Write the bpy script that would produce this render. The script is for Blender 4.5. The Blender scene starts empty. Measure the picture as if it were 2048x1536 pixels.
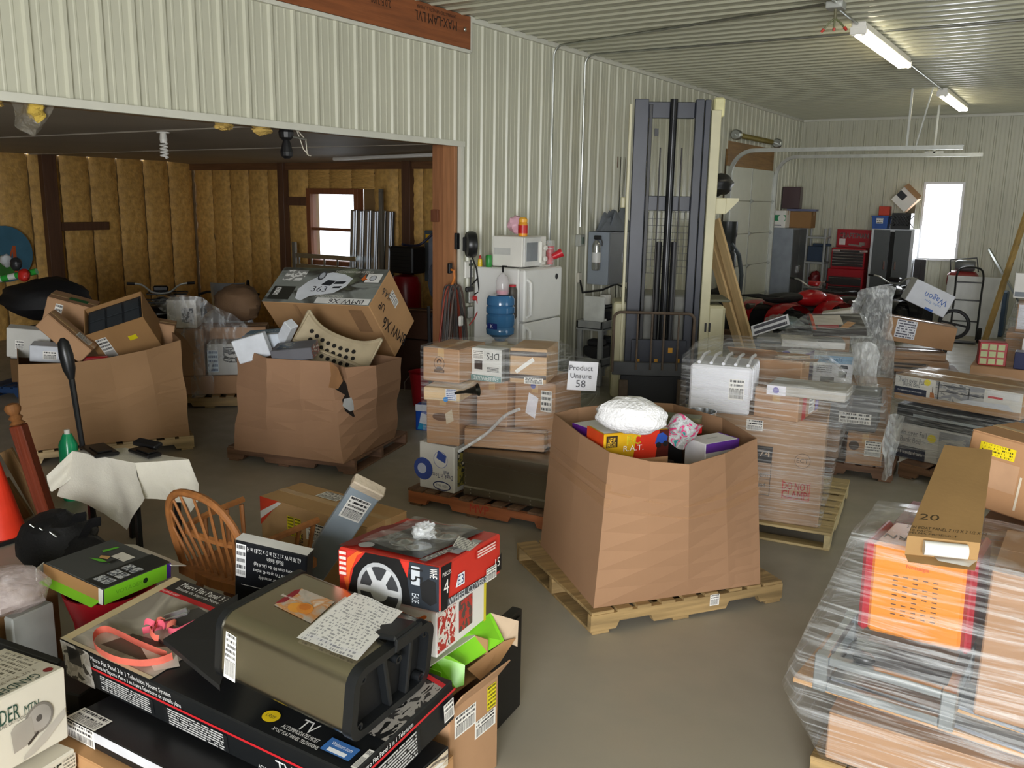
import bpy, bmesh, math, random
from mathutils import Vector as V, Matrix, Euler, noise
random.seed(7)
sc = bpy.context.scene
COL = sc.collection
PI = math.pi
# ---------------------------------------------------------------- camera
FPX, PITCH, ROLL, YAW, CAMH = 1772.8, .203936, .016857, -.572356, 2.22
_f = V((math.sin(YAW)*math.cos(PITCH), math.cos(YAW)*math.cos(PITCH), -math.sin(PITCH)))
_r = V((math.cos(YAW), -math.sin(YAW), 0)); _u = _r.cross(_f)
CA = _r*math.cos(ROLL)+_u*math.sin(ROLL); CB = -_r*math.sin(ROLL)+_u*math.cos(ROLL); CC = _f
CO = V((0, 0, CAMH))
cam = bpy.data.objects.new('camera', bpy.data.cameras.new('camera')); COL.objects.link(cam)
cam.data.sensor_width = 36; cam.data.lens = FPX/2048*36; cam.data.clip_start = .05
cam.matrix_world = Matrix(((CA.x, CB.x, -CC.x, CO.x), (CA.y, CB.y, -CC.y, CO.y), (CA.z, CB.z, -CC.z, CO.z), (0, 0, 0, 1)))
sc.camera = cam
# a pixel of the photograph (2048 x 1536) to a point on a known horizontal or vertical plane
def ray(px, py): return CC*FPX+CA*(px-1024)-CB*(py-768)
def PZ(px, py, z=0.): d = ray(px, py); return CO+d*((z-CAMH)/d.z)
def PX(px, py, x): d = ray(px, py); return CO+d*(x/d.x)
def PY(px, py, y): d = ray(px, py); return CO+d*(y/d.y)
# ---------------------------------------------------------------- world, daylight, exposure
sc.view_settings.view_transform = 'Standard'; sc.view_settings.look = 'None'
sc.view_settings.gamma = 1; sc.view_settings.use_curve_mapping = False
sc.view_settings.exposure = 0.06
sc.cycles.max_bounces = 8; sc.cycles.diffuse_bounces = 5; sc.cycles.transparent_max_bounces = 24
sc.cycles.sample_clamp_indirect = 6
w = bpy.data.worlds.new('world'); sc.world = w; w.use_nodes = True
w.node_tree.nodes['Background'].inputs[0].default_value = (.86, .93, 1, 1)
w.node_tree.nodes['Background'].inputs[1].default_value = 3.2
def area(name, loc, rot, sx, sy, power, col=(1, 1, 1)):
    l = bpy.data.lights.new(name, 'AREA'); l.shape = 'RECTANGLE'; l.size = sx; l.size_y = sy; l.energy = power; l.color = col
    o = bpy.data.objects.new(name, l); COL.objects.link(o); o.location = loc; o.rotation_euler = rot; return o
# daylight entering by the open overhead door behind the photographer, and by the windows
area('door_daylight', (2.3, -5.2, 1.85), (PI/2-.25, 0, .12), 4.2, 3.5, 1000, (.98, .985, 1))
area('side_door_daylight', (6.1, 6.2, 1.6), (PI/2, 0, PI/2), 3.4, 2.9, 35, (.95, .98, 1))
area('rear_window_daylight', (-2.52, 19.06, 1.95), (-PI/2, 0, 0), .62, 1.35, 42, (.93, .97, 1))
# ---------------------------------------------------------------- materials
def lin(h):
    if isinstance(h, str):
        h = h.lstrip('#'); h = [int(h[i:i+2], 16)/255 for i in (0, 2, 4)]
    return tuple((c/12.92 if c <= .04045 else ((c+.055)/1.055)**2.4) for c in h)+(1,)
MATS = {}
def mat(col, rough=.6, metal=0, var=.12, vs=6., bump=0., bs=60., key=None, spec=.5, stretch=None, coat=0, emit=0, alpha=1, trans=0):
    k = key or (col, rough, metal, var, vs, bump, bs, spec, stretch, coat, emit, alpha, trans)
    if k in MATS: return MATS[k]
    m = bpy.data.materials.new(str(col) if not key else key); m.use_nodes = True; nt = m.node_tree; N = nt.nodes; L = nt.links
    b = N['Principled BSDF']; c = lin(col)
    b.inputs['Roughness'].default_value = rough; b.inputs['Metallic'].default_value = metal; b.inputs['Specular IOR Level'].default_value = spec
    b.inputs['Coat Weight'].default_value = coat; b.inputs['Base Color'].default_value = c
    b.inputs['Alpha'].default_value = alpha; b.inputs['Transmission Weight'].default_value = trans
    if emit: b.inputs['Emission Color'].default_value = c; b.inputs['Emission Strength'].default_value = emit
    tc = N.new('ShaderNodeTexCoord'); mp = N.new('ShaderNodeMapping'); L.new(tc.outputs['Object'], mp.inputs[0])
    if stretch: mp.inputs['Scale'].default_value = stretch
    if var:
        n = N.new('ShaderNodeTexNoise'); n.inputs['Scale'].default_value = vs; n.inputs['Detail'].default_value = 5; L.new(mp.outputs[0], n.inputs['Vector'])
        r = N.new('ShaderNodeValToRGB'); e = r.color_ramp.elements; e[0].position = .3; e[1].position = .7
        e[0].color = tuple(x*(1-var) for x in c[:3])+(1,); e[1].color = tuple(min(1, x*(1+var)) for x in c[:3])+(1,)
        L.new(n.outputs['Fac'], r.inputs[0]); L.new(r.outputs[0], b.inputs['Base Color'])
    if bump:
        n = N.new('ShaderNodeTexNoise'); n.inputs['Scale'].default_value = bs; n.inputs['Detail'].default_value = 4; L.new(mp.outputs[0], n.inputs['Vector'])
        bp = N.new('ShaderNodeBump'); bp.inputs['Strength'].default_value = bump; bp.inputs['Distance'].default_value = .01
        L.new(n.outputs['Fac'], bp.inputs['Height']); L.new(bp.outputs[0], b.inputs['Normal'])
    MATS[k] = m; return m
def wood(col, key=None, rough=.6, ax=2, var=.25):
    s = [18, 18, 18]; s[ax] = 1.2
    return mat(col, rough, var=var, vs=1.6, bump=.25, bs=4, stretch=tuple(s), key=key or f'wood{col}{ax}')
def printmat(bg, ink, rows=8, dens=.56, bar=0., cols=60, key=None, rough=.45, seed=0.):
    """a printed label: rows of small print over bg, with a bar code in the lowest part bar (0..1)"""
    k = ('pr', bg, ink, rows, dens, bar, cols, seed)
    if k in MATS: return MATS[k]
    m = bpy.data.materials.new('print'); m.use_nodes = True; nt = m.node_tree; N = nt.nodes; L = nt.links; b = N['Principled BSDF']
    b.inputs['Roughness'].default_value = rough
    tc = N.new('ShaderNodeTexCoord'); sp = N.new('ShaderNodeSeparateXYZ'); L.new(tc.outputs['UV'], sp.inputs[0])
    def ma(op, a, c=None):
        n = N.new('ShaderNodeMath'); n.operation = op
        for i, x in enumerate((a, c)):
            if x is None: continue
            if isinstance(x, (int, float)): n.inputs[i].default_value = x
            else: L.new(x, n.inputs[i])
        return n.outputs[0]
    u, v = sp.outputs[0], sp.outputs[1]
    vr = ma('MULTIPLY', v, rows); fl = ma('FLOOR', vr); fr = ma('FRACT', vr)
    cb = N.new('ShaderNodeCombineXYZ'); L.new(ma('MULTIPLY', u, cols), cb.inputs[0]); L.new(ma('MULTIPLY', fl, 7.31), cb.inputs[1]); cb.inputs[2].default_value = seed
    n = N.new('ShaderNodeTexNoise'); n.inputs['Scale'].default_value = .6; n.inputs['Detail'].default_value = 1.5; L.new(cb.outputs[0], n.inputs['Vector'])
    t = ma('GREATER_THAN', n.outputs['Fac'], .95-dens)
    band = ma('MULTIPLY', ma('GREATER_THAN', fr, .25), ma('LESS_THAN', fr, .8))
    edge = ma('MULTIPLY', ma('GREATER_THAN', u, .06), ma('LESS_THAN', u, .94))
    txt = ma('MULTIPLY', ma('MULTIPLY', t, band), edge)
    if bar:
        cb2 = N.new('ShaderNodeCombineXYZ'); L.new(ma('MULTIPLY', u, 55), cb2.inputs[0]); cb2.inputs[2].default_value = seed+3
        n2 = N.new('ShaderNodeTexNoise'); n2.inputs['Scale'].default_value = 1; n2.inputs['Detail'].default_value = 2; L.new(cb2.outputs[0], n2.inputs['Vector'])
        bc = ma('MULTIPLY', ma('MULTIPLY', ma('GREATER_THAN', n2.outputs['Fac'], .5), edge), ma('GREATER_THAN', v, .07))
        lo = ma('LESS_THAN', v, bar)
        txt = ma('ADD', ma('MULTIPLY', txt, ma('SUBTRACT', 1, lo)), ma('MULTIPLY', bc, lo))
    mx = N.new('ShaderNodeMix'); mx.data_type = 'RGBA'; L.new(txt, mx.inputs[0]); mx.inputs[6].default_value = lin(bg); mx.inputs[7].default_value = lin(ink)
    L.new(mx.outputs[2], b.inputs['Base Color']); MATS[k] = m; return m
def picmat(cols, scale=4., seed=0., rough=.4, soft=False):
    """a printed picture: soft patches of the given colours"""
    k = ('pic', tuple(cols), scale, seed, soft)
    if k in MATS: return MATS[k]
    m = bpy.data.materials.new('picture'); m.use_nodes = True; nt = m.node_tree; N = nt.nodes; L = nt.links; b = N['Principled BSDF']
    b.inputs['Roughness'].default_value = rough
    tc = N.new('ShaderNodeTexCoord'); mp = N.new('ShaderNodeMapping'); mp.inputs['Location'].default_value = (seed*3.7, seed*1.9, seed); L.new(tc.outputs['UV'], mp.inputs[0])
    n = N.new('ShaderNodeTexNoise'); n.inputs['Scale'].default_value = scale; n.inputs['Detail'].default_value = 3; n.inputs['Distortion'].default_value = .6; L.new(mp.outputs[0], n.inputs['Vector'])
    r = N.new('ShaderNodeValToRGB'); cr = r.color_ramp; cr.interpolation = 'LINEAR' if soft else 'CONSTANT'
    ps = [.32+.36*i/max(1, len(cols)-1) for i in range(len(cols))]
    cr.elements[0].position = 0; cr.elements[0].color = lin(cols[0]); cr.elements[1].position = ps[-1]; cr.elements[1].color = lin(cols[-1])
    for i in range(1, len(cols)-1): e = cr.elements.new(ps[i]); e.color = lin(cols[i])
    L.new(n.outputs['Fac'], r.inputs[0]); L.new(r.outputs[0], b.inputs['Base Color']); MATS[k] = m; return m
def filmmat(key, lo=.05, hi=.55, tint='#eef2f4', sx=1.2, sz=26., rough=.16):
    """clear stretch film: see-through plastic with glossy horizontal creases"""
    if key in MATS: return MATS[key]
    m = bpy.data.materials.new(key); m.use_nodes = True; nt = m.node_tree; N = nt.nodes; L = nt.links
    N.remove(N['Principled BSDF']); out = N['Material Output']
    tr = N.new('ShaderNodeBsdfTransparent'); gl = N.new('ShaderNodeBsdfPrincipled')
    gl.inputs['Base Color'].default_value = lin(tint); gl.inputs['Roughness'].default_value = rough; gl.inputs['Specular IOR Level'].default_value = .9
    tc = N.new('ShaderNodeTexCoord'); mp = N.new('ShaderNodeMapping'); mp.inputs['Scale'].default_value = (sx, sx, sz); mp.inputs['Rotation'].default_value = (.06, .1, 0); L.new(tc.outputs['Object'], mp.inputs[0])
    n = N.new('ShaderNodeTexNoise'); n.inputs['Scale'].default_value = 2.2; n.inputs['Detail'].default_value = 6; n.inputs['Distortion'].default_value = .5; L.new(mp.outputs[0], n.inputs['Vector'])
    r = N.new('ShaderNodeMapRange'); r.inputs['From Min'].default_value = .45; r.inputs['From Max'].default_value = .78; r.inputs['To Min'].default_value = lo; r.inputs['To Max'].default_value = hi
    L.new(n.outputs['Fac'], r.inputs[0])
    bp = N.new('ShaderNodeBump'); bp.inputs['Strength'].default_value = .9; bp.inputs['Distance'].default_value = .02; L.new(n.outputs['Fac'], bp.inputs['Height']); L.new(bp.outputs[0], gl.inputs['Normal'])
    mx = N.new('ShaderNodeMixShader'); L.new(r.outputs[0], mx.inputs[0]); L.new(tr.outputs[0], mx.inputs[1]); L.new(gl.outputs[0], mx.inputs[2]); L.new(mx.outputs[0], out.inputs[0])
    MATS[key] = m; return m
# ---------------------------------------------------------------- geometry helpers
class G:
    """collects shapes into one mesh"""
    def __init__(s): s.v = []; s.f = []; s.uv = {}
    def add(s, vs, fs):
        o = len(s.v); s.v += [tuple(x) for x in vs]; s.f += [tuple(o+i for i in f) for f in fs]; return s
    def box(s, c, d, rot=None, b=0.):
        x, y, z = d[0]/2, d[1]/2, d[2]/2; R = Euler(rot).to_matrix() if rot else Matrix.Identity(3); c = V(c)
        if not b:
            vs = [c+R@V((i*x, j*y, k*z)) for k in (-1, 1) for j in (-1, 1) for i in (-1, 1)]
            return s.add(vs, [(0, 2, 3, 1), (4, 5, 7, 6), (0, 1, 5, 4), (2, 6, 7, 3), (0, 4, 6, 2), (1, 3, 7, 5)])
        b = min(b, x*.9, y*.9, z*.9); P = {}; vs = []
        for i in (-1, 1):
            for j in (-1, 1):
                for k in (-1, 1):
                    for a, q in enumerate(((x, y-b, z-b), (x-b, y, z-b), (x-b, y-b, z))):
                        P[i, j, k, a] = len(vs); vs.append(c+R@V((i*q[0], j*q[1], k*q[2])))
        fs = []
        def face(l, flip): fs.append(tuple(l if not flip else l[::-1]))
        for i in (-1, 1): face([P[i, j, k, 0] for j, k in ((-1, -1), (1, -1), (1, 1), (-1, 1))], i < 0)
        for j in (-1, 1): face([P[i, j, k, 1] for i, k in ((-1, -1), (-1, 1), (1, 1), (1, -1))], j < 0)
        for k in (-1, 1): face([P[i, j, k, 2] for i, j in ((-1, -1), (1, -1), (1, 1), (-1, 1))], k < 0)
        for i in (-1, 1):
            for j in (-1, 1): face([P[i, j, -1, 0], P[i, j, 1, 0], P[i, j, 1, 1], P[i, j, -1, 1]][::-1], i*j < 0)
            for k in (-1, 1): face([P[i, -1, k, 0], P[i, 1, k, 0], P[i, 1, k, 2], P[i, -1, k, 2]], i*k < 0)
        for j in (-1, 1):
            for k in (-1, 1): face([P[-1, j, k, 1], P[1, j, k, 1], P[1, j, k, 2], P[-1, j, k, 2]][::-1], j*k < 0)
        for i in (-1, 1):
            for j in (-1, 1):
                for k in (-1, 1): face([P[i, j, k, 0], P[i, j, k, 1], P[i, j, k, 2]], i*j*k < 0)
        return s.add(vs, fs)
    def tube(s, pts, r, n=8, cap=True, closed=False):
        pts = [V(p) for p in pts]; rs = r if isinstance(r, (list, tuple)) else [r]*len(pts); m = len(pts); vs = []; fs = []
        up = V((0, 0, 1)); pu = None
        for i, p in enumerate(pts):
            a = pts[i-1] if (i or closed) else p; c = pts[(i+1) % m] if (i < m-1 or closed) else p
            t = (c-a).normalized() if (c-a).length > 1e-9 else V((0, 0, 1))
            if pu is None: pu = (V((1, 0, 0)) if abs(t.z) > .9 else up)
            q = (pu-t*pu.dot(t)); q = q.normalized() if q.length > 1e-6 else t.orthogonal().normalized(); pu = q; k = t.cross(q)
            vs += [p+(q*math.cos(2*PI*j/n)+k*math.sin(2*PI*j/n))*rs[i] for j in range(n)]
        for i in range(m if closed else m-1):
            for j in range(n): a, c = i*n, ((i+1) % m)*n; fs.append((a+j, a+(j+1) % n, c+(j+1) % n, c+j))
        if cap and not closed: fs.append(tuple(range(n))[::-1]); fs.append(tuple((m-1)*n+j for j in range(n)))
        return s.add(vs, fs)
    def lathe(s, prof, n=20, c=(0, 0, 0), ax='z', cap=True):
        vs = []; fs = []; c = V(c)
        for r, z in prof:
            for j in range(n):
                x, y = r*math.cos(2*PI*j/n), r*math.sin(2*PI*j/n)
                vs.append(c+(V((x, y, z)) if ax == 'z' else V((z, x, y)) if ax == 'x' else V((y, z, x))))
        for i in range(len(prof)-1):
            for j in range(n): fs.append((i*n+j, i*n+(j+1) % n, (i+1)*n+(j+1) % n, (i+1)*n+j))
        if cap: fs.append(tuple(range(n))[::-1]); fs.append(tuple((len(prof)-1)*n+j for j in range(n)))
        return s.add(vs, fs)
    def prism(s, poly, z0, z1, f=None):
        """poly (x,y) extruded; f maps (x,y,z) to a point"""
        f = f or (lambda x, y, z: V((x, y, z))); n = len(poly)
        vs = [f(x, y, z0) for x, y in poly]+[f(x, y, z1) for x, y in poly]
        return s.add(vs, [tuple(range(n))[::-1], tuple(range(n, 2*n))]+[(i, (i+1) % n, n+(i+1) % n, n+i) for i in range(n)])
    def grid(s, nu, nv, fn):
        vs = [fn(i/nu, j/nv) for j in range(nv+1) for i in range(nu+1)]; w = nu+1
        return s.add(vs, [(j*w+i, j*w+i+1, (j+1)*w+i+1, (j+1)*w+i) for j in range(nv) for i in range(nu)])
    def sphere(s, c, r, n=10, sq=(1, 1, 1)):
        m = n; c = V(c)
        prof = [(r*math.sin(PI*i/m)+1e-5, -r*math.cos(PI*i/m)) for i in range(m+1)]; vs = []
        for a, z in prof: vs += [c+V((a*math.cos(2*PI*j/n)*sq[0], a*math.sin(2*PI*j/n)*sq[1], z*sq[2])) for j in range(n)]
        return s.add(vs, [(i*n+j, i*n+(j+1) % n, (i+1)*n+(j+1) % n, (i+1)*n+j) for i in range(m) for j in range(n)])
    def mesh(s, name, m=None, smooth=False):
        me = bpy.data.meshes.new(name); me.from_pydata(s.v, [], s.f); me.validate(); me.update()
        if m: me.materials.append(m)
        if smooth:
            me.polygons.foreach_set('use_smooth', [True]*len(me.polygons)); 
            try: me.set_sharp_from_angle(angle=math.radians(38))
            except Exception: pass
        return me
    def gridobj(s, nu, nv, fn, name, m):
        s.grid(nu, nv, fn); me = s.mesh(name, m, True); l = me.uv_layers.new(name='UVMap')
        for p in me.polygons:
            for li in p.loop_indices:
                vi = me.loops[li].vertex_index; l.data[li].uv = ((vi % (nu+1))/nu, (vi//(nu+1))/nv)
        return me
    def obj(s, name, m=None, parent=None, smooth=False, loc=None, rot=None): return put(name, s.mesh(name, m, smooth), parent, loc, rot)
def put(name, me, parent=None, loc=None, rot=None):
    o = bpy.data.objects.new(name, me); COL.objects.link(o)
    if parent: o.parent = parent
    if loc is not None: o.location = loc
    if rot is not None: o.rotation_euler = rot
    return o
def tag(o, label, cat, group=None, kind=None):
    o['label'] = label; o['category'] = cat
    if group: o['group'] = group
    if kind: o['kind'] = kind
    return o
def struct(o, label=None):
    o['kind'] = 'structure'
    if label: o['label'] = label
    return o
def thing(name, label, cat, loc=(0, 0, 0), rot=(0, 0, 0), group=None):
    o = bpy.data.objects.new(name, None); COL.objects.link(o); o.empty_display_size = .1
    o.location = loc; o.rotation_euler = rot if not isinstance(rot, (int, float)) else (0, 0, rot)
    return tag(o, label, cat, group)
def copytree(o, parent=None):
    c = o.copy(); COL.objects.link(c); c.parent = parent
    for ch in list(o.children): copytree(ch, c)
    return c
def quad(name, p, u, v, m, parent=None):
    me = bpy.data.meshes.new(name); p, u, v = V(p), V(u), V(v)
    me.from_pydata([p, p+u, p+u+v, p+v], [], [(0, 1, 2, 3)]); l = me.uv_layers.new(name='UVMap')
    for i, q in enumerate(((0, 0), (1, 0), (1, 1), (0, 1))): l.data[i].uv = q
    me.materials.append(m); return put(name, me, parent)
TXT = {}
def textmesh(s):
    if s not in TXT:
        cu = bpy.data.curves.new('t', 'FONT'); cu.body = s; cu.resolution_u = 2; cu.align_x = 'CENTER'; cu.align_y = 'CENTER'
        o = bpy.data.objects.new('t', cu); COL.objects.link(o); me = bpy.data.meshes.new_from_object(o)
        bpy.data.objects.remove(o); bpy.data.curves.remove(cu)
        xs = [v.co.x for v in me.vertices] or [0]; ys = [v.co.y for v in me.vertices] or [0]
        TXT[s] = ([tuple(v.co) for v in me.vertices], [tuple(p.vertices) for p in me.polygons], (min(xs)+max(xs))/2, (min(ys)+max(ys))/2, max(xs)-min(xs) or 1, max(ys)-min(ys) or 1)
    return TXT[s]
def text(s, c, u, v, h, ink, parent=None, rot=0, w=None, bold=0, slant=0, name='lettering'):
    """flat lettering centred at c in the plane (u right, v up); h = height of the text, w = its width if given"""
    vs, fs, cx, cy, tw, th = textmesh(s); u, v = V(u).normalized(), V(v).normalized(); ca, sa = math.cos(rot), math.sin(rot)
    n = u.cross(v); k = h/th; kx = (w/tw) if w else k; out = []
    for off in ((0, 0),)+(((bold, 0), (-bold, 0), (0, bold), (0, -bold)) if bold else ()):
        for x, y, z in vs:
            y2 = (y-cy)*k+off[1]*h; x2 = (x-cx)*kx+off[0]*h+slant*y2
            out.append(V(c)+u*(x2*ca-y2*sa)+v*(x2*sa+y2*ca))
    L = len(vs); m = len(out)//L if L else 0
    g = G().add(out, [tuple(i+q*L for i in f) for q in range(m) for f in fs])
    return g.obj(name, ink if not isinstance(ink, str) else mat(ink, .5, var=0), parent)
def faces(w, d, h):
    return {'f': (V((-w/2, -d/2, 0)), V((w, 0, 0)), V((0, 0, h)), V((0, -1, 0))), 'k': (V((w/2, d/2, 0)), V((-w, 0, 0)), V((0, 0, h)), V((0, 1, 0))),
            'l': (V((-w/2, d/2, 0)), V((0, -d, 0)), V((0, 0, h)), V((-1, 0, 0))), 'r': (V((w/2, -d/2, 0)), V((0, d, 0)), V((0, 0, h)), V((1, 0, 0))),
            't': (V((-w/2, -d/2, h)), V((w, 0, 0)), V((0, d, 0)), V((0, 0, 1)))}
def decorate(t, dims, deco, off=.0012):
    F = faces(*dims)
    for i, q in enumerate(deco):
        o, u, v, n = F[q[1]]; z = n*(off+.0002*i)
        if q[0] == 'Q': # quad: face,u0,v0,u1,v1,mat,name
            quad(q[7] if len(q) > 7 else 'label', o+u*q[2]+v*q[3]+z, u*(q[4]-q[2]), v*(q[5]-q[3]), q[6], t)
        elif q[0] == 'T': # text: face,u,v,string,height(m),ink,[rot deg],[width]
            text(q[4], o+u*q[2]+v*q[3]+z, u, v, q[5], q[6], t, math.radians(q[7]) if len(q) > 7 else 0, q[8] if len(q) > 8 else None, bold=q[9] if len(q) > 9 else 0)
        elif q[0] == 'D': # disc / ellipse: face,u,v,radius(m),mat,[squash]
            un, vn = u.normalized(), v.normalized(); c = o+u*q[2]+v*q[3]+z; sq = q[6] if len(q) > 6 else 1
            G().add([c+un*q[4]*sq*math.cos(2*PI*k/24)+vn*q[4]*math.sin(2*PI*k/24) for k in range(24)], [tuple(range(24))]).obj('printed_disc', q[5], t)
        elif q[0] == 'P': # polygon in face coords: face,[(u,v)..],mat
            c = [o+u*a+v*b+z for a, b in q[2]]; G().add(c, [tuple(range(len(c)))]).obj('printed_shape', q[3], t)
DIMS = {}
CARD = '#b08a68'
def cardmat(c=CARD): return mat(c, .82, var=.07, vs=3, bump=.06, bs=45, spec=.25)
def tapemat(): return mat('#c7a578', .22, var=.08, vs=9, spec=.5)
def bodymesh(w, d, h, sag=.002):
    """a slightly dented carton"""
    g = G().box((0, 0, h/2), (w, d, h), b=min(.006, h*.06)); s = random.uniform(0, 50); out = []
    for x, y, z in g.v:
        q = noise.noise_vector(V((x*3+s, y*3, z*3)))*sag; out.append((x+q.x, y+q.y, z+(q.z if z > h*.5 else 0)))
    g.v = out; return g
def carton(label, c, e, dims, col=CARD, name='cardboard_box', cat='box', tape=True, flaps=True, deco=(), group=None, sag=.0012, base=False, m=None, taped='t'):
    """closed carton; c = centre (or base centre when base), e = euler or yaw"""
    w, d, h = dims; e = e if not isinstance(e, (int, float)) else (0, 0, e); R = Euler(e).to_matrix()
    loc = V(c) if base else V(c)-R@V((0, 0, h/2))
    t = thing(name, label, cat, loc, e, group); m = m or cardmat(col)
    fh = .004 if flaps else 0
    bodymesh(w, d, h-fh, sag).obj('body', m, t)
    if flaps:
        gap = .004; lx = w >= d
        for sgn in (-1, 1):
            G().box((0, sgn*(d/4+gap/4), h-fh/2) if lx else (sgn*(w/4+gap/4), 0, h-fh/2), (w-.004, d/2-gap, fh) if lx else (w/2-gap, d-.004, fh)).obj('flap', m, t)
    if tape:
        lx = w >= d; tw = .05; T = tapemat(); g = G()
        if lx: g.box((0, 0, h+.0006), (w+.002, tw, .0012)); g.box((-w/2-.0006, 0, h-.04), (.0012, tw, .08)); g.box((w/2+.0006, 0, h-.04), (.0012, tw, .08))
        else: g.box((0, 0, h+.0006), (tw, d+.002, .0012)); g.box((0, -d/2-.0006, h-.04), (tw, .0012, .08)); g.box((0, d/2+.0006, h-.04), (tw, .0012, .08))
        g.obj('tape', T, t)
    DIMS[t.name] = dims; decorate(t, dims, deco, .0022); return t
def pixbox(z, pl, pr, h, d, at='bot'):
    """upright box from the pixels of its front lower (or upper) left and right corners at height z: base centre, yaw, dims"""
    A, B = PZ(*pl, z), PZ(*pr, z); u = B-A; u.z = 0; w = u.length; yaw = math.atan2(u.y, u.x); nrm = V((-u.y, u.x, 0)).normalized()
    c = (A+B)/2+nrm*d/2; c.z = z if at == 'bot' else z-h
    return c, yaw, (w, d, h)
def pbox(label, z, pl, pr, h, d, at='bot', **k):
    c, y, dm = pixbox(z, pl, pr, h, d, at); return carton(label, c, y, dm, base=True, **k)
def plabel(bar=.4, rows=6, seed=0., bg='#eeece6', ink='#2a2a2c', dens=.5): return printmat(bg, ink, rows, dens, bar, seed=seed)
# ================================================================ the building
WX, RY, CZ = -5.29, 19.0, 3.94          # left wall plane, rear wall plane, ceiling height
RX, FY = 6.0, -5.0                      # right wall, front wall (behind the photographer)
HB, BB = 2.745, 3.605                   # underside of the wall over the opening, underside of the timber beam
JY = PX(917, 290, WX).y                 # end of the opening
RIB = .2286
Y0 = PX(936.8, 280, WX).y               # one of the main ribs
steel = mat('#c2c1ae', .34, var=.03, vs=1.5, spec=.5)
trimw = mat('#d2d1c4', .4, var=.04)
def rib_profile(a, b, phase):
    """points (u, height) of a ribbed steel sheet between a and b"""
    P = []; k0 = math.floor((a-phase)/RIB)-1
    pts = []
    for k in range(k0, k0+int((b-a)/RIB)+4):
        q = phase+k*RIB
        pts += [(q-.024, 0), (q-.012, .019), (q+.012, .019), (q+.024, 0)]
        for m in (1, 2):
            c = q+RIB*m/3; pts += [(c-.012, 0), (c-.006, .0032), (c+.006, .0032), (c+.012, 0)]
    def H(u):
        for i in range(len(pts)-1):
            if pts[i][0] <= u <= pts[i+1][0]:
                t = (u-pts[i][0])/max(1e-9, pts[i+1][0]-pts[i][0]); return pts[i][1]+t*(pts[i+1][1]-pts[i][1])
        return 0
    return [(a, H(a))]+[p for p in pts if a < p[0] < b]+[(b, H(b))]
def sheet(parent, a, b, v0, v1, phase, f, name='wall_panel', m=None):
    """f(u, v, n) -> point; one sheet of ribbed steel"""
    pr = rib_profile(a, b, phase); g = G(); n = len(pr)
    vs = [f(u, v0, h) for u, h in pr]+[f(u, v1, h) for u, h in pr]
    g.add(vs, [(i, i+1, n+i+1, n+i) for i in range(n-1)]); o = g.obj(name, m or steel, parent); return o
def sheets(parent, a, b, v0, v1, phase, f, name='wall_panel', m=None):
    u = phase+RIB*.3+.9144*math.floor((a-phase-RIB*.3)/.9144)
    while u < b-.02:
        s, e = max(a, u), min(b, u+.9144)
        if e-s > .02: sheet(parent, s, e, v0, v1, phase, f, name, m)
        u += .9144
# floor
g = G().add([(-14.2, FY-.3, 0), (RX+.3, FY-.3, 0), (RX+.3, RY+.3, 0), (-14.2, RY+.3, 0), (-14.2, FY-.3, -.15), (RX+.3, FY-.3, -.15), (RX+.3, RY+.3, -.15), (-14.2, RY+.3, -.15)], [(0, 1, 2, 3), (7, 6, 5, 4), (0, 4, 5, 1), (1, 5, 6, 2), (2, 6, 7, 3), (3, 7, 4, 0)])
fm = mat('#a49e90', .42, var=.12, vs=.8, bump=.006, bs=8, key='concrete', spec=.45)
nt = fm.node_tree; bs_ = nt.nodes['Principled BSDF']
sn = nt.nodes.new('ShaderNodeTexNoise'); sn.inputs['Scale'].default_value = 5; sn.inputs['Detail'].default_value = 9; tcn = nt.nodes.new('ShaderNodeTexCoord'); nt.links.new(tcn.outputs['Object'], sn.inputs['Vector'])
mr = nt.nodes.new('ShaderNodeMapRange'); mr.inputs['From Min'].default_value = .35; mr.inputs['From Max'].default_value = .65; mr.inputs['To Min'].default_value = .34; mr.inputs['To Max'].default_value = .6
nt.links.new(sn.outputs['Fac'], mr.inputs[0]); nt.links.new(mr.outputs[0], bs_.inputs['Roughness'])
struct(g.obj('floor', fm), 'smooth grey concrete floor with a cut joint')
# ceiling of ribbed steel, ribs across the room
ceil = struct(G().box(((WX+RX)/2, (FY+RY)/2, CZ+.08), (RX-WX+.4, RY-FY+.4, .1)).obj('ceiling', mat('#8a8878', .8)), 'white ribbed steel ceiling')
csteel = mat('#b4b39e', .3, var=.03, vs=1.5)
sheets(ceil, FY, RY, WX, RX, Y0+.05, lambda u, v, n: V((v, u, CZ-n)), 'ceiling_panel', csteel)
# left wall: backing, the full-height run beyond the opening, the run above the opening
wl = struct(G().box((WX-.08, (JY+RY)/2, CZ/2), (.14, RY-JY, CZ)).obj('wall_left', mat('#7a6a52', .8)), 'white ribbed steel wall')
DY0, DY1, DZ = PX(1447, 400, WX).y, PX(1543, 345, WX).y, 2.62      # overhead door in the left wall
sheets(wl, JY, DY0-.05, 0, CZ-.01, Y0, lambda u, v, n: V((WX+n, u, v)))
sheets(wl, DY1+.05, RY, 0, CZ-.01, Y0, lambda u, v, n: V((WX+n, u, v)))
sheets(wl, DY0-.05, DY1+.05, 3.12, CZ-.01, Y0, lambda u, v, n: V((WX+n, u, v)))
wh = struct(G().box((WX-.16, (FY+JY)/2, (HB+CZ)/2), (.3, JY-FY, CZ-HB)).obj('wall_left_over_opening', mat('#8d7350', .8)), 'white ribbed steel wall above the wide opening')
sheets(wh, FY, JY+.11, HB+.02, BB, Y0, lambda u, v, n: V((WX+n+.004, u, v)))
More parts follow.
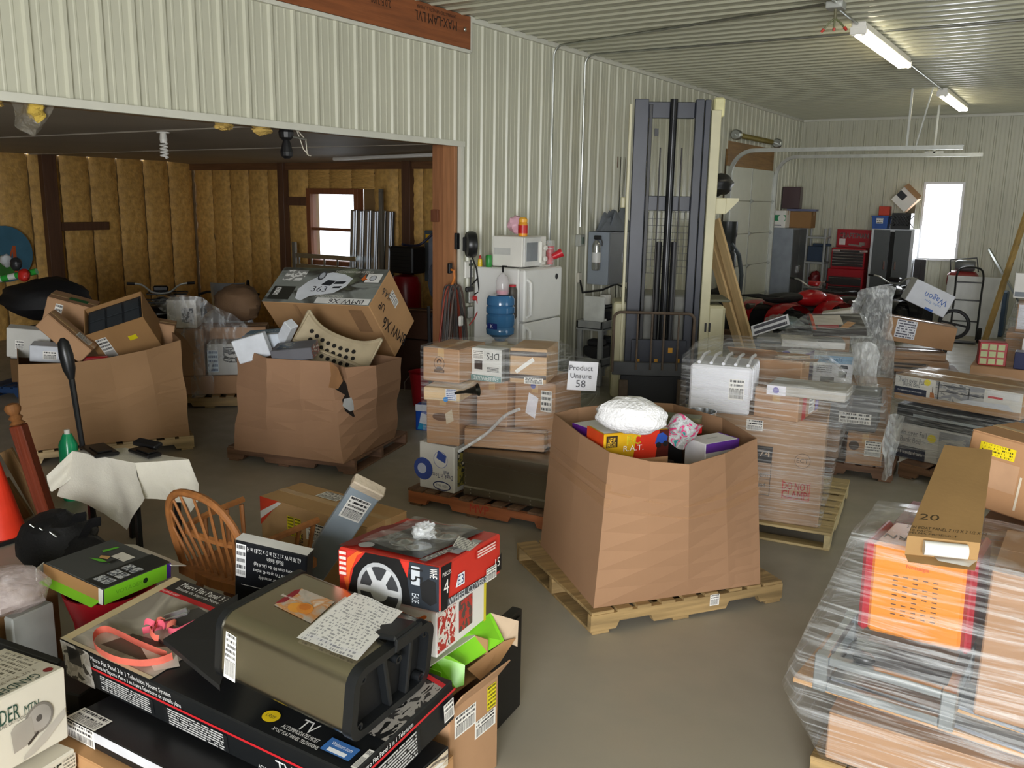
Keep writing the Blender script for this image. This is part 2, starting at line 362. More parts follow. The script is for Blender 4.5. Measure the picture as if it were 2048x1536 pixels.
# timber beam above, with its upside-down stamp
BY = PX(934, 60, WX).y
bm = thing('timber_beam', 'orange-brown laminated timber beam under the ceiling', 'beam', (WX+.02, BY, BB+.02)); bm['kind'] = 'structure'
G().box((0, -(BY-FY)/2, (CZ-BB-.03)/2), (.05, BY-FY, CZ-BB-.03), b=.004).obj('beam_body', wood('#8a4f2a', ax=1, var=.22), bm)
bz = (CZ-BB)/2
def beamtext(s, px, py, h, w_, ink='#2c1a12'):
    P = PX(px, py, WX+.048); return text(s, (P.x-bm.location.x, P.y-bm.location.y, P.z-bm.location.z), (0, -1, 0), (0, 0, -1), h, ink, bm, w=w_)
beamtext('MAX-LAM LVL', 873, 41, .085, .62); beamtext('LAMINATED VENEER LUMBER', 874, 23, .03, .58); beamtext('2.0 E-3100', 762, 3, .06, .25)
G().lathe([(.02, 0), (.02, .01), (.012, .015)], 10, (0, 0, 0), 'x').obj('bolt_head', mat('#c9c6bd', .3, 1), bm, loc=tuple(PX(929, 59, WX+.05)-bm.location))
# trims
def trim(n, a, b, w, m=None, label=None):
    a, b = V(a), V(b); return struct(G().box((a+b)/2, [max(abs(b[i]-a[i]), w[i]) for i in range(3)]).obj(n, m or trimw), label)
trim('trim_1', (WX+.022, FY, HB+.005), (WX+.022, JY+.05, HB+.005), (.045, .01, .05), label='white steel trim along the bottom of the wall over the opening')
trim('trim_2', (WX+.02, FY, BB+.01), (WX+.02, BY, BB+.01), (.05, .01, .035), label='white steel trim under the timber beam')
trim('trim_3', (WX+.02, BY+.03, CZ-.03), (WX+.02, RY, CZ-.03), (.045, .01, .05), label='white steel trim between wall and ceiling')
trim('trim_4', (WX+.02, BY+.012, BB+.01), (WX+.02, BY+.012, CZ), (.05, .03, .01), label='white steel trim at the end of the timber beam')
trim('trim_5', (WX+.016, JY+.02, 0), (WX+.016, JY+.02, HB), (.04, .05, .01), label='white steel corner trim of the opening')
trim('trim_6', (WX, RY-.02, CZ-.03), (RX, RY-.02, CZ-.03), (.01, .045, .05), label='white steel trim between rear wall and ceiling')
# opening's wooden jamb post
jp = thing('door_jamb_post', 'reddish brown timber post at the edge of the opening', 'post', (WX-.15, JY-.02, 0)); jp['kind'] = 'structure'
G().box((.07, -.01, HB/2), (.14, .045, HB), b=.003).obj('plank', wood('#a3704a', var=.18), jp)
G().box((-.075, .0, HB/2), (.14, .03, HB), b=.003).obj('plank', wood('#946340', var=.18), jp)
G().box((-.1, -.03, 2.06), (.09, .03, .12), b=.003).obj('block', wood('#6b3f28'), jp)
# rear wall with its tall window
W0, W1 = PY(1849, 365, RY), PY(1932, 362, RY); wxa, wxb, wza, wzb = W0.x, W1.x, PY(1832, 519, RY).z, W0.z+.01
wr = struct(G().box(((WX+wxa)/2, RY+.09, CZ/2), (wxa-WX, .12, CZ)).box(((RX+wxb)/2, RY+.09, CZ/2), (RX-wxb, .12, CZ)).box(((wxa+wxb)/2, RY+.09, wza/2), (wxb-wxa, .12, wza)).box(((wxa+wxb)/2, RY+.09, (wzb+CZ)/2), (wxb-wxa, .12, CZ-wzb)).obj('wall_rear', mat('#7a6a52', .8)), 'white ribbed steel rear wall')
FR = lambda u, v, n: V((u, RY-n, v))
sheets(wr, WX, wxa, 0, CZ-.01, WX+.11, FR); sheets(wr, wxb, RX, 0, CZ-.01, WX+.11, FR); sheets(wr, wxa, wxb, 0, wza, WX+.11, FR); sheets(wr, wxa, wxb, wzb, CZ-.01, WX+.11, FR)
def window(n, label, xa, xb, za, zb, y, dy, fm_, ft, rails, gm):
    t = thing(n, label, 'window', ((xa+xb)/2, y, za)); t['kind'] = 'structure'; cx = (xa+xb)/2
    for nm, c, d in (('frame_side', (xa-cx+ft/2, 0, (zb-za)/2), (ft, dy, zb-za)), ('frame_side', (xb-cx-ft/2, 0, (zb-za)/2), (ft, dy, zb-za)), ('frame_head', (0, 0, zb-za-ft/2), (xb-xa-2*ft, dy, ft)), ('frame_sill', (0, -.02, ft/2), (xb-xa-2*ft, dy+.04, ft))):
        G().box(c, d, b=.003).obj(nm, fm_, t)
    z0 = ft
    for r in list(rails)+[zb-za-ft]:
        G().box((0, 0, (z0+r)/2), (xb-xa-2*ft-.002, .006, r-z0-.004)).obj('pane', gm, t)
        if r < zb-za-ft-.01: G().box((0, 0, r), (xb-xa-2*ft, dy*.8, .045), b=.003).obj('meeting_rail', fm_, t); 
        z0 = r+.022
    return t
glass = mat('#ffffff', .02, var=0, alpha=.12, key='pane')
window('window_1', 'tall white-framed window in the rear steel wall', wxa, wxb, wza, wzb, RY+.02, .1, mat('#e6e5e6', .4, var=.02), .045, [], glass)
# right and front walls (behind and beside the photographer), open doorways let daylight in
wrt = struct(G().box((RX+.08, (FY+4.5)/2, CZ/2), (.12, 4.5-FY, CZ)).box((RX+.08, (7.9+RY)/2, CZ/2), (.12, RY-7.9, CZ)).box((RX+.08, 6.2, (3.05+CZ)/2), (.12, 3.4, CZ-3.05)).obj('wall_right', mat('#7a6a52', .8)), 'white ribbed steel wall with an open doorway')
FRR = lambda u, v, n: V((RX-n, u, v))
sheets(wrt, FY, 4.5, 0, CZ, Y0, FRR); sheets(wrt, 7.9, RY, 0, CZ, Y0, FRR); sheets(wrt, 4.5, 7.9, 3.05, CZ, Y0, FRR)
wf = struct(G().box(((WX+.2)/2, FY-.08, CZ/2), (.2-WX, .12, CZ)).box(((RX+4.4)/2, FY-.08, CZ/2), (RX-4.4, .12, CZ)).box((2.3, FY-.08, (3.6+CZ)/2), (4.2, .12, CZ-3.6)).obj('wall_front', mat('#7a6a52', .8)), 'white ribbed steel wall with an open overhead door')
FF = lambda u, v, n: V((u, FY+n, v))
sheets(wf, WX, .2, 0, CZ, 0, FF); sheets(wf, 4.4, RX, 0, CZ, 0, FF); sheets(wf, .2, 4.4, 3.6, CZ, 0, FF)
# ---------------------------------------------------------------- side room behind the opening
SX, SY, SZ = -13.85, 10.7, 2.80
sm = mat('#a89f90', .6, var=.08, vs=1.2, bump=.1, bs=5)
g = G()
g.grid(14, 24, lambda a, b: V((SX+a*(WX-.31-SX), FY+b*(SY-FY), SZ+.012*math.sin(b*38)*math.sin(a*9)-(.035 if b > .97 else 0))))
struct(g.obj('ceiling_side_room', sm, smooth=True), 'dull tan board ceiling of the side room')
for k, yy in enumerate((2.9, 5.3, 7.7)):
    struct(G().box(((SX+WX)/2-.15, yy, SZ-.006), (WX-SX-.4, .03, .012)).obj('trim_%d' % (7+k), sm), 'thin board joint on the side room ceiling')
foam = mat('#c99f58', .62, var=.22, vs=14, bump=.9, bs=22, key='foam')
def foam_bay(w_, h_, seed):
    g = G(); R = random.Random(seed)
    g.grid(14, 60, lambda a, b: V(((a-.5)*w_, -.012-.05*(1-abs(2*a-1)**3)-.02*noise.noise(V((a*w_*9+seed, b*h_*9, 0)))-.012*noise.noise(V((a*w_*26+seed, b*h_*26, 3))), b*h_)))
    return g.mesh('foam_bay', foam, True)
FB = [foam_bay(.48, SZ, 3.1), foam_bay(.48, SZ, 8.7)]
swx = (PY(622, 380, SY).x, PY(728, 530, SY).x); swz = (PY(650, 530, SY).z, PY(650, 377, SY).z)
g = G(); sm_ = (swx[0]+swx[1])/2
g.box(((SX-.2+swx[0])/2, SY+.1, SZ/2), (swx[0]-SX+.2, .15, SZ)); g.box(((swx[1]+WX)/2, SY+.1, SZ/2), (WX-swx[1], .15, SZ)); g.box((sm_, SY+.1, swz[0]/2), (swx[1]-swx[0], .15, swz[0])); g.box((sm_, SY+.1, (swz[1]+SZ)/2), (swx[1]-swx[0], .15, SZ-swz[1]))
ws = struct(g.obj('wall_side_rear', mat('#7a5f38', .9)), 'wall of yellow sprayed foam between studs')
k = 0; x = SX+.02
while x < WX-.4:
    c = x+.24
    if c > swx[0]-.1 and c < swx[1]+.1:     # below and above the window
        for za, zb in ((0, swz[0]), (swz[1], SZ)):
            put('foam_bay', FB[k % 2], ws, (c, SY+.02, za)).scale = (1, 1, (zb-za)/SZ)
    else: put('foam_bay', FB[k % 2], ws, (c, SY+.02, 0))
    x += .48; k += 1
wsl = struct(G().box((SX-.1, (FY+SY)/2, SZ/2), (.15, SY-FY, SZ)).obj('wall_side_left', mat('#7a5f38', .9)), 'side wall of yellow sprayed foam between studs')
y = SY-.03; k = 0
while y > 2.2: put('foam_bay', FB[k % 2], wsl, (SX+.02-.04, y-.24, 0), (0, 0, PI/2)); y -= .5; k += 1
wsf = struct(G().box(((SX+WX)/2, FY-.1, SZ/2), (WX-SX, .15, SZ)).obj('wall_side_front', mat('#8d7350', .9)))
dw = wood('#5a3d2a', var=.2)
def post(n, label, loc, d): o = struct(G().box((0, 0, d[2]/2), d, b=.004).obj(n, dw, None, loc=loc), label); return o
p1, p2 = PY(567, 400, SY-.08), PY(816, 400, SY-.08)
post('trim_11', 'dark timber wall post left of the side room window', (p1.x, SY-.08, 0), (.14, .12, SZ)); post('trim_12', 'dark timber wall post right of the side room window', (p2.x, SY-.08, 0), (.16, .12, SZ))
q = PX(105, 450, SX+.1); post('trim_13', 'dark timber post against the foam side wall', (SX+.1, q.y, 0), (.12, .22, SZ))
a, b_ = PX(120, 453, SX+.09), PX(217, 453, SX+.09); struct(G().box((SX+.09, (a.y+b_.y)/2, a.z), (.05, b_.y-a.y, .13), b=.004).obj('trim_14', dw), 'short horizontal timber block beside the post on the foam side wall')
a, b_ = PY(577, 402, SY-.06), PY(617, 402, SY-.06); struct(G().box(((a.x+b_.x)/2, SY-.06, a.z), (b_.x-a.x, .05, .14), b=.004).obj('trim_15', dw), 'short horizontal timber block between post and window')
struct(G().box(((SX+WX)/2, SY-.06, SZ-.07), (WX-SX, .05, .14)).obj('trim_16', wood('#6e4c30', ax=0)), 'timber plate along the top of the foam wall')
wm = wood('#7d4a2c', var=.15)
mid = PY(650, 458, SY-.05).z-swz[0]
window('window_2', 'brown wooden sash window in the foam wall', swx[0], swx[1], swz[0], swz[1], SY-.05, .14, wm, .09, [mid], mat('#ffffff', .02, var=0, key='bright_pane', emit=0, alpha=.1))
# ================================================================ things fixed to walls and ceiling
def PN(px, py, P0, n): d = ray(px, py); n = V(n); return CO+d*((V(P0)-CO).dot(n)/d.dot(n))
galv = mat('#b9bcb8', .35, 1, var=.1, vs=12); galv2 = mat('#c2c4be', .45, .6, var=.08, vs=10)
wmetal = mat('#e9e7df', .4, var=.03); blackp = mat('#141416', .45, var=.1); chrome = mat('#d8d8d8', .15, 1, var=.02)
# overhead door in the left wall
DZ = PX(1492, 336, WX).z
d1 = thing('door_1', 'white sectional overhead door in the ribbed left wall', 'door', (WX+.01, (DY0+DY1)/2, 0)); d1['kind'] = 'structure'
dwid = DY1-DY0; np_ = 5; ph = DZ/np_; dm = mat('#d3d5c8', .5, var=.03)
yj = PX(1492, 450, WX).y-(DY0+DY1)/2
for k in range(np_):
    o = G().box((.02, 0, ph*(k+.5)), (.04, dwid, ph-.006), b=.004).obj('door_section', dm, d1)
    for yy in (-dwid/2+.03, yj, dwid/2-.03):
        G().box((.044, yy, ph/2), (.01, .05, ph-.03)).obj('stile', galv2, o, loc=(0, 0, ph*k))
        if k: G().box((.06, yy, 0), (.03, .05, .07), b=.006).tube([(.075, yy-.05, 0), (.075, yy+.05, 0)], .02, 8).obj('hinge', galv, o, loc=(0, 0, ph*k))
dh = thing('door_2', 'rough timber header board above the overhead door', 'header', (WX+.01, (DY0+DY1)/2, DZ)); dh['kind'] = 'structure'
G().box((.0, 0, .2), (.03, dwid, .4)).obj('board', wood('#8d6a3c', ax=1), dh)
G().tube([(.1, -dwid/2, .5), (.1, dwid/2, .5)], .014, 8).obj('shaft', galv, dh)
G().tube([(.1, -dwid/2+.3, .5), (.1, dwid/2-.5, .5)], .045, 12).obj('torsion_spring', mat('#8a7a2c', .5, .4, bump=.6, bs=90), dh)
for yy in (-dwid/2+.12, dwid/2-.12): G().lathe([(.07, -.06), (.085, -.05), (.06, 0), (.085, .05), (.07, .06)], 14, (.1, yy, .5), 'y').obj('cable_drum', galv, dh)
def track(yy, pend, name, label):
    zt = PY(*pend, yy).z; xe = PY(*pend, yy).x; t = thing(name, label, 'track', (WX, yy, 0)); t['kind'] = 'structure'
    R = .38; pts = [(.09, 0, .05), (.09, 0, zt-R)]+[(.09+R-R*math.cos(a*PI/16), 0, zt-R+R*math.sin(a*PI/16)) for a in range(1, 9)]+[(xe-WX, 0, zt)]
    def strip(off, w_):
        g = G()
        for i in range(len(pts)-1):
            a, b = V(pts[i]), V(pts[i+1]); dd = (b-a); n = V((-dd.z, 0, dd.x)).normalized()
            for s1, th in ((off, .006),):
                c = (a+b)/2+n*s1; ang = math.atan2(dd.z, dd.x); g.box(c, (dd.length+.004, w_, th), (0, -ang, 0))
        return g
    g = strip(.027, .05); g2 = strip(-.027, .05); g.add(g2.v, g2.f)
    for i in range(len(pts)-1):
        a, b = V(pts[i]), V(pts[i+1]); dd = b-a; ang = math.atan2(dd.z, dd.x); g.box((a+b)/2+V((0, -.024, 0)), (dd.length+.004, .004, .056), (0, -ang, 0))
    g.obj('track_rail', galv2, t)
    return t, xe, zt
t1, xe1, zt1 = track(DY0, (1927, 294), 'door_track', 'galvanised overhead door track bending out from the wall'); t2, xe2, zt2 = track(DY1, (1966, 309), 'door_track', 'galvanised overhead door track nearer the rear wall')
h1 = PY(1818, 250, DY0).x-WX; G().box((h1, 0, (zt1+CZ)/2), (.03, .03, CZ-zt1)).box((h1+.2, 0, (zt1+CZ)/2), (.02, .02, CZ-zt1+.1), (0, .18, 0)).obj('hanger', galv2, t1)
h2 = PY(1870, 292, DY1).x-WX; G().box((h2, 0, (zt2+CZ)/2), (.035, .03, CZ-zt2)).obj('hanger', galv2, t2); G().box((h2, 0, zt2+.05), (.3, .03, .03)).obj('hanger', galv2, t2)
# fluorescent fittings
def strip_light(y0, label):
    t = thing('strip_light', label, 'light', (-2.1, y0, CZ-.02)); Lh = 2.44
    G().box((0, Lh/2, -.035), (.13, Lh, .07), b=.01).obj('housing', wmetal, t)
    G().box((0, .012, -.08), (.15, .02, .07), b=.004).obj('end_cap', wmetal, t); G().box((0, Lh-.012, -.08), (.15, .02, .07), b=.004).obj('end_cap', wmetal, t)
    for s in (-1, 1): G().tube([(s*.045, .03, -.1), (s*.045, Lh-.03, -.1)], .019, 10).obj('tube', mat('#fff6dc', .3, var=0, emit=10), t)
    for s in (-1, 1): G().box((s*.045, .03, -.1), (.03, .02, .05)).obj('lamp_holder', wmetal, t)
    return t
strip_light(9.15, 'lit twin-tube strip light beside the ceiling junction box'); strip_light(14.6, 'lit twin-tube strip light near the rear wall')
def pipe(label, pts, r=.012, name='conduit', m=None, cat='conduit', n=8): return tag(G().tube(pts, r, n).obj(name, m or galv, None, True), label, cat)
def bend(a, b, c, R=.12, n=6):
    a, b, c = V(a), V(b), V(c); u, v = (a-b).normalized(), (c-b).normalized(); return [b+u*R*(1-math.sin(t*PI/2/n))+v*R*(1-math.cos(t*PI/2/n)) for t in range(n+1)]
yA, yB = PX(1098, 300, WX).y, PX(1160, 300, WX).y
cz = CZ-.035; J0 = PZ(1672, 10, CZ-.05)
pipe('thin steel conduit running up the wall to the junction box', [(WX+.035, yA, 1.75)]+bend((WX+.035, yA, 1), (WX+.035, yA, cz), (0, yA, cz))+[(J0.x-.1, J0.y, cz)])
pipe('thin steel conduit running up the wall and across the whole ceiling', [(WX+.035, yB, PX(1163, 470, WX).z+.1)]+bend((WX+.035, yB, 1), (WX+.035, yB, cz), (0, yB, cz))+[(-2.22, yB+.05, cz)]); pipe('thin steel conduit crossing the ceiling right of the strip lights', [(-1.98, yB+.05, cz), (RX-.1, yB+.1, cz)])
pipe('straight conduit joining the two strip lights', [(-2.1, 11.6, CZ-.045), (-2.1, 14.6, CZ-.045)])
J = PZ(1672, 10, CZ-.05)
jb = thing('junction_box', 'square grey ceiling junction box with three dangling hose ends', 'junction box', (J.x, J.y, CZ-.025))
G().box((0, 0, -.03), (.14, .14, .06), b=.006).obj('box_body', galv2, jb); G().tube([(0, 0, -.05), (0, 0, -.14)], .012).obj('stem', mat('#6e6a50', .5), jb)
for s in (-1, 0, 1):
    o = G().tube([(0, 0, -.13), (s*.05, 0, -.17), (s*.085, 0, -.215)], .008).obj('hose_end', mat('#6b6f4c', .5), jb); G().tube([(s*.085, 0, -.21), (s*.105, 0, -.235)], [.014, .01]).obj('red_cap', mat('#b8321f', .5), o)
pipe('short conduit from the junction box to the strip light', [(J.x-.02, J.y+.1, cz-.01), (-2.1, 9.1, CZ-.05)]); pipe('conduit running on from the junction box over the photographer', [(J.x+.02, J.y-.1, cz-.01), (J.x+.1, 3.0, cz)])
# side room ceiling: bare bulb, black floodlight, loose plastic, white pipe
B = PZ(326, 264, SZ); t = thing('bulb_holder', 'white spiral bulb in a holder on the side room ceiling', 'bulb', B)
G().lathe([(.06, -.012), (.06, 0)], 16).obj('base_plate', wmetal, t); G().lathe([(.03, -.1), (.035, -.07), (.028, -.012)], 12).obj('socket', wmetal, t)
G().tube([(.032*math.cos(a*.7), .032*math.sin(a*.7), -.1-a*.0035) for a in range(40)], .009, 6).obj('spiral_tube', mat('#e8e6df', .3, var=0), t)
P0 = PX(572, 262, WX-.12); t = thing('flood_light', 'black floodlight dangling with loose wires under the opening', 'floodlight', (P0.x, P0.y, HB))
G().lathe([(.03, -.09), (.055, -.07), (.06, -.03), (.05, 0)], 12).obj('junction_cup', blackp, t); G().lathe([(.02, -.23), (.045, -.21), (.05, -.18), (.04, -.14), (.025, -.09)], 14).obj('lamp_head', blackp, t)
G().tube([(.04, .02, -.06), (.1, .12, -.08)], .008).obj('adjusting_bolt', galv, t)
for k in range(3): G().tube([(.03, .08, 0), (.05, .1+.03*k, -.08), (.04, .14+.02*k, -.15-.02*k), (.05, .19+.01*k, -.2)], .004, 5).obj('wire', mat(['#d9d2c0', '#3a2a20', '#d9d2c0'][k], .5), t)
def rag(name, label, cat, c, s, m, seed, n=14, q=(1, 1, 1), rough=.5):
    """crumpled lump"""
    g = G().sphere((0, 0, 0), 1, n, (1, 1, 1)); out = []
    for v in g.v:
        p = V(v); k = 1+rough*noise.noise(p*2+V((seed, 0, 0)))+rough*.5*noise.noise(p*5+V((0, seed, 0))); out.append((p.x*s[0]*k, p.y*s[1]*k, p.z*s[2]*k))
    g.v = out; o = g.obj(name, m, None, True, c); return tag(o, label, cat)
film0 = filmmat('film_loose', .12, .6, sx=6, sz=9)
I = PX(66, 222, WX-.1); t = thing('insulation_scrap', 'torn plastic with yellow insulation hanging from the wall edge, largest scrap', 'insulation', (I.x, I.y, HB), group=None)
G().grid(8, 8, lambda a, b: V((.02*math.sin(a*7+b*4), (a-.5)*(.26-.1*b)-.03*b, -b*.2*(1-.5*abs(a-.55))))).obj('plastic_sheet', filmmat('film_dull', .35, .7, '#9a9384', sx=9, sz=9), t, True)
o = rag('insulation_tuft', 'x', 'x', (0, .02, -.05), (.05, .045, .05), mat('#d0b14e', .9, bump=.8), 2); o.parent = t; del o['label']; del o['category']
for k, (px, py, s) in enumerate(((447, 247, .05), (524, 257, .06), (-12, 203, .03))):
    I = PX(px, py, WX-.08); rag('insulation_scrap', 'small tuft of yellow insulation under the wall edge, '+['near its middle', 'beside the floodlight', 'beside the torn plastic'][k], 'insulation', (I.x, I.y, HB-.03), (.05, s*1.4, s*.7), mat('#b99a52', .9, bump=.8), k+4)
a, b_ = PZ(668, 318, SZ-.05), PZ(905, 308, SZ-.05)
pipe('white plastic pipe under the side room ceiling', [a, b_], .025, 'ceiling_pipe', wmetal, 'pipe')
# ---------------------------------------------------------------- left wall by the fridge
def onwall(px, py, off=0.): return PX(px, py, WX+off)
c = onwall(942, 489, .12); t = thing('cord_reel', 'black round cord reel on the wall above the keypad', 'reel', c)
G().lathe([(.04, -.05), (.12, -.045), (.13, -.02), (.13, .02), (.12, .045), (.04, .05)], 26, ax='y').obj('drum', mat('#1c1d1d', .35), t, True, rot=(0, 0, -.75))
G().box((-.06, -.0, .0), (.12, .05, .14), b=.006).obj('bracket', blackp, t); G().box((-.1, -.1, .03), (.03, .06, .16), b=.006).obj('bracket', blackp, t)
p0 = onwall(956, 500, .12)-c; p1 = onwall(955, 545, .1)-c
G().tube([(0, .02, -.12), (0, .1, -.25), (0, .12, -.34), (.0, .02, -.4)], .008).obj('cord', blackp, t); G().box((0, -.02, -.44), (.03, .13, .05), b=.01).tube([(0, 0, -.15), (0, 0, -.44)], .007).obj('plug_block', blackp, t)
c = onwall(937, 539, .02); t = thing('alarm_keypad', 'white alarm keypad on the ribbed wall', 'keypad', c); G().box((0, 0, 0), (.035, .15, .17), b=.008).obj('case', wmetal, t); G().box((.019, .02, .05), (.004, .08, .025)).obj('display', mat('#4a5548', .3), t)
for i in range(4):
    for j in range(3): G().box((.02, .0+.025*j, -.0-.018*i), (.005, .017, .011)).obj('key', mat('#c9c9c4', .5), t)
for k, (px, py) in enumerate(((939, 594), (937, 624))):
    c = onwall(px, py, .03); t = thing('wall_socket', ['steel wall socket with a red plug in it', 'steel wall socket below the one with the red plug'][k], 'socket', c); G().box((0, 0, 0), (.05, .08, .12), b=.006).obj('box_body', galv, t); G().box((.028, 0, 0), (.004, .07, .11)).obj('cover_plate', galv2, t)
    if k == 0:
        G().box((.05, .03, -.01), (.05, .05, .05), b=.012).obj('red_plug', mat('#c2272a', .4), t); G().tube([(.07, .03, -.03), (.08, .05, -.12), (.06, .0, -.22), (.04, -.06, -.28)], .006).obj('red_cord', mat('#b02a2a', .4), t)
        G().tube([(.05, .02, .03), (.09, .04, .06), (.1, .0, .2), (.1, -.03, .3)], .007).obj('black_cord', blackp, t)
# big cord coil hung on the jamb
c = PX(903, 545, WX+.07); t = thing('cable_coil', 'large coil of brown and grey extension cords hung on the jamb post', 'cables', c)
R_ = random.Random(4)
for k in range(17):
    w_, h_, dx = R_.uniform(.1, .24), R_.uniform(.35, .48), R_.uniform(-.03, .05); yc = R_.uniform(-.05, .07); m = mat(R_.choice(['#5a4a42', '#4a4644', '#3b3836', '#6b5a50', '#534038', '#8e3b2a'] if k != 3 else ['#a8402a']), .55)
    G().tube([(dx+.012*math.sin(3*a), yc+w_*math.sin(a)*(.35+.65*(1-math.cos(a))/2), -.12-h_*(1-math.cos(a))) for a in [2*PI*i/22 for i in range(22)]], .0095, 6, closed=True).obj('cord_loop', m, t, True)
G().tube([(-.02, 0, .03), (.03, 0, .02), (.035, 0, -.05), (.0, 0, -.14)], .012).obj('orange_strap', mat('#c8742a', .5), t); G().box((-.02, 0, .04), (.03, .05, .1), b=.005).obj('hook', blackp, t)
G().box((.1, .02, -.47), (.03, .06, .1), b=.01).obj('white_connector', wmetal, t)
# fridge, its back to the wall and door facing the room
A = PX(948, 533, WX+.06); fz = A.z; fy = A.y; fd = PZ(1066, 538, fz).x-(WX+.06); fw = PZ(1142, 533, fz).y-fy; fw = max(.6, min(.8, fw))
fr = thing('refrigerator', 'white top-freezer refrigerator standing against the ribbed wall', 'refrigerator', (WX+.06, fy, 0)); fwht = mat('#e6e6e2', .35, var=.02, bump=.05, bs=200)
G().box(((fd-.07)/2, fw/2, fz/2+.02), (fd-.07, fw, fz-.04), b=.012).obj('cabinet', fwht, fr)
zs = PZ(1066, 644, 1.05); zsp = fz*.67
zsp = None
for zz in [i*.005 for i in range(100, 330)]:
    P = V((WX+.06+fd, fy, zz))-CO; py = 768-FPX*P.dot(CB)/P.dot(CC)
    if abs(py-645) < 2: zsp = zz; break
zsp = zsp or 1.12
for a_, b2, hz in ((.06, zsp-.006, (zsp-.45, zsp-.05)), (zsp+.006, fz-.003, (zsp+.05, fz-.1))):
    o = G().box((fd-.032, fw/2, (a_+b2)/2), (.064, fw, b2-a_), b=.014).obj('fridge_door', fwht, fr)
    G().tube([(fd, .05, hz[0]), (fd+.04, .05, hz[0]+.03), (fd+.045, .05, (hz[0]+hz[1])/2), (fd+.04, .05, hz[1]-.03), (fd, .05, hz[1])], .016, 8).obj('handle', fwht, o, True)
G().lathe([(.03, 0), (.03, .004)], 14, (fd+.001, fw-.12, fz-.1), 'x').obj('badge', chrome, fr)
# on the fridge: microwave etc.
A = PZ(1015, 533, fz); Bm = PZ(1063, 540, fz)
md = .36; mw = .46; mh = .3; mc = V((WX+.25, fy+.1, fz))
mv = thing('microwave', 'small white microwave with dark door standing on the refrigerator', 'microwave', (WX+.06+fd-.47, fy+.12, fz))
G().box((md/2, mw/2, mh/2+.01), (md, mw, mh), b=.008).obj('case', wmetal, mv); G().box((md+.012, mw*.36, mh/2+.01), (.024, mw*.7, mh-.01), b=.006).obj('microwave_door', mat('#dcdcd8', .35), mv)
G().box((md+.025, mw*.32, mh/2+.01), (.003, mw*.46, mh*.62)).obj('door_glass', mat('#8b9094', .15), mv); G().box((md+.03, mw*.66, mh/2), (.03, .03, mh*.75), b=.01).obj('handle', wmetal, mv)
for z_ in (.08, .19): G().lathe([(.028, 0), (.024, .02)], 14, (md+.024, mw*.86, z_), 'x').obj('dial', wmetal, mv)
G().box((.12, .0, .16), (.2, .003, .07)).obj('vent_slots', mat('#c9c9c5', .5), mv)
def bottle(name, label, cat, loc, prof, m, cap=None, capm=None, band=None, bandm=None):
    t = thing(name, label, cat, loc); G().lathe(prof, 18).obj('bottle_body', m, t, True)
    if cap: G().lathe(cap, 14).obj('cap', capm, t, True)
    if band: G().lathe(band, 18, cap=False).obj('label_band', bandm, t, True)
    return t
mt = mv.location+V((0, 0, mh+.012))
bottle('cheese_ball_jar', 'orange snack jar with red label on top of the microwave', 'jar', mt+V((.3, .1, 0)), [(.045, 0), (.048, .02), (.048, .12), (.04, .14)], mat('#e39a2d', .3), [(.045, .14), (.045, .17), (.03, .185)], mat('#f0b13a', .4), [(.0495, .03), (.0495, .11)], picmat(['#c5201d', '#e8b23a', '#c5201d'], 9))
rag('snack_bag', 'clear snack bag with blue and pink print on top of the microwave', 'bag', mt+V((.14, .22, .11)), (.08, .1, .09), picmat(['#e9e6ea', '#2b3a7a', '#e7b6c6', '#f4f2f0'], 3, 2), 7, rough=.25)
tf = V((WX+.06, fy, fz))
bottle('soda_can', 'green and silver soda can on the refrigerator beside the microwave', 'can', tf+V((.14, .06, 0)), [(.028, 0), (.033, .01), (.033, .11), (.026, .12)], picmat(['#e4e6e2', '#2e8b3a', '#e4e6e2', '#b02a2a'], 5), [(.02, .12), (.024, .121)], chrome)
bottle('mustard_bottle', 'small yellow mustard bottle with red cap on the refrigerator', 'bottle', tf+V((.04, .05, 0)), [(.022, 0), (.025, .02), (.022, .07), (.012, .08)], mat('#e8c32a', .3), [(.012, .08), (.012, .1), (.004, .115)], mat('#c0281f', .4))
rag('paper_wad', 'crumpled paper and foil on the refrigerator edge', 'paper', tf+V((.09, .2, .045)), (.05, .05, .03), mat('#c9bfae', .6), 3)
t = thing('paper_cup', 'tipped red plastic cup beside the microwave', 'cup', tf+V((fd+.0, fw-.12, .12)), (.0, 1.1, .6)); G().lathe([(.03, -.05), (.046, .06), (.043, .06), (.028, -.046)], 18).obj('cup_wall', mat('#c3202c', .35), t, True)
t = thing('cup_sleeve', 'clear sleeve of stacked red cups beside the microwave', 'cups', tf+V((fd-.12, fw-.055, 0)))
for k in range(4): G().lathe([(.034, 0), (.045, .1)], 16, (0, 0, .012+.03*k)).obj('cup', mat('#c3202c', .35), t, True)
G().lathe([(.052, .005), (.055, .2), (.05, .26)], 16, cap=False).obj('plastic_sleeve', film0, t, True)
tag(G().box((0, 0, .008), (.16, .14, .012), b=.004).obj('foam_tray', wmetal, None, loc=tf+V((fd-.15, fw-.2, 0))), 'flat white foam tray on the refrigerator', 'tray')
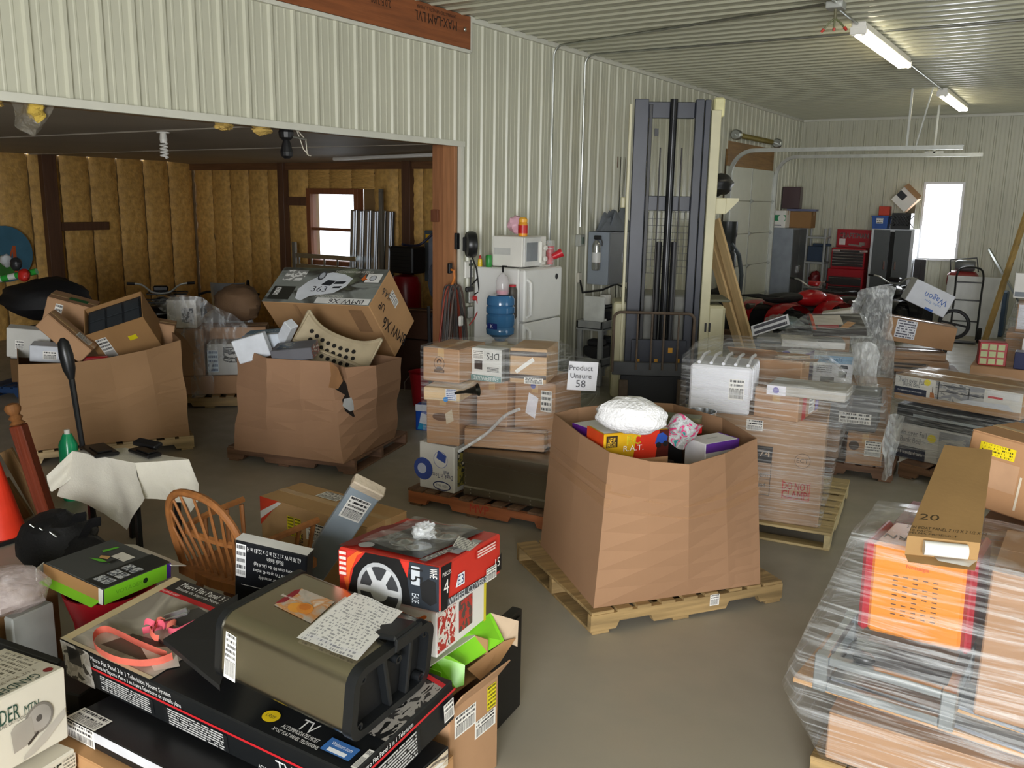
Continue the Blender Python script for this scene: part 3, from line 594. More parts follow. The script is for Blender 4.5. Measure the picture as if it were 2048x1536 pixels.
# water cooler in front of the fridge side
bl = PZ(1000, 690, 1.0); wy = fy-.27; C0 = PY(1000, 690, wy); cz0 = C0.z
wc = thing('water_cooler', 'beige water cooler in front of the refrigerator', 'water cooler', (C0.x, wy, 0)); beige = mat('#c8b88f', .45)
wcx = .3; G().box((0, 0, (cz0-.02)/2), (.32, .3, cz0-.02), b=.02).obj('cooler_body', beige, wc); G().lathe([(.17, cz0-.04), (.15, cz0), (.08, cz0+.015), (.075, cz0+.04)], 22).obj('bottle_collar', beige, wc, True)
zt = PY(1000, 597, wy).z; hb = zt-cz0
t = thing('water_bottle', 'large blue water bottle upside down on the cooler', 'water bottle', (C0.x, wy, cz0+.045)); rr = .135
G().lathe([(.05, 0), (.06, .02), (rr, .07), (rr+.004, .12), (rr-.008, .14), (rr+.004, .16), (rr+.004, hb*.55), (rr-.01, hb*.58), (rr+.004, hb*.61), (rr+.004, hb*.72), (rr-.01, hb*.75), (rr+.002, hb*.78), (rr, hb*.9), (rr*.85, hb*.97), (.02, hb*.985)], 26).obj('bottle_body', mat('#4b86b8', .12, var=.08, trans=.35), t, True)
quad('bottle_label', (-.05, -rr-.012, hb*.28), (.11, 0, 0), (0, 0, .055), mat('#1f2f78', .4), t); text('K', (-.0, -rr-.0135, hb*.28+.028), (1, 0, 0), (0, 0, 1), .035, '#e8ecf4', t)
zt2 = zt+.0
t = thing('soap_dispenser', 'clear pump bottle with pink residue standing on the blue water bottle', 'bottle', (C0.x+.02, wy, cz0+.048+hb*.985))
G().lathe([(.06, 0), (.065, .02), (.065, .13), (.05, .17), (.018, .2)], 18).obj('bottle_body', mat('#e9e4e6', .1, var=0, alpha=.35, key='clearpet'), t, True); G().lathe([(.05, .003), (.06, .02), (.06, .04)], 16).obj('pink_residue', mat('#d66a86', .4), t, True); G().box((0, 0, .24), (.012, .012, .06)).box((.02, 0, .27), (.06, .015, .015), b=.004).obj('pump', blackp, t)
P0 = PY(1023, 605, fy-.06); t = thing('hanging_grease_gun', 'dark cylindrical tool with a red strap hanging on the refrigerator side', 'tool', (P0.x, fy-.0515, P0.z)); G().lathe([(.04, -.16), (.05, -.14), (.05, .12), (.035, .16)], 14).obj('tool_body', mat('#4a443c', .5), t, True); G().box((-.055, -.03, -.02), (.012, .012, .36), b=.003).obj('red_strap', mat('#bb2a34', .4), t); G().lathe([(.037, .15), (.037, .175)], 12).obj('red_ring', mat('#bb2a34', .4), t)
# wall cabinet with extinguisher
A = PX(1173, 463, WX); cd = .35
Cc = PX(1173, 567, WX); cy0 = A.y; cz1 = A.z; cz0_ = Cc.z
wcab = thing('wall_cabinet', 'grey steel wall cabinet with a fire extinguisher on its side', 'cabinet', (WX+.03, cy0, cz0_)); gm = mat('#8f979f', .45, var=.04); gm2 = mat('#6d7174', .45, var=.04)
cw, chh = .92, cz1-cz0_; cdx = PY(1218, 480, cy0).x-WX-.03
G().box((cdx/2, cw/2, chh/2), (cdx, cw, chh), b=.005).obj('cabinet_body', gm, wcab)
for k in range(2):
    o = G().box((cdx+.008, cw*(.25+.5*k), chh/2), (.016, cw/2-.01, chh-.02), b=.003).obj('cabinet_door', gm2, wcab); G().box((cdx+.03, cw*(.44+.12*k), chh/2), (.03, .02, .12), b=.004).obj('handle', chrome, o)
E1 = PY(1193, 508, cy0-.06); t = thing('fire_extinguisher', 'silver fire extinguisher with black valve on the cabinet side', 'extinguisher', (min(E1.x, WX+cdx-.02), cy0-.062, E1.z-.2))
G().lathe([(.045, 0), (.055, .02), (.055, .3), (.04, .35), (.018, .37)], 18).obj('cylinder', mat('#bfc1bf', .25, .8), t, True); G().lathe([(.0565, .1), (.0565, .22)], 18, cap=False).obj('label_band', printmat('#d8d8d4', '#3a3a3a', 8, .55), t, True)
G().box((.01, 0, .4), (.1, .03, .05), b=.01).tube([(.05, 0, .4), (.075, 0, .34), (.07, 0, .3)], .008).obj('valve', blackp, t)
def cloth(name, label, cat, c, sx, sy, h, m, seed, yaw=0, n=18):
    g = G(); R = random.Random(seed)
    def f(a, b):
        x, y = (a-.5)*2, (b-.5)*2; r = math.hypot(x, y); k = max(0, 1-r**2.2)
        z = h*k*(.55+.9*abs(noise.noise(V((x*1.7+seed, y*1.7, 0))))+.35*noise.noise(V((x*4, y*4+seed, 1))))
        return V((x*sx+.06*sx*noise.noise(V((y*3, seed, 0))), y*sy+.06*sy*noise.noise(V((x*3, seed, 5))), max(.004, z+.01)))
    g.grid(n, n, f); o = g.obj(name, m, None, True, c, (0, 0, yaw)); return tag(o, label, cat)
cloth('cloth_heap', 'grey cloth heaped on top of the wall cabinet', 'cloth', (WX+.05+cdx*.5, cy0+cw*.45, cz1), cdx*.46, cw*.5, .3, mat('#6f757c', .85, bump=.5, bs=12), 5)
c = onwall(1163, 480, .04); t = thing('switch_boxes', 'grey steel switch boxes between the conduits on the wall', 'switch', (WX+.04, yB, PX(1163, 480, WX).z)); G().box((0, 0, 0), (.07, .12, .14), b=.006).obj('box_body', galv2, t); G().box((.04, .0, -.0), (.01, .05, .08)).obj('switch_plate', mat('#5c6a60', .5), t)
c = onwall(1158, 555, .03); tag(G().box((0, 0, 0), (.04, .08, .12), b=.005).obj('wall_outlet', mat('#d8d4c6', .5), None, loc=c), 'small cream wall outlet below the switch boxes', 'outlet')
pipe('dark cable looping along the wall under the cabinet', [onwall(1160, 560, .05), onwall(1165, 585, .08), onwall(1205, 580, .08), onwall(1232, 568, .08), onwall(1250, 575, .1)], .012, 'cable', blackp, 'cable')
# utility cart with printer
cA = PX(1143, 640, WX+.1); cy = cA.y; ctz = cA.z-.03
ct = thing('utility_cart', 'grey plastic utility cart with deep shelves beside the refrigerator', 'cart', (WX+.1, cy+.12, 0)); gp = mat('#9a9c9b', .5); cw_, cd_ = .72, .36
for z_ in (.25, ctz-.08):
    o = G().box((cd_/2, cw_/2, z_), (cd_, cw_, .03)).obj('shelf', gp, ct)
    for c_, d_ in (((cd_-.015, cw_/2, z_+.05), (.03, cw_, .1)), ((.015, cw_/2, z_+.05), (.03, cw_, .1)), ((cd_/2, .015, z_+.05), (cd_, .03, .1)), ((cd_/2, cw_-.015, z_+.05), (cd_, .03, .1))): G().box(c_, d_, b=.006).obj('shelf_rim', gp, o)
for x_ in (.04, cd_-.04):
    for y_ in (.04, cw_-.04): G().box((x_, y_, ctz/2), (.06, .06, ctz-.02), b=.01).obj('leg', gp, ct)
top = V((WX+.1, cy+.12, ctz+.02))
t = thing('printer', 'black desktop printer on the utility cart', 'printer', top+V((.18, .46, -.06))); G().box((0, 0, .09), (.27, .38, .18), b=.02).obj('printer_body', mat('#1d1d1f', .4), t); G().box((-.05, 0, .2), (.14, .3, .04), b=.01).obj('paper_tray', blackp, t); G().box((.127, 0, .05), (.02, .25, .04)).obj('output_slot', mat('#0c0c0d', .5), t)
bottle('paper_roll', 'white paper tub on top of the black printer', 'tub', top+V((.15, .46, .163)), [(.06, 0), (.07, .01), (.07, .11), (.065, .12)], wmetal)
tag(G().box((.18, .06, .12), (.28, .025, .34), b=.006).obj('white_board', mat('#d6d8d2', .5), None, loc=top+V((0, .06, 0))), 'white board standing at the end of the utility cart', 'board')
bottle('paper_cup', 'small white paper cup on the utility cart', 'cup', top+V((.29, .19, -.063)), [(.022, 0), (.03, .08)], wmetal)
for k, (y_, z_, c_) in enumerate(((.22, .267, '#2a2a2c'), (.52, .267, '#3a3c3e'))): tag(G().box((.18, 0, .11), (.26, .24, .2), b=.02).box((.18, 0, .25), (.2, .16, .08), b=.02).obj('equipment_case', mat(c_, .6), None, loc=(WX+.1, cy+.12+y_, z_)), ['black equipment case on the lower cart shelf', 'dark grey equipment case on the lower cart shelf'][k], 'case')
tag(G().lathe([(.12, 0), (.15, .2), (.155, .22)], 18).obj('green_bucket', mat('#2a6a44', .5), None, True, (WX+.3, cy-.08, 0)), 'green bucket under the utility cart end', 'bucket')
# ================================================================ stacker truck
FP0 = PZ(1235, 815); FP1 = PZ(1385, 820); fu = (FP1-FP0); fu.z = 0; fu.normalize(); fn = V((-fu.y, fu.x, 0)); fyaw = math.atan2(fu.y, fu.x)
navy = mat('#2f333f', .4, var=.12, vs=5); cream = mat('#cdc7a4', .4, var=.07, vs=4); rust = mat('#5c4d3f', .6, var=.25, vs=14); dark = mat('#1a1a1c', .45, var=.15)
fk = thing('stacker_truck', 'cream and navy warehouse stacker truck with a tall mast', 'forklift', FP0, fyaw)
def FL(px, py, dep): P = PN(px, py, FP0+fn*dep, fn)-FP0; return P.dot(fu), P.z
def fbox(name, x0, y0, x1, y1, dep, th, m, b=.004, par=None):
    ym, xm = (y0+y1)/2, (x0+x1)/2; a, c = FL(x0, ym, dep)[0], FL(x1, ym, dep)[0]; zt, zb = FL(xm, y0, dep)[1], max(.02, FL(xm, y1, dep)[1])
    return G().box(((a+c)/2, dep+th/2, (zt+zb)/2), (c-a, th, zt-zb), b=b).obj(name, m, par or fk)
ztop = FL(1345, 198, .35)[1]
def xat(px, py, dep=.35): return FL(px, py, dep)[0]
for x0, x1 in ((xat(1270, 215), xat(1298, 215)), (xat(1393, 200), xat(1410, 200))):
    G().box(((x0+x1)/2, .4, ztop/2+.03), (x1-x0, .1, ztop-.06), b=.006).obj('mast_rail', navy, fk)
xr = xat(1412, 200); xr2 = xat(1424, 200)
G().box(((xr+xr2)/2, .44, ztop/2+.03), (xr2-xr, .14, ztop-.06), b=.006).obj('mast_rail', navy, fk)
xi0, xi1 = xat(1300, 215), xat(1307, 215); G().box(((xi0+xi1)/2, .45, ztop/2), (xi1-xi0, .1, ztop-.1), b=.004).obj('inner_rail', dark, fk)
G().box((xat(1262, 300)-.015, .44, ztop/2), (.03, .12, ztop-.1), b=.004).obj('side_plate', cream, fk)
xc0, xc1 = xat(1427, 240), xat(1443, 240); G().box(((xc0+xc1)/2, .55, (ztop-.1)/2+.03), (xc1-xc0+.02, .25, ztop-.16), b=.006).obj('side_plate', cream, fk)
xl, xrr = xat(1298, 215), xat(1393, 200)
for za, zb in ((FL(1345, 203, .4)[1], FL(1345, 236, .4)[1]), (FL(1335, 392, .4)[1], FL(1335, 422, .4)[1])):
    G().box(((xl+xrr)/2, .46, (za+zb)/2), (xrr-xl, .06, za-zb), b=.006).obj('crossbar', navy, fk)
xm = xat(1348, 215); G().tube([(xm, .36, .32), (xm, .36, ztop)], .042, 14).obj('lift_cylinder', mat('#1f2023', .25, .3), fk, True)
zc = FL(1330, 484, .36)[1]
for s in (-.085, .085): G().tube([(xm+s, .4, .3), (xm+s, .4, zc)], .036, 10).obj('side_cylinder', dark, fk, True)
for s in (-.12, .11): G().tube([(xm+s, .38, .3), (xm+s, .38, ztop-.5)], .008, 6).obj('chain', mat('#3a3836', .5, .6), fk)
G().box((xm-.17, .38, FL(1308, 265, .4)[1]), (.04, .04, .08)).obj('latch_block', dark, fk)
# wire guard behind the mast
gx0, gx1 = FL(1286, 480, .5)[0], FL(1376, 480, .5)[0]; gz1, gz0 = FL(1330, 424, .5)[1], FL(1330, 547, .5)[1]
gd = G()
for i in range(11): x_ = gx0+(gx1-gx0)*i/10; gd.box((x_, .52, (gz0+gz1)/2), (.005, .005, gz1-gz0))
for i in range(10): z_ = gz0+(gz1-gz0)*i/9; gd.box(((gx0+gx1)/2, .524, z_), (gx1-gx0, .005, .005))
gd.obj('wire_guard', mat('#333230', .5), fk)
# battery compartment and lower body
bw0, bw1 = FL(1244, 700, .55)[0], FL(1395, 700, .55)[0]; bz1 = FL(1320, 590, .6)[1]
G().box(((bw0+bw1)/2, .95, bz1/2+.05), (bw1-bw0, .7, bz1-.1), b=.02).obj('battery_cover', mat('#8f8f86', .5), fk)
fbox('front_plate', 1262, 680, 1372, 730, .3, .05, navy); 
for xx in (1272, 1308, 1352): fbox('warning_sticker', xx, 718, xx+7, 727, .29, .004, mat('#d89a1e', .5), .0)
fbox('warning_sticker', 1336, 696, 1345, 706, .29, .004, mat('#d89a1e', .5), 0)
fbox('side_body', 1224, 604, 1250, 800, .42, .5, cream, .02)
sb = fbox('side_body', 1410, 612, 1446, 800, .42, .9, cream, .03)
for xx in (1409, 1417): fbox('slot', xx, 646, xx+4, 664, .415, .004, dark, 0)
bx = FL(1446, 700, .42)[0]
for k in range(7): G().box((bx+.002, 1.05, .95-.04*k), (.006, .3, .018)).obj('louvre', dark, fk)
G().box((FL(1427, 612, .8)[0], .85, FL(1427, 606, .42)[1]+.01), (.3, .6, .03), b=.01).obj('side_body_lid', mat('#6a6a58', .6), fk)
# overhead guard and lamp box
zg1, zg0 = FL(1440, 396, .7)[1], FL(1440, 428, .7)[1]; gx = FL(1412, 410, .7)[0]; gx2 = FL(1474, 410, .7)[0]
G().box((gx+(gx2-gx)*.3, .95, (zg0+zg1)/2), ((gx2-gx)*.6, .75, zg1-zg0), b=.008).obj('overhead_guard', cream, fk)
G().add([(gx+(gx2-gx)*.6, .6, zg0), (gx2, .6, zg1-.03), (gx2, .6, zg1), (gx+(gx2-gx)*.6, .6, zg1), (gx+(gx2-gx)*.6, 1.3, zg0), (gx2, 1.3, zg1-.03), (gx2, 1.3, zg1), (gx+(gx2-gx)*.6, 1.3, zg1)], [(0, 1, 2, 3), (7, 6, 5, 4), (0, 4, 5, 1), (1, 5, 6, 2), (2, 6, 7, 3), (3, 7, 4, 0)]).obj('overhead_guard', cream, fk)
fbox('lamp_box', 1428, 195, 1450, 234, .5, .14, mat('#d8d3a0', .4), .015)
G().box((FL(1250, 396, .5)[0]-.02, .55, FL(1250, 405, .5)[1]), (.05, .12, .12), b=.01).obj('lamp_box', cream, fk)
# load backrest with bars, carriage, forks
bx0, bx1 = FL(1226, 690, .05)[0], FL(1386, 690, .05)[0]; tz, cz_ = FL(1306, 626, .05)[1], FL(1306, 735, .05)[1]
R = .07; pts = [(bx0, .05, cz_-.06), (bx0, .05, tz-R)]+[(bx0+R-R*math.cos(a*PI/8), .05, tz-R+R*math.sin(a*PI/8)) for a in range(1, 5)]+[(bx1-R+R*math.sin(a*PI/8), .05, tz-R+R*math.cos(a*PI/8)) for a in range(0, 5)]+[(bx1, .05, cz_-.06)]
G().tube(pts, .016, 8).obj('backrest_frame', rust, fk, True)
for f_ in (.3, .48, .63, .81): x_ = bx0+(bx1-bx0)*f_; G().tube([(x_, .055, cz_-.03), (x_, .055, tz)], .011, 6).obj('backrest_bar', rust, fk)
fbox('carriage', 1224, 726, 1390, 752, .06, .06, mat('#4a4c50', .5, var=.15), .006); fbox('carriage', 1240, 752, 1378, 806, .12, .08, mat('#23252a', .5), .006)
for xx in (1236, 1353):
    x_ = FL(xx+10, 780, .02)[0]; zf = FL(xx, 760, .02)[1]
    G().box((x_, .03, zf/2), (.1, .04, zf), b=.005).box((x_, -.15, .045), (.1, .4, .04), b=.005).obj('fork', rust, fk)
for x_ in (bw0+.02, bw1+.05): G().lathe([(.07, -.05), (.085, -.04), (.085, .04), (.07, .05)], 16, (x_, .35, .087), 'x').obj('wheel', mat('#2a2622', .7), fk, True)
for x_ in (bw0+.1, bw1-.1): G().lathe([(.1, -.05), (.12, -.04), (.12, .04), (.1, .05)], 16, (x_, 1.2, .122), 'x').obj('wheel', mat('#2a2622', .7), fk, True)
bag = PN(1425, 378, FP0+fn*.95, fn); rag('black_bag', 'black plastic bag lying on the truck guard', 'bag', (bag.x+.06, bag.y+.03, FL(1440, 396, .7)[1]+.15), (.15, .22, .12), mat('#17171a', .4, bump=.3, bs=9), 3, rough=.2)
# ---------------------------------------------------------------- by the overhead door: planks, dust collector, compressor parts
def plank(label, p0, p1, w, d, m, name='wooden_plank', cat='plank', group=None):
    a, b = V(p0), V(p1); L = (b-a).length; o = G().box((0, 0, L/2), (w, d, L), b=.003).obj(name, m, None, loc=a); o.rotation_mode = 'QUATERNION'; o.rotation_quaternion = (b-a).to_track_quat('Z', 'X'); return tag(o, label, cat, group)
pl = wood('#c9ab7c', var=.15)
yp = 13.2
for k, (a, b) in enumerate((((1490, 690), (1424, 455)), ((1478, 690), (1421, 490)), ((1500, 690), (1432, 440)))):
    P0 = PZ(a[0]-8*k, 800, 0) if False else V((PY(a[0], a[1], 12.4).x, 12.4, .03)); P1 = PY(b[0], b[1], 13.0)
    A = PX(b[0], b[1], WX+.95+.06*k); dirp = PY(a[0], a[1], A.y-.3)
    d = dirp-A; t_ = (A.z-.03)/(-d.z) if d.z else 1
    plank('pale timber plank leaning on the wall, '+['middle one of three', 'lowest one of three', 'tallest one of three'][k], A+d*t_, A, .13, .04, pl, group='planks leaning by the overhead door')
V0 = PX(1452, 480, WX+.35); dc = thing('dust_collector', 'black cyclone dust collector with ribbed hose by the overhead door', 'vacuum', (WX+.4, V0.y-.1, 0)); dz = V0.z
G().lathe([(.1, .9), (.16, 1.25), (.16, 1.45), (.13, 1.5)], 18).obj('cone', mat('#26272a', .4), dc, True); zz = PX(1450, 443, WX+.4).z
G().lathe([(.14, 1.5), (.14, zz-.25), (.155, zz-.22), (.155, zz)], 20).obj('motor_drum', mat('#2b2e2d', .35), dc, True); G().lathe([(.22, .02), (.24, .06), (.24, .85), (.12, .9)], 20).obj('dust_bin', mat('#1b1b1d', .5), dc, True)
hp = [PX(1462, 487, WX+.5), PX(1478, 510, WX+.55), PX(1483, 550, WX+.55), PX(1478, 600, WX+.5), PX(1468, 625, WX+.5)]
G().tube([p-V(dc.location) for p in hp], .035, 10).obj('hose', mat('#4a5254', .45, bump=.8, bs=60), dc, True)
# ================================================================ pallets and bulk boxes
palw = wood('#b59d74', ax=0, var=.3); palg = wood('#9c8257', ax=0, var=.35); palb = wood('#7a5b46', ax=0, var=.3); palo = wood('#a5623c', ax=0, var=.22); pald = wood('#6a4e38', ax=1, var=.3)
def pallet(label, c, yaw, w=1.219, d=1.016, m=palg, md=None, nd=9, group=None, stamp=None):
    """c = floor centre; stringers run along local x, deck boards across"""
    t = thing('pallet', label, 'pallet', (c[0], c[1], 0), yaw, group); md = md or m; hh = .09
    prof = [(-w/2, 0), (-w/2+.15, 0), (-w/2+.17, .04), (-w/2+.36, .04), (-w/2+.38, 0), (w/2-.38, 0), (w/2-.36, .04), (w/2-.17, .04), (w/2-.15, 0), (w/2, 0), (w/2, hh), (-w/2, hh)]
    for y_ in (-d/2+.02, 0, d/2-.02): G().prism(prof, y_-.019, y_+.019, lambda x, z, y: V((x, y, z+.019))).obj('stringer', m, t)
    R = random.Random(int(abs(c[0]*1000))); bw = .09
    for k in range(nd):
        x_ = -w/2+.045+(w-.09)*k/(nd-1)+(R.uniform(-.012, .012) if 0 < k < nd-1 else 0); wd = .135 if k in (0, nd-1) else bw
        if k == 0: x_ += .022
        if k == nd-1: x_ -= .022
        G().box((x_, R.uniform(-.006, .006), .109+.0085), (wd*R.uniform(.92, 1.04), d, .017), (0, 0, R.uniform(-.01, .01)), b=.002).obj('deck_board', md, t)
    for x_ in (-w/2+.06, -.06+0, .3*0+w/2-.06): G().box((x_, 0, .0095), (.1, d, .017), b=.002).obj('bottom_board', md, t)
    if stamp: text(stamp, (-.0, -d/2-.0005, .07), (1, 0, 0), (0, 0, 1), .06, '#b8382a', t)
    return t
def pallet_px(label, pf, pr_, **k):
    """front-left and front-right floor pixels of the stringer side"""
    A, B = PZ(*pf), PZ(*pr_); u = (B-A); yaw = math.atan2(u.y, u.x); n = V((-u.y, u.x, 0)).normalized(); w = k.pop('w', 1.219); d = k.pop('d', 1.016)
    c = (A+B)/2+n*d/2 if not k.pop('anchor_l', False) else A+u.normalized()*w/2+n*d/2
    return pallet(label, c, yaw, w, d, **k), c, yaw
PT = .127
def gaylord(label, bot, top, zt, m, creases=(), wall=.006, z0=PT, bulge=0.):
    """open bulk box lofted from a floor outline to a rim outline; bot/top are matching point lists, zt rim heights"""
    cx = sum(p[0] for p in bot)/len(bot); cy = sum(p[1] for p in bot)/len(bot); t = thing('bulk_box', label, 'box', (cx, cy, z0)); n = len(bot); K = 8
    def loop(off, k):
        a = k/K; out = []
        for i in range(n):
            b, q = V((bot[i][0]-cx, bot[i][1]-cy, 0)), V((top[i][0]-cx, top[i][1]-cy, zt[i]-z0)); p = b.lerp(q, a)
            r = V((p.x, p.y, 0)); r = r.normalized() if r.length > 1e-6 else r
            s = bulge*math.sin(a*PI)*noise.noise(V((i*1.7, a*3, cx))); p = p+r*(s-off); out.append(p)
        return out
    g = G(); vs = []
    for k in range(K+1): vs += loop(0, k)
    for k in range(K+1): vs += loop(wall, k)
    fs = []; N2 = (K+1)*n
    for k in range(K):
        for i in range(n): j = (i+1) % n; fs.append((k*n+i, k*n+j, (k+1)*n+j, (k+1)*n+i)); fs.append((N2+k*n+j, N2+k*n+i, N2+(k+1)*n+i, N2+(k+1)*n+j))
    for i in range(n): j = (i+1) % n; fs.append((K*n+i, K*n+j, N2+K*n+j, N2+K*n+i))
    g.add(vs, fs).obj('box_wall', m, t)
    G().add([V((b[0]-cx, b[1]-cy, .003)) for b in bot], [tuple(range(n))]).obj('box_bottom', m, t)
    return t
def dense(poly, k=3):
    out = []
    for i in range(len(poly)):
        a, b = V(poly[i]), V(poly[(i+1) % len(poly)]); out += [a.lerp(b, j/k) for j in range(k)]
    return out
# main bulk box, middle of the floor
P, pc, py_ = pallet_px('worn grey-brown pallet under the full bulk box in the middle of the floor', (1181, 1272), (1560, 1203), anchor_l=True, d=1.03)
text('', (0, 0, 0), (1, 0, 0), (0, 0, 1), .01, '#000000') if False else None
quad('label', (.12, -1.03/2-.0012, .05), (.06, 0, 0), (0, 0, .065), plabel(.5, 5), P)
bl, bf, br = PZ(1080.6, 1089.7, PT), PZ(1187, 1216.7, PT), PZ(1520.7, 1167.6, PT); bk = bl+(br-bf)
gm1 = mat('#a07c5e', .8, var=.05, vs=2.2, bump=.05, bs=40, spec=.25)
# rim: octagon seen in the photograph, at about 0.98 m
zr = .975
T = [PZ(px, py, zr) for px, py in ((1107.7, 827), (1160, 868), (1219, 905), (1300, 923), (1378.5, 929), (1450, 907), (1514, 876.5), (1446, 836), (1345, 807), (1270, 803), (1212.6, 808.8), (1155, 815))]
L3 = lambda a, b, t: a.lerp(b, t)
Bt = [bl, L3(bl, bf, .5), bf, L3(bf, br, .3), L3(bf, br, .55), L3(bf, br, .8), br, L3(br, bk, .45), L3(br, bk, .85), L3(bk, bl, .15), L3(bk, bl, .45), L3(bk, bl, .75)]
gb = gaylord('tall brown bulk box full of returned goods on the worn pallet', [(p.x, p.y) for p in Bt], [(p.x, p.y) for p in T], [zr]*12, gm1)
# clear tape band round it
def band(t, pts, zs, h, m, name='tape_band'):
    g = G(); n = len(pts); o = V(t.location)
    vs = [V(p)+V((0, 0, z))-o for p, z in zip(pts, zs)]+[V(p)+V((0, 0, z+h))-o for p, z in zip(pts, zs)]
    g.add(vs, [(i, i+1, n+i+1, n+i) for i in range(n-1)]); return g.obj(name, m, t)
ctape = mat('#c79b72', .12, var=.05, alpha=.35, key='clear_tape')
def mixl(i, a, out=.004):
    b, q = Bt[i], T[i]; p = b.lerp(q, a); c = V((sum(x.x for x in Bt)/12, sum(x.y for x in Bt)/12, 0)); r = V((p.x-c.x, p.y-c.y, 0)).normalized(); return V((p.x, p.y, 0))+r*out, PT+(zr-PT)*a
for a0, h in ((.72, .05), (.63, .05)):
    q = [mixl(i, a0+.03*math.sin(i)) for i in range(0, 7)]; band(gb, [x for x, _ in q], [z for _, z in q], h, ctape)
# second bulk box (side room) with the big toy car carton on it
P, pc, py_ = pallet_px('brown pallet under the torn bulk box', (461.5, 920.5), (702.5, 950.2), m=palb)
b0, b1, b2 = PZ(469, 899, PT), PZ(687, 927.7, PT), PZ(789, 875, PT); b3 = b0+(b2-b1)
t0, t1_, t2_, t3_, t4_ = PZ(475, 692, .98), PZ(533, 716, .95), PZ(659, 723, .93), PZ(752, 731, .92), PZ(803, 715, .9); t5 = PZ(770, 690, .92)
B2 = [b0, L3(b0, b1, .3), L3(b0, b1, .65), b1, L3(b1, b2, .33), L3(b1, b2, .66), b2, L3(b2, b3, .5), b3, L3(b3, b0, .5)]
T2 = [t0, t1_, PZ(600, 721, .94), t2_, PZ(690, 735, .92), t3_, t4_, t4_.lerp(b3, .5), V((b3.x, b3.y, 0)), t0.lerp(b3, .5)]
Z2 = [.98, .95, .94, .93, .92, .92, .9, .9, .95, .97]
gm2_ = mat('#a07c60', .8, var=.06, vs=2.2, bump=.05, bs=40, spec=.25)
gb2 = gaylord('brown bulk box with a torn corner carrying the toy car carton', [(p.x, p.y) for p in B2], [(p.x, p.y) for p in T2], Z2, gm2_, bulge=.08)
# torn hole: ragged dark patch with white filling, and loose flap at the lower right
def tz(px, py, off=.012):
    n = V((b2-b1).y, ) if False else V(((b2-b1).y, -(b2-b1).x, 0)).normalized(); return PN(px, py, b1+n*off, n)
o2 = V(gb2.location)
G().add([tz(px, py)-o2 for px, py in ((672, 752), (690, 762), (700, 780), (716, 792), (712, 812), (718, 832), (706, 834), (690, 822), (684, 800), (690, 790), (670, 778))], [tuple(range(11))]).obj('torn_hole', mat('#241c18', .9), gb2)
G().add([tz(px, py, .02)-o2 for px, py in ((688, 798), (706, 794), (708, 820), (700, 823), (685, 812))], [tuple(range(5))]).obj('white_filling', mat('#d8dde2', .7), gb2)
G().add([tz(px, py, .02)-o2 for px, py in ((659, 723), (676, 736), (686, 762), (676, 778), (657, 775), (662, 750))], [tuple(range(6))]).obj('torn_flap', mat('#b9895f', .8), gb2)
# left bulk box
q0 = PZ(164, 890, PT); q1 = PZ(380, 871, PT); ql = PZ(45, 905, PT); Dv = V((-.87, .46, 0)); qb = q1+Dv; qc = ql+Dv
P = pallet('pale pallet under the left bulk box beside the covered stool', ((ql.x+q1.x+qb.x+qc.x)/4, (ql.y+q1.y+qb.y+qc.y)/4+.02, 0), math.atan2((q1-ql).y, (q1-ql).x), 1.36, 1.02, m=palw)
r0, r1, r2, r3 = PZ(36, 729, .86), PZ(142, 726, .86), PZ(219, 715, .88), PZ(361, 680, .99)
B1 = [ql, q0, L3(q0, q1, .4), L3(q0, q1, .75), q1, L3(q1, qb, .5), qb, L3(qb, qc, .5), qc, L3(qc, ql, .5)]
T1 = [r0, r1, r2, PZ(292, 700, .94), r3, r3+Dv*.5, r3+Dv, (r3+r0)/2+Dv*1.05, r0+Dv, r0+Dv*.5]
gb1 = gaylord('left brown bulk box piled with open cartons near the covered stool', [(p.x, p.y) for p in B1], [(p.x, p.y) for p in T1], [.86, .86, .88, .94, .99, 1., 1., .98, .95, .9], mat('#9c7a58', .8, var=.06, vs=2.2, bump=.05, bs=40, spec=.25), bulge=.03)
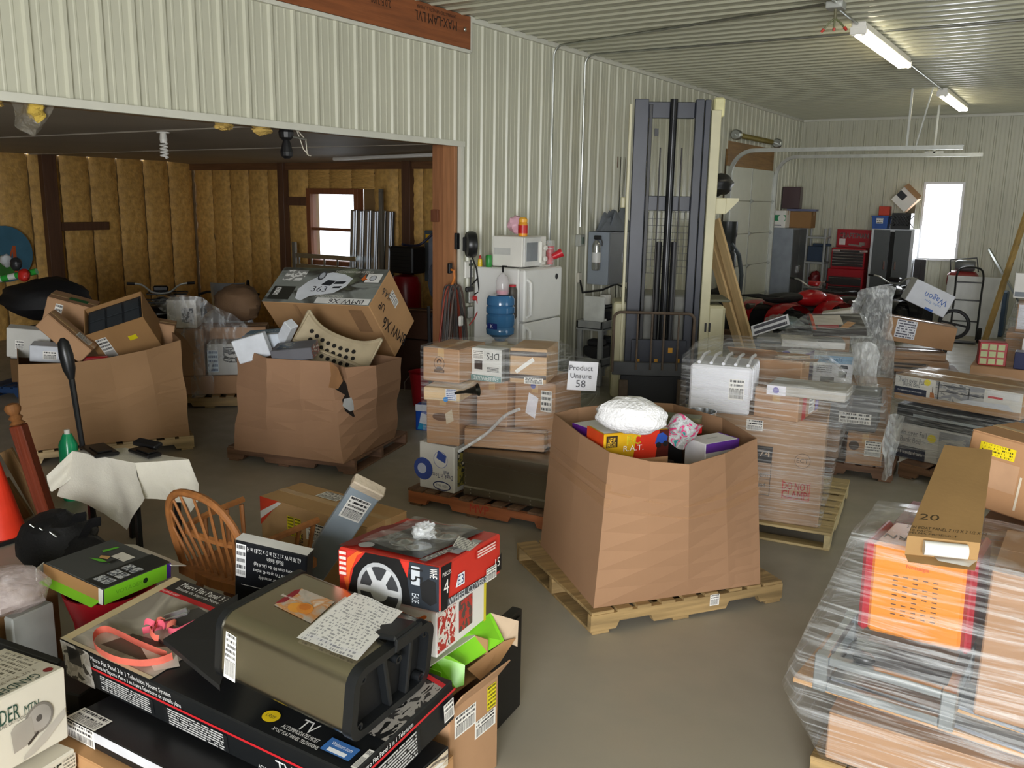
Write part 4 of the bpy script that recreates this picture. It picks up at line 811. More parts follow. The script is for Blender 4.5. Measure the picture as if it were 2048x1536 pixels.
# the toy car carton, tipped on the second bulk box
ink = '#1a1a1c'
carc = [(.42, .40), (.46, .60), (.56, .72), (.62, .86), (.70, .93), (.80, .90), (.90, .78), (.92, .60), (.88, .40), (.78, .28), (.66, .26), (.58, .22), (.5, .28)]
bmw = carton('big toy car carton tipped across the torn bulk box', (-6.113+.33, 6.299-.3, 1.129+.06), (.676, -.027, .153), (1.222*.945, .486*.945, .684*.945), col='#b58d63', flaps=False, tape=False, sag=.001, deco=[
    ('Q', 't', .0, 0, 1, 1, picmat(['#5b5a4c', '#8a8f8a', '#3c3a33', '#6d7360'], 2.2, 1, soft=True), 'printed_picture'),
    ('Q', 't', .06, .62, .26, .92, picmat(['#e6e6e2', '#8c8c88', '#2c2c2a'], 4, 4), 'printed_picture'), ('Q', 't', .03, .08, .24, .45, mat('#33322c', .4), 'printed_picture'),
    ('Q', 't', .06, .2, .11, .42, picmat(['#e6e6e2', '#8c8c88', '#2c2c2a'], 5, 6), 'printed_picture'),
    ('P', 't', [(.3, .12), (.27, .38), (.32, .6), (.42, .82), (.5, .88), (.62, .84), (.72, .72), (.7, .5), (.62, .3), (.42, .2), (.36, .06)], mat('#dfe4ea', .35)),
    ('D', 't', .42, .78, .06, mat('#4a4c50', .4), .7), ('D', 't', .42, .78, .04, mat('#b5bac0', .3), .7), ('P', 't', [(.46, .52), (.5, .66), (.58, .64), (.55, .5)], mat('#2b2e33', .3)), ('P', 't', [(.58, .62), (.68, .64), (.66, .56), (.57, .55)], mat('#2b2e33', .3)), ('P', 't', [(.59, .48), (.66, .5), (.65, .44), (.58, .43)], mat('#2b2e33', .3)),
    ('Q', 't', .5, .015, .99, .17, mat('#e3e3df', .4), 'printed_band'), ('T', 't', .78, .085, 'BMW X6', .055, ink, 180, .36), ('T', 't', .47, .4, '363', .07, '#3a3a40', 0, .16),
    ('Q', 't', .84, .62, .97, .86, mat('#e8e8e4', .4), 'printed_band'), ('D', 't', .9, .74, .035, mat('#3a3f48', .4)), ('D', 't', .9, .74, .028, mat('#c9ccd0', .4)), ('P', 't', [(.8, .7), (.82, .86), (.83, .74), (.86, .7), (.82, .66)], mat('#c8642a', .5)),
    ('T', 't', .7, .9, '6V RIDE ON WITH WORKING LIGHTS', .03, '#dad8cc', 180, .4), ('T', 't', .6, .21, 'OFFICIALLY LICENSED', .03, '#dad8cc', 180, .3),
    ('T', 'r', .3, .3, 'BMW X6', .11, ink, 110, .42), ('T', 'r', .3, .78, 'UP', .07, ink, 110, .1), ('Q', 'r', .62, .52, .8, .76, plabel(.3, 7)), ('T', 'r', .58, .82, '%4.6', .07, '#3a3a3a', 110, .14),
    ('Q', 'f', .8, .5, .92, .92, mat('#8d6a48', .8), 'printed_band'), ('Q', 'f', .47, .44, .53, .46, mat(ink, .6), 'printed_band'), ('Q', 'f', .3, .0, .33, .98, mat('#a57e57', .8), 'printed_band')])
# ================================================================ foreground pile on the left
def world(o): return Matrix.Translation(V(o.location)) @ (o.rotation_quaternion if o.rotation_mode == 'QUATERNION' else o.rotation_euler).to_matrix().to_4x4()
def pxpoly(name, pts, P0, n, m, parent, off=.002, uv=True):
    """flat piece whose outline is given by pixels on the plane (P0, n), made a child of parent"""
    W = world(parent).inverted(); q = [W @ (PN(px, py, V(P0)+V(n)*off, n)) for px, py in pts]
    me = bpy.data.meshes.new(name); me.from_pydata(q, [], [tuple(range(len(q)))])
    if uv and len(q) == 4:
        l = me.uv_layers.new(name='UVMap')
        for i, c in enumerate(((0, 0), (1, 0), (1, 1), (0, 1))): l.data[i].uv = c
    me.materials.append(m); return put(name, me, parent)
def topplane(o, h): R = o.rotation_euler.to_matrix(); return V(o.location)+R @ V((0, 0, h)), R @ V((0, 0, 1))
def ribbon(name, pts, w, m, parent, th=.0015, closed=False):
    """flat strap standing on edge or lying, pts = (point, side vector)"""
    g = G(); vs = []; n = len(pts)
    for p, s in pts: vs += [V(p)-V(s)*w/2, V(p)+V(s)*w/2]
    g.add(vs, [(2*i, 2*i+1, 2*i+3, 2*i+2) for i in range(n-1)]); return g.obj(name, m, parent, True)
def smoothpts(P, k=5):
    P = [V(p) for p in P]; out = []
    for i in range(len(P)-1):
        p0, p1, p2, p3 = P[max(0, i-1)], P[i], P[i+1], P[min(len(P)-1, i+2)]
        for j in range(k):
            t = j/k; out.append(.5*((2*p1)+(p2-p0)*t+(2*p0-5*p1+4*p2-p3)*t*t+(3*p1-p0-3*p2+p3)*t**3))
    return out+[P[-1]]
blk = mat('#17191b', .35, var=.06); redp = mat('#c4252c', .4, var=.03); wht = mat('#e6e4df', .5, var=.03)
# cartons under the television mount box
carton('wide plain brown carton under the stack with the television mount box', (-2.38, 1.93, .125), .031, (1.36, .72, .25), col='#b58a5e', deco=[('T', 'f', .06, .5, '1 PC.', .05, '#3a2b22', 90, .1), ('T', 'f', .1, .5, 'DO NOT CANT', .04, '#3a2b22', 90, .2)])
carton('flat black and white furniture carton under the television mount box', (-2.33, 1.93, .25+.038), .031, (1.29, .62, .07), m=mat('#1a1b1d', .4), flaps=False, tape=False, sag=.002, deco=[
    ('Q', 'f', 0, 0, .13, 1, plabel(.45, 4, 2)), ('Q', 'f', .13, .45, 1, 1, mat('#d9dbe2', .4), 'printed_band'), ('Q', 'f', .42, 0, .55, 1, plabel(.4, 5, 5)), ('Q', 'f', .55, 0, .66, 1, picmat(['#b9a58c', '#8c7460', '#5a4636'], 9, 1), 'printed_picture'), ('Q', 'f', .56, .55, .6, .9, redp, 'printed_band'), ('Q', 'f', .66, 0, 1, 1, picmat(['#d8d0c6', '#c9c0b8', '#7a7068', '#2a2a2a'], 3, 3), 'printed_picture'),
    ('Q', 't', 0, 0, .13, .12, plabel(.5, 3, 3)), ('Q', 'r', 0, .05, .98, .95, picmat(['#e2ded8', '#c9b9a0', '#6a6058', '#e2ded8'], 4, 5), 'printed_picture'), ('Q', 'r', .5, .1, .66, .95, plabel(.5, 4, 8))])
tv = carton('long black television mount carton with red stripes', (-2.453, 2.026, .452), (.107, .015, .031), (1.491, .537, .162), m=blk, flaps=False, tape=False, sag=.003, deco=[
    ('Q', 'f', 0, 0, .12, 1, picmat(['#b8b2a8', '#d6d2ca', '#4a4640', '#26231f'], 3, 2), 'printed_picture'), ('Q', 'f', .025, .45, .08, .92, mat('#2a2826', .3), 'printed_picture'),
    ('T', 'f', .28, .86, 'Metro Flat Panel 3 in 1 Television Mount System', .026, '#e4e4e2', 0, .46), ('T', 'f', .3, .7, 'Sistema de Soporte Metro 3 en 1 para Televisores de pantalla plana', .024, '#e4e4e2', 0, .5), ('Q', 'f', .12, .56, 1, .62, redp, 'printed_band'),
    ('Q', 'f', .14, .1, .36, .5, printmat('#17191b', '#b9b9b7', 7, .55, seed=1)), ('Q', 'f', .4, .06, .62, .5, printmat('#17191b', '#b9b9b7', 7, .55, seed=2)), ('T', 'f', .8, .35, 'TV', .045, '#e4e4e2'), ('T', 'f', .8, .12, 'ACCOMMODATES MOST TELEVISIONS', .016, '#e4e4e2', 0, .25),
    ('Q', 't', 0, .02, .36, .98, picmat(['#a39b8e', '#8d867b', '#b7b0a4', '#6a655d'], 2.2, 3, soft=True), 'printed_picture'), ('P', 't', [(.16, .55), (.34, .5), (.36, .72), (.2, .78)], mat('#4b4a49', .35)), ('P', 't', [(.12, .1), (.3, .12), (.29, .35), (.15, .3)], mat('#55493f', .4)), ('P', 't', [(.22, .22), (.34, .08), (.38, .2), (.3, .34)], mat('#cfc9be', .4)),
    ('Q', 't', .0, .84, .42, 1, mat('#2c2c2b', .35), 'printed_band'), ('T', 't', .18, .955, 'Metro Flat Panel 3 in 1 Te', .032, '#e8e8e4', 0, .36), ('T', 't', .18, .89, 'Sistema de Soporte Metro 3 en 1 pa', .024, '#e8e8e4', 0, .36), ('Q', 't', 0, .79, .42, .84, redp, 'printed_band'), ('T', 't', .06, .815, 'ITEM # WM1001 60407', .014, '#f0dada', 0, .12),
    ('Q', 't', 0, .0, .03, 1, mat('#c9b68e', .7), 'worn_edge'), ('Q', 't', 0, .0, .36, .03, mat('#c3b596', .7), 'worn_edge'),
    ('D', 't', .72, .13, .028, mat('#e2c21e', .4), 1.2), ('T', 't', .72, .13, 'LR09', .014, '#3a3a2a'), ('T', 't', .82, .17, 'TV', .05, '#e4e4e2', 0, .07), ('T', 't', .82, .1, 'ACCOMMODATES MOST', .018, '#e4e4e2', 0, .16), ('T', 't', .82, .055, '37"-55" FLAT PANEL TELEVISIONS', .015, '#e4e4e2', 0, .2),
    ('Q', 't', .89, .06, .97, .17, mat('#3f6fb0', .3), 'sticker'), ('T', 't', .93, .135, 'Walmart.com', .016, '#eef2f8', 0, .085), ('Q', 't', .905, .07, .955, .1, mat('#e8ecf2', .3), 'sticker'), ('Q', 't', .985, .03, .999, .2, plabel(.6, 3, 4)), ('Q', 't', .36, .3, .42, .36, printmat('#17191b', '#c9c9c7', 3, .5, seed=8)),
    ('Q', 't', .9, .3, 1, .9, picmat(['#3a3836', '#9a958e', '#1c1c1c', '#c9c4bc'], 4, 7), 'printed_picture'), ('P', 't', [(.9, .94), (1, .88), (1, .92), (.9, .98)], redp),
    ('Q', 'r', 0, .78, 1, .84, redp, 'printed_band'), ('T', 'r', .3, .93, 'Metro Flat Panel 3 in 1 Television', .018, '#e4e4e2', 0, .26), ('Q', 'r', .05, .1, .6, .7, printmat('#17191b', '#b9b9b7', 8, .55, seed=5)), ('Q', 'r', .86, .2, .97, .65, plabel(.5, 4, 6))])
for k, (u, v) in enumerate(((.42, -.02), (.46, .02))): pass
# stainless bin lying on the television mount carton
cl_, cw_, ch_ = .555, .43, .25
tc = thing('pedal_bin', 'stainless steel pedal bin lying on its side on the television mount carton', 'bin', (-2.013, 1.99, .72), (.006, .113, .087))
st = mat('#bdb6a2', .27, 1, var=.03, vs=3)
def rrect(w, h, r, n=6, top_only=False):
    P = []
    for cx, cy, a0 in ((w/2-r, h/2-r, 0), (-w/2+r, h/2-r, 90), (-w/2+r, -h/2+r, 180), (w/2-r, -h/2+r, 270)):
        for k in range(n+1): a = math.radians(a0+90*k/n); P.append((cx+r*math.cos(a), cy+r*math.sin(a)))
    return P
g = G(); prof = rrect(cw_, ch_, .055); n = len(prof); vs = []
for x in (-cl_/2, cl_/2-.02): vs += [(x, a, b) for a, b in prof]
g.add(vs, [(i, (i+1) % n, n+(i+1) % n, n+i) for i in range(n)]); g.obj('steel_shell', st, tc, True)
def ringx(pA, pB, x0, x1):
    """rounded frame between two outlines, extruded along x"""
    n = len(pA); vs = [(x0, *p) for p in pA]+[(x0, *p) for p in pB]+[(x1, *p) for p in pA]+[(x1, *p) for p in pB]; fs = []
    for i in range(n): j = (i+1) % n; fs += [(i, j, n+j, n+i), (2*n+i, 3*n+i, 3*n+j, 2*n+j), (i, 2*n+i, 2*n+j, j), (n+i, n+j, 3*n+j, 3*n+i)]
    return G().add(vs, fs)
ringx(rrect(cw_+.008, ch_+.008, .058), rrect(cw_-.05, ch_-.05, .04), cl_/2-.03, cl_/2+.006).obj('base_rim', blk, tc, True)
G().prism(rrect(cw_-.03, ch_-.03, .045), cl_/2-.05, cl_/2-.03, lambda x, y, z: V((z, x, y))).obj('base_plate', mat('#101113', .5), tc)
for y_, w_ in ((-.03, .02), (.09, .02)): G().box((cl_/2-.015, y_, 0), (.035, w_, ch_-.04), (.3 if y_ < 0 else 0, 0, 0), b=.004).obj('base_rib', blk, tc)
for y_ in (-.17, .17):
    for z_ in (-.085, .085): G().lathe([(.016, 0), (.016, .03), (.009, .03), (.009, .01)], 12, (cl_/2-.028, y_, z_), 'x').obj('foot_boss', blk, tc, True)
G().lathe([(.016, 0), (.016, .03), (.009, .03), (.009, .01)], 12, (cl_/2-.028, .02, .06), 'x').obj('foot_boss', blk, tc, True)
G().box((cl_/2-.06, .05, ch_/2+.012), (.13, .13, .02), (0, -.2, 0), b=.006).obj('pedal', blk, tc); G().box((cl_/2+.004, .06, ch_/2-.0), (.014, .15, .05), b=.005).obj('pedal_bracket', blk, tc)
ringx(rrect(cw_+.01, ch_+.01, .058), rrect(cw_-.05, ch_-.05, .04), -cl_/2-.012, -cl_/2+.012).obj('top_rim', blk, tc, True)
G().prism(rrect(cw_-.04, ch_-.04, .04), -cl_/2, -cl_/2+.01, lambda x, y, z: V((z, x, y))).obj('inner_bucket', mat('#0e0e10', .6), tc)
Wc = world(tc).inverted(); lp = [PZ(327, 1288, .6), PZ(440, 1382, .575), PZ(470, 1290, .62), PZ(476, 1197, .66)]
up = V((0, 0, .02)); lq = [Wc @ p for p in lp]+[Wc @ (p+up) for p in lp]
G().add(lq, [(3, 2, 1, 0), (4, 5, 6, 7), (0, 1, 5, 4), (1, 2, 6, 5), (2, 3, 7, 6), (3, 0, 4, 7)]).obj('lid', mat('#1b1c1e', .45), tc)
P0, nn = topplane(tc, ch_/2)
pxpoly('brand_sticker', [(547.5, 1210), (621.7, 1246.7), (670, 1203), (603.5, 1177)], P0, nn, picmat(['#7a6a5e', '#b8aea2', '#c98a4a', '#d8d2c8'], 2.2, 6, soft=True), tc)
pxpoly('brand_band', [(549, 1207), (570, 1204), (597, 1186), (601, 1178), (590, 1180)], P0, nn, mat('#8d1f2c', .4), tc, .003)
pxpoly('printed_bowl', [(593+18*math.cos(a*PI/8), 1215+10*math.sin(a*PI/8)) for a in range(16)], P0, nn, mat('#e09a3c', .4), tc, .0035)
pxpoly('printed_bowl', [(610+17*math.cos(a*PI/8), 1217+11*math.sin(a*PI/8)) for a in range(16)], P0, nn, mat('#d98a34', .4), tc, .004); pxpoly('printed_bowl', [(610+12*math.cos(a*PI/8), 1214+6*math.sin(a*PI/8)) for a in range(16)], P0, nn, mat('#c87428', .4), tc, .0045)
W_ = world(tc).inverted()
text('Better Homes', W_ @ PN(578, 1194, P0+nn*.005, nn), (1, .05, 0), (0, 1, 0), .014, '#f2e6e0', tc, w=.06)
R_ = tc.rotation_euler.to_matrix(); Pf = V(tc.location)+R_ @ V((0, -cw_/2, 0)); nf = R_ @ V((0, -1, 0))
pxpoly('barcode_label', [(447, 1352), (470, 1366), (473, 1275), (452, 1262)], Pf, nf, plabel(.4, 9, 3), tc, .003)
# papers on the bin
def sheet_px(name, label, pts, P0, nn, off, m, curl=.006):
    q = [PN(px, py, P0+nn*off, nn) for px, py in pts]; c = sum(q, V())/4; g = G()
    g.grid(8, 8, lambda a, b: q[0].lerp(q[1], a).lerp(q[3].lerp(q[2], a), b)-c+nn*(curl*abs(math.sin(a*5+b*3))*.8+.003))
    me = g.mesh(name, m, True); l = me.uv_layers.new(name='UVMap')
    for p in me.polygons:
        for li in p.loop_indices:
            vi = me.loops[li].vertex_index; l.data[li].uv = ((vi % 9)/8, (vi//9)/8)
    return tag(put(name, me, None, c), label, 'paper')
sheet_px('paper_sheet', 'printed paper sheet lying underneath on the steel bin', [(593, 1277), (714, 1325), (797, 1229), (690, 1195)], P0, nn, .006, printmat('#e9e8e6', '#9a9aa0', 16, .42, seed=4), .004)
sheet_px('paper_sheet', 'creased printed paper sheet on top of the steel bin', [(605, 1268), (722, 1312), (805, 1228), (709, 1187)], P0, nn, .012, printmat('#efeeec', '#a8a8ac', 18, .42, seed=6), .009)
# ratchet strap on the carton
Pt, nt_ = topplane(tv, .162)
S = thing('ratchet_strap', 'faded red ratchet strap coiled on the television mount carton', 'strap', Pt+V((-.5, .0, .0)))
pk = mat('#c9604e', .7, var=.2, vs=9); pk2 = mat('#d0566a', .7, var=.2)
def sp(px, py, off): return PN(px, py, Pt+nt_*off, nt_)-V(S.location)
for pts, m in (([(345, 1312), (318, 1322), (280, 1326), (235, 1320), (200, 1303), (187, 1284), (192, 1266), (212, 1258), (240, 1268), (272, 1284), (310, 1300), (335, 1310)], pk), ([(390, 1246), (372, 1255), (350, 1264), (335, 1258), (345, 1248), (322, 1252), (300, 1258), (285, 1262)], pk2)):
    pp = smoothpts([sp(px, py, .02) for px, py in pts]); ribbon('strap_loop', [(p, nt_) for p in pp], .03, m, S)
for k, (px, py) in enumerate(((300, 1255), (312, 1262), (325, 1256), (318, 1268), (305, 1246), (335, 1250))):
    q = sp(px, py, .036+.006*(k % 3)); a = k*1.1; ribbon('strap_fold', [(q+V((math.cos(a+t*.9)*.035, math.sin(a+t*.9)*.03, .012*math.sin(t*2)+.01)), V((.2, .1, 1)).normalized()) for t in [i*.5 for i in range(6)]], .026, [pk, pk2, mat('#b8604c', .7)][k % 3], S)
hq = sp(352, 1232, .03); G().box(hq, (.11, .035, .012), (0, -.35, .55), b=.003).box(hq+V((0, 0, .012)), (.1, .012, .02), (0, -.35, .55), b=.003).obj('ratchet_handle', mat('#b9bcbc', .3, .8), S)
for s in (0, 1): hq = sp(318+s*20, 1280+6*s, .012); G().tube([hq, hq+V((.05, -.015, .004)), hq+V((.06, .01, .004))], .004, 6).obj('hook', mat('#3c3a38', .4, .7), S)
# wheel cover carton on a white carton
rd = '#c8352a'
carton('white product carton with red pictures under the wheel cover carton', (-2.06, 2.53, .655), .09, (.42, .36, .18), m=wht, flaps=False, tape=False, deco=[('Q', 'r', .0, .1, .35, .95, picmat(['#b83a34', '#e6e2da', '#4a3a34'], 5, 3), 'printed_picture'), ('Q', 'r', .42, .2, .7, .9, picmat(['#5a4a44', '#b83a34', '#2c2624'], 4, 5), 'printed_picture'), ('Q', 'f', .05, .1, .95, .9, picmat(['#d86a2a', '#e6e2da', '#2a6a9a'], 4, 2), 'printed_picture'), ('Q', 'r', .95, 0, 1, 1, mat('#d8c92e', .5), 'printed_band')])
wd_, wdd, wh_ = .441, .443, .162
silver = mat('#c4c8cc', .3, .3); dk = mat('#17181a', .35); rdm = mat(rd, .35, var=.05)
spk = []
for k in range(7):
    a = 2*PI*k/7
    spk.append(('P', 'f', [(.33+(.3*math.cos(a+o))*r_, .5+(.3*math.sin(a+o))*r_*wd_/wh_) for r_, o in ((.25, -.5), (.82, -.16), (.82, .16), (.25, .5))], mat('#d2d5d8', .25, .2)))
wc_ = carton('red and black wheel cover carton with a torn corner', (-1.995, 2.483, .872), (-.057, -.034, .091), (wd_, wdd, wh_), m=rdm, flaps=False, tape=False, sag=.003, deco=[
    ('P', 'f', [(.1, 0), (.16, .6), (.28, 1), (.62, 1), (.72, .5), (.74, 0)], dk), ('D', 'f', .42, .18, .105, silver, .95), ('D', 'f', .42, .18, .09, mat('#3a3c3f', .4), .95), ('D', 'f', .42, .18, .04, mat('#d2d5d8', .25, .2), 1),
    *[('P', 'f', [(.42+r_*.2*math.cos(2*PI*k/6+o), .18+r_*.2*math.sin(2*PI*k/6+o)*wd_/wh_) for r_, o in ((.4, -.35), (1.06, -.13), (1.06, .13), (.4, .35))], mat('#d2d5d8', .25, .2)) for k in range(6) if math.sin(2*PI*k/6)*.2*wd_/wh_+.18 > -.02 or True][:4],
    ('P', 'f', [(.1, 0), (.13, .5), (.2, .9), (.26, 1), (.2, 1), (.1, .8), (.06, .3)], mat('#e0622a', .4)), ('Q', 'f', .01, .35, .09, .95, printmat('#c8352a', '#f0d8d0', 5, .6, seed=3)),
    ('P', 'f', [(.72, 1), (.7, .6), (.74, 0), (1, 0), (1, 1)], mat('#2a3038', .4)), ('Q', 'f', .74, .5, .82, .92, mat('#b9bec4', .4), 'printed_band'), ('T', 'f', .78, .72, '15', .06, '#17181a', -90, .05), ('P', 'f', [(.82, .55), (.9, .7), (.97, .66), (.98, .2), (.92, .1), (.84, .2)], mat('#0b0b0c', .7)), ('T', 'f', .95, .84, 'WHE', .03, '#e8e4e0', -90, .035), ('T', 'f', .78, .2, 'EASE', .03, '#cfd6de', -90, .035),
    ('P', 'r', [(0, 0), (0, 1), (.16, 1), (.1, 0)], dk), ('T', 'r', .08, .5, '4', .05, '#e8e4e0'), ('T', 'r', .09, .8, 'PIECES', .014, '#e8e4e0'), ('Q', 'r', .1, .04, .78, .2, mat('#4a4c50', .4), 'printed_band'), ('T', 'r', .42, .12, 'WHEEL COVERS', .026, '#c9ccd0', 0, .27), ('P', 'r', [(.22, .35), (.26, .62), (.36, .62), (.36, .34)], mat('#dfe4ea', .4)), ('T', 'r', .3, .48, 'E3', .035, '#2a3a6a'), ('Q', 'r', .55, .72, .9, .92, printmat('#b52f28', '#e6c8c0', 3, .6, seed=7)), ('P', 'r', [(.76, .12), (.86, .3), (.99, .55), (.99, .12)], dk), ('T', 'r', .92, .36, '15', .035, '#e8e4e0'), ('Q', 'r', .72, .02, .9, .34, plabel(.45, 5, 2)),
    ('P', 't', [(.12, .1), (.3, .92), (.86, .95), (.78, .06)], mat('#22262a', .25)), ('P', 't', [(0, 0), (.12, .05), (.3, .97), (.2, 1), (0, .6)], mat('#7d2a28', .4)), ('P', 't', [(.9, .3), (.99, .3), (.99, .7), (.9, .7)], mat('#b9bec4', .4)), ('T', 't', .945, .5, '15', .05, '#17181a', 90, .05), ('P', 't', [(.79, .02), (.86, .02), (.92, .5), (.85, .5)], mat('#6d7074', .4)), ('T', 't', .855, .22, 'COVERS', .024, '#e8e4e0', 82, .14), ('D', 't', .2, .12, .03, mat('#cfd2d6', .3, .4))])
for k, (u, v, r_) in enumerate(((.42, .35, .06), (.6, .3, .055), (.45, .66, .06), (.65, .66, .055))):
    G().lathe([(r_, .0), (r_*.9, .006), (r_*.5, .004), (.012, .012)], 20, ((u-.5)*wd_, (v-.5)*wdd, wh_+.004)).obj('wheel_cover', mat('#aeb2b5', .18, .9), wc_, True)
G().grid(8, 8, lambda a, b: V(((.14+.68*a-.5)*wd_, (.1+.82*b-.5)*wdd, wh_+.02+.006*math.sin(a*9+b*7)))).obj('window_film', filmmat('film_window', .12, .5, sx=7, sz=7), wc_, True)
P0, nn = topplane(wc_, wh_)
sheet_px('paper_slip', 'small printed slip taped on the wheel cover carton', [(905, 1094), (938, 1105), (958, 1090), (918, 1074)], P0, nn, .03, printmat('#efeeec', '#7a7a80', 7, .5, seed=9), .003)
rag('plastic_wad', 'crumpled clear plastic wad on the wheel cover carton', 'plastic', PN(848, 1062, P0+nn*.045, nn), (.05, .04, .03), filmmat('film_wad', .25, .75, sx=12, sz=12), 6, rough=.45)
# green open carton and brown carton behind
lime = mat('#82cf2b', .3, var=.06); gin = cardmat('#a88058')
rb = thing('open_carton', 'open brown carton with shipping labels below the lime green carton', 'box', (-2.0, 2.49, 0)); RBw, RBd, RBh = .5, .31, .4
for nm, c_, d_ in (('side', (0, -RBd/2, RBh/2), (RBw, .005, RBh)), ('side', (0, RBd/2, RBh/2), (RBw, .005, RBh)), ('side', (-RBw/2, 0, RBh/2), (.005, RBd, RBh)), ('side', (RBw/2, 0, RBh/2), (.005, RBd, RBh)), ('base', (0, 0, .004), (RBw, RBd, .005))): G().box(c_, d_).obj(nm, cardmat(), rb)
G().box((RBw/2+.03, 0, RBh+.04), (.005, RBd, .1), (0, .6, 0)).obj('flap', cardmat(), rb)
decorate(rb, (RBw, RBd, RBh), [('Q', 'r', .08, .68, .52, .9, plabel(.5, 5, 3)), ('Q', 'r', .5, .5, .95, .68, plabel(.5, 5, 7)), ('Q', 'r', .76, .7, .96, .95, printmat('#e2d41e', '#4a4418', 6, .5))], .004)
ga = thing('lime_carton', 'torn lime green carton with its flap hanging open', 'box', (-2.03, 2.5, RBh+.002), (0, 0, .0)); gw, gd_, gh = .46, .3, .13
for nm, c_, d_, m_ in (('side', (0, -gd_/2, gh/2), (gw, .004, gh), lime), ('side', (0, gd_/2, gh/2), (gw, .004, gh), gin), ('side', (-gw/2, 0, gh/2), (.004, gd_, gh), lime), ('base', (0, 0, .003), (gw, gd_, .004), gin), ('top', (-.03, 0, gh), (gw-.06, gd_, .004), printmat('#d3cfc6', '#9a8478', 6, .6, cols=9, seed=3))): G().box(c_, d_).obj(nm, m_, ga)
def pxslab(name, pts, m, parent, th=.004):
    """thin card piece: pixels with their heights"""
    W = world(parent).inverted(); q = [PZ(px, py, z) for px, py, z in pts]; n_ = (q[1]-q[0]).cross(q[2]-q[0]).normalized()*th; k = len(q)
    return G().add([W @ p for p in q]+[W @ (p+n_) for p in q], [tuple(range(k))[::-1], tuple(range(k, 2*k))]+[(i, (i+1) % k, k+(i+1) % k, k+i) for i in range(k)]).obj(name, m, parent)
pxslab('flap', [(866, 1304, .55), (912, 1260, .56), (982, 1225, .56), (1008, 1280, .5), (960, 1312, .47), (920, 1336, .46), (898, 1312, .5)], lime, ga)
pxslab('flap', [(862, 1308, .54), (898, 1312, .53), (930, 1330, .5), (928, 1370, .43), (912, 1376, .42), (864, 1350, .46)], lime, ga)
pxslab('flap', [(982, 1226, .56), (1037, 1242, .52), (1035, 1293, .44), (1010, 1282, .48)], mat('#d8c0a4', .7), ga); pxslab('flap', [(935, 1338, .45), (1008, 1282, .49), (1032, 1276, .48), (1000, 1325, .42), (960, 1360, .4)], gin, ga)
# big black flat panel standing on the floor behind
a, b_ = PZ(974, 1486), PZ(1040, 1414); u = b_-a; t = thing('black_cabinet', 'black flat cabinet standing on the floor behind the lime carton', 'cabinet', (a+b_)/2+V((-.03, .0, 0)), math.atan2(u.y, u.x)); w_ = u.length+.02
G().box((0, .0, .235), (w_, .05, .47), b=.004).obj('cabinet_body', mat('#1d1c1b', .5), t)
G().box((0, -.03, .235), (w_-.06, .01, .43), b=.002).obj('cabinet_panel', mat('#121212', .55), t)
# cartons behind: computer desk, long grey box, black furniture box
carton('brown computer desk carton with a red and white corner print', (-3.555, 3.591, .23), (0, 0, -.022), (.873, .327, .47), col='#b99468', deco=[('P', 'f', [(0, .62), (0, 1), (.2, 1)], mat('#d8452c', .4)), ('P', 'f', [(0, .7), (0, .8), (.18, .99), (.22, .99)], wht), ('T', 'f', .4, .35, 'Computer Desk', .06, '#2a2622', 90, .3), ('Q', 'f', .27, .6, .33, .85, printmat('#e2d41e', '#4a4418', 6, .5)), ('Q', 'f', .34, .6, .4, .85, printmat('#e2d41e', '#4a4418', 6, .5)), ('Q', 'f', .45, .62, .72, .85, plabel(.4, 6, 3)), ('Q', 't', .3, .6, .5, .9, plabel(.4, 6, 4))])
e_ = Euler((.606, .449, .754)); gl_ = .816+.06; cc = V((-3.037, 3.107, .556))-e_.to_matrix() @ V((0, 0, .03))
gb_ = carton('long narrow grey box leaning upright with a torn taped end', cc, e_, (.152, .046, gl_), m=mat('#8f9ba4', .5, var=.05), flaps=False, tape=False, deco=[('Q', 'f', .15, .72, .85, .93, plabel(.4, 6, 5))])
G().box((0, 0, gl_+.012), (.165, .06, .05), (0, .1, 0), b=.006).obj('tape_end', mat('#b8aa96', .25, bump=.4), gb_)
carton('black furniture carton with white upside-down lettering', V((-2.905, 2.559, .563))-Euler((.082, .11, .343)).to_matrix() @ V((0, 0, .17)), (.082, .11, .343), (.349, .068, .63), m=mat('#15171c', .4), tape=False, flaps=False, sag=.002, deco=[
    ('Q', 't', 0, 0, 1, 1, mat('#e6e5e4', .5), 'printed_band'), ('Q', 'f', .02, .72, .16, .98, plabel(.2, 5, 2, '#e8e8e8')), *[('T', 'f', .55+.02*k, .95-.05*k, s, .022, '#e6e6e6', 180, w_) for k, (s, w_) in enumerate((('63.78 in W x 17.52 in D x 22.83 in H', .26), ('Black finish', .08), ('no more than 80 lbs (36.4 kg)', .22), ('LCD or Plasma TVs up to 42 inches', .24), ('tools required for assembly', .2), ('& storage cubes', .12)))], ('Q', 'f', .1, .66, .95, .663, wht, 'printed_line'), ('T', 'f', .62, .625, 'exhibicion y organizacion', .018, '#c9c9c9', 180, .2), ('T', 'f', .6, .57, 'organization', .036, '#e6e6e6', 180, .17), ('T', 'f', .6, .5, 'Serving', .036, '#e6e6e6', 180, .12)])
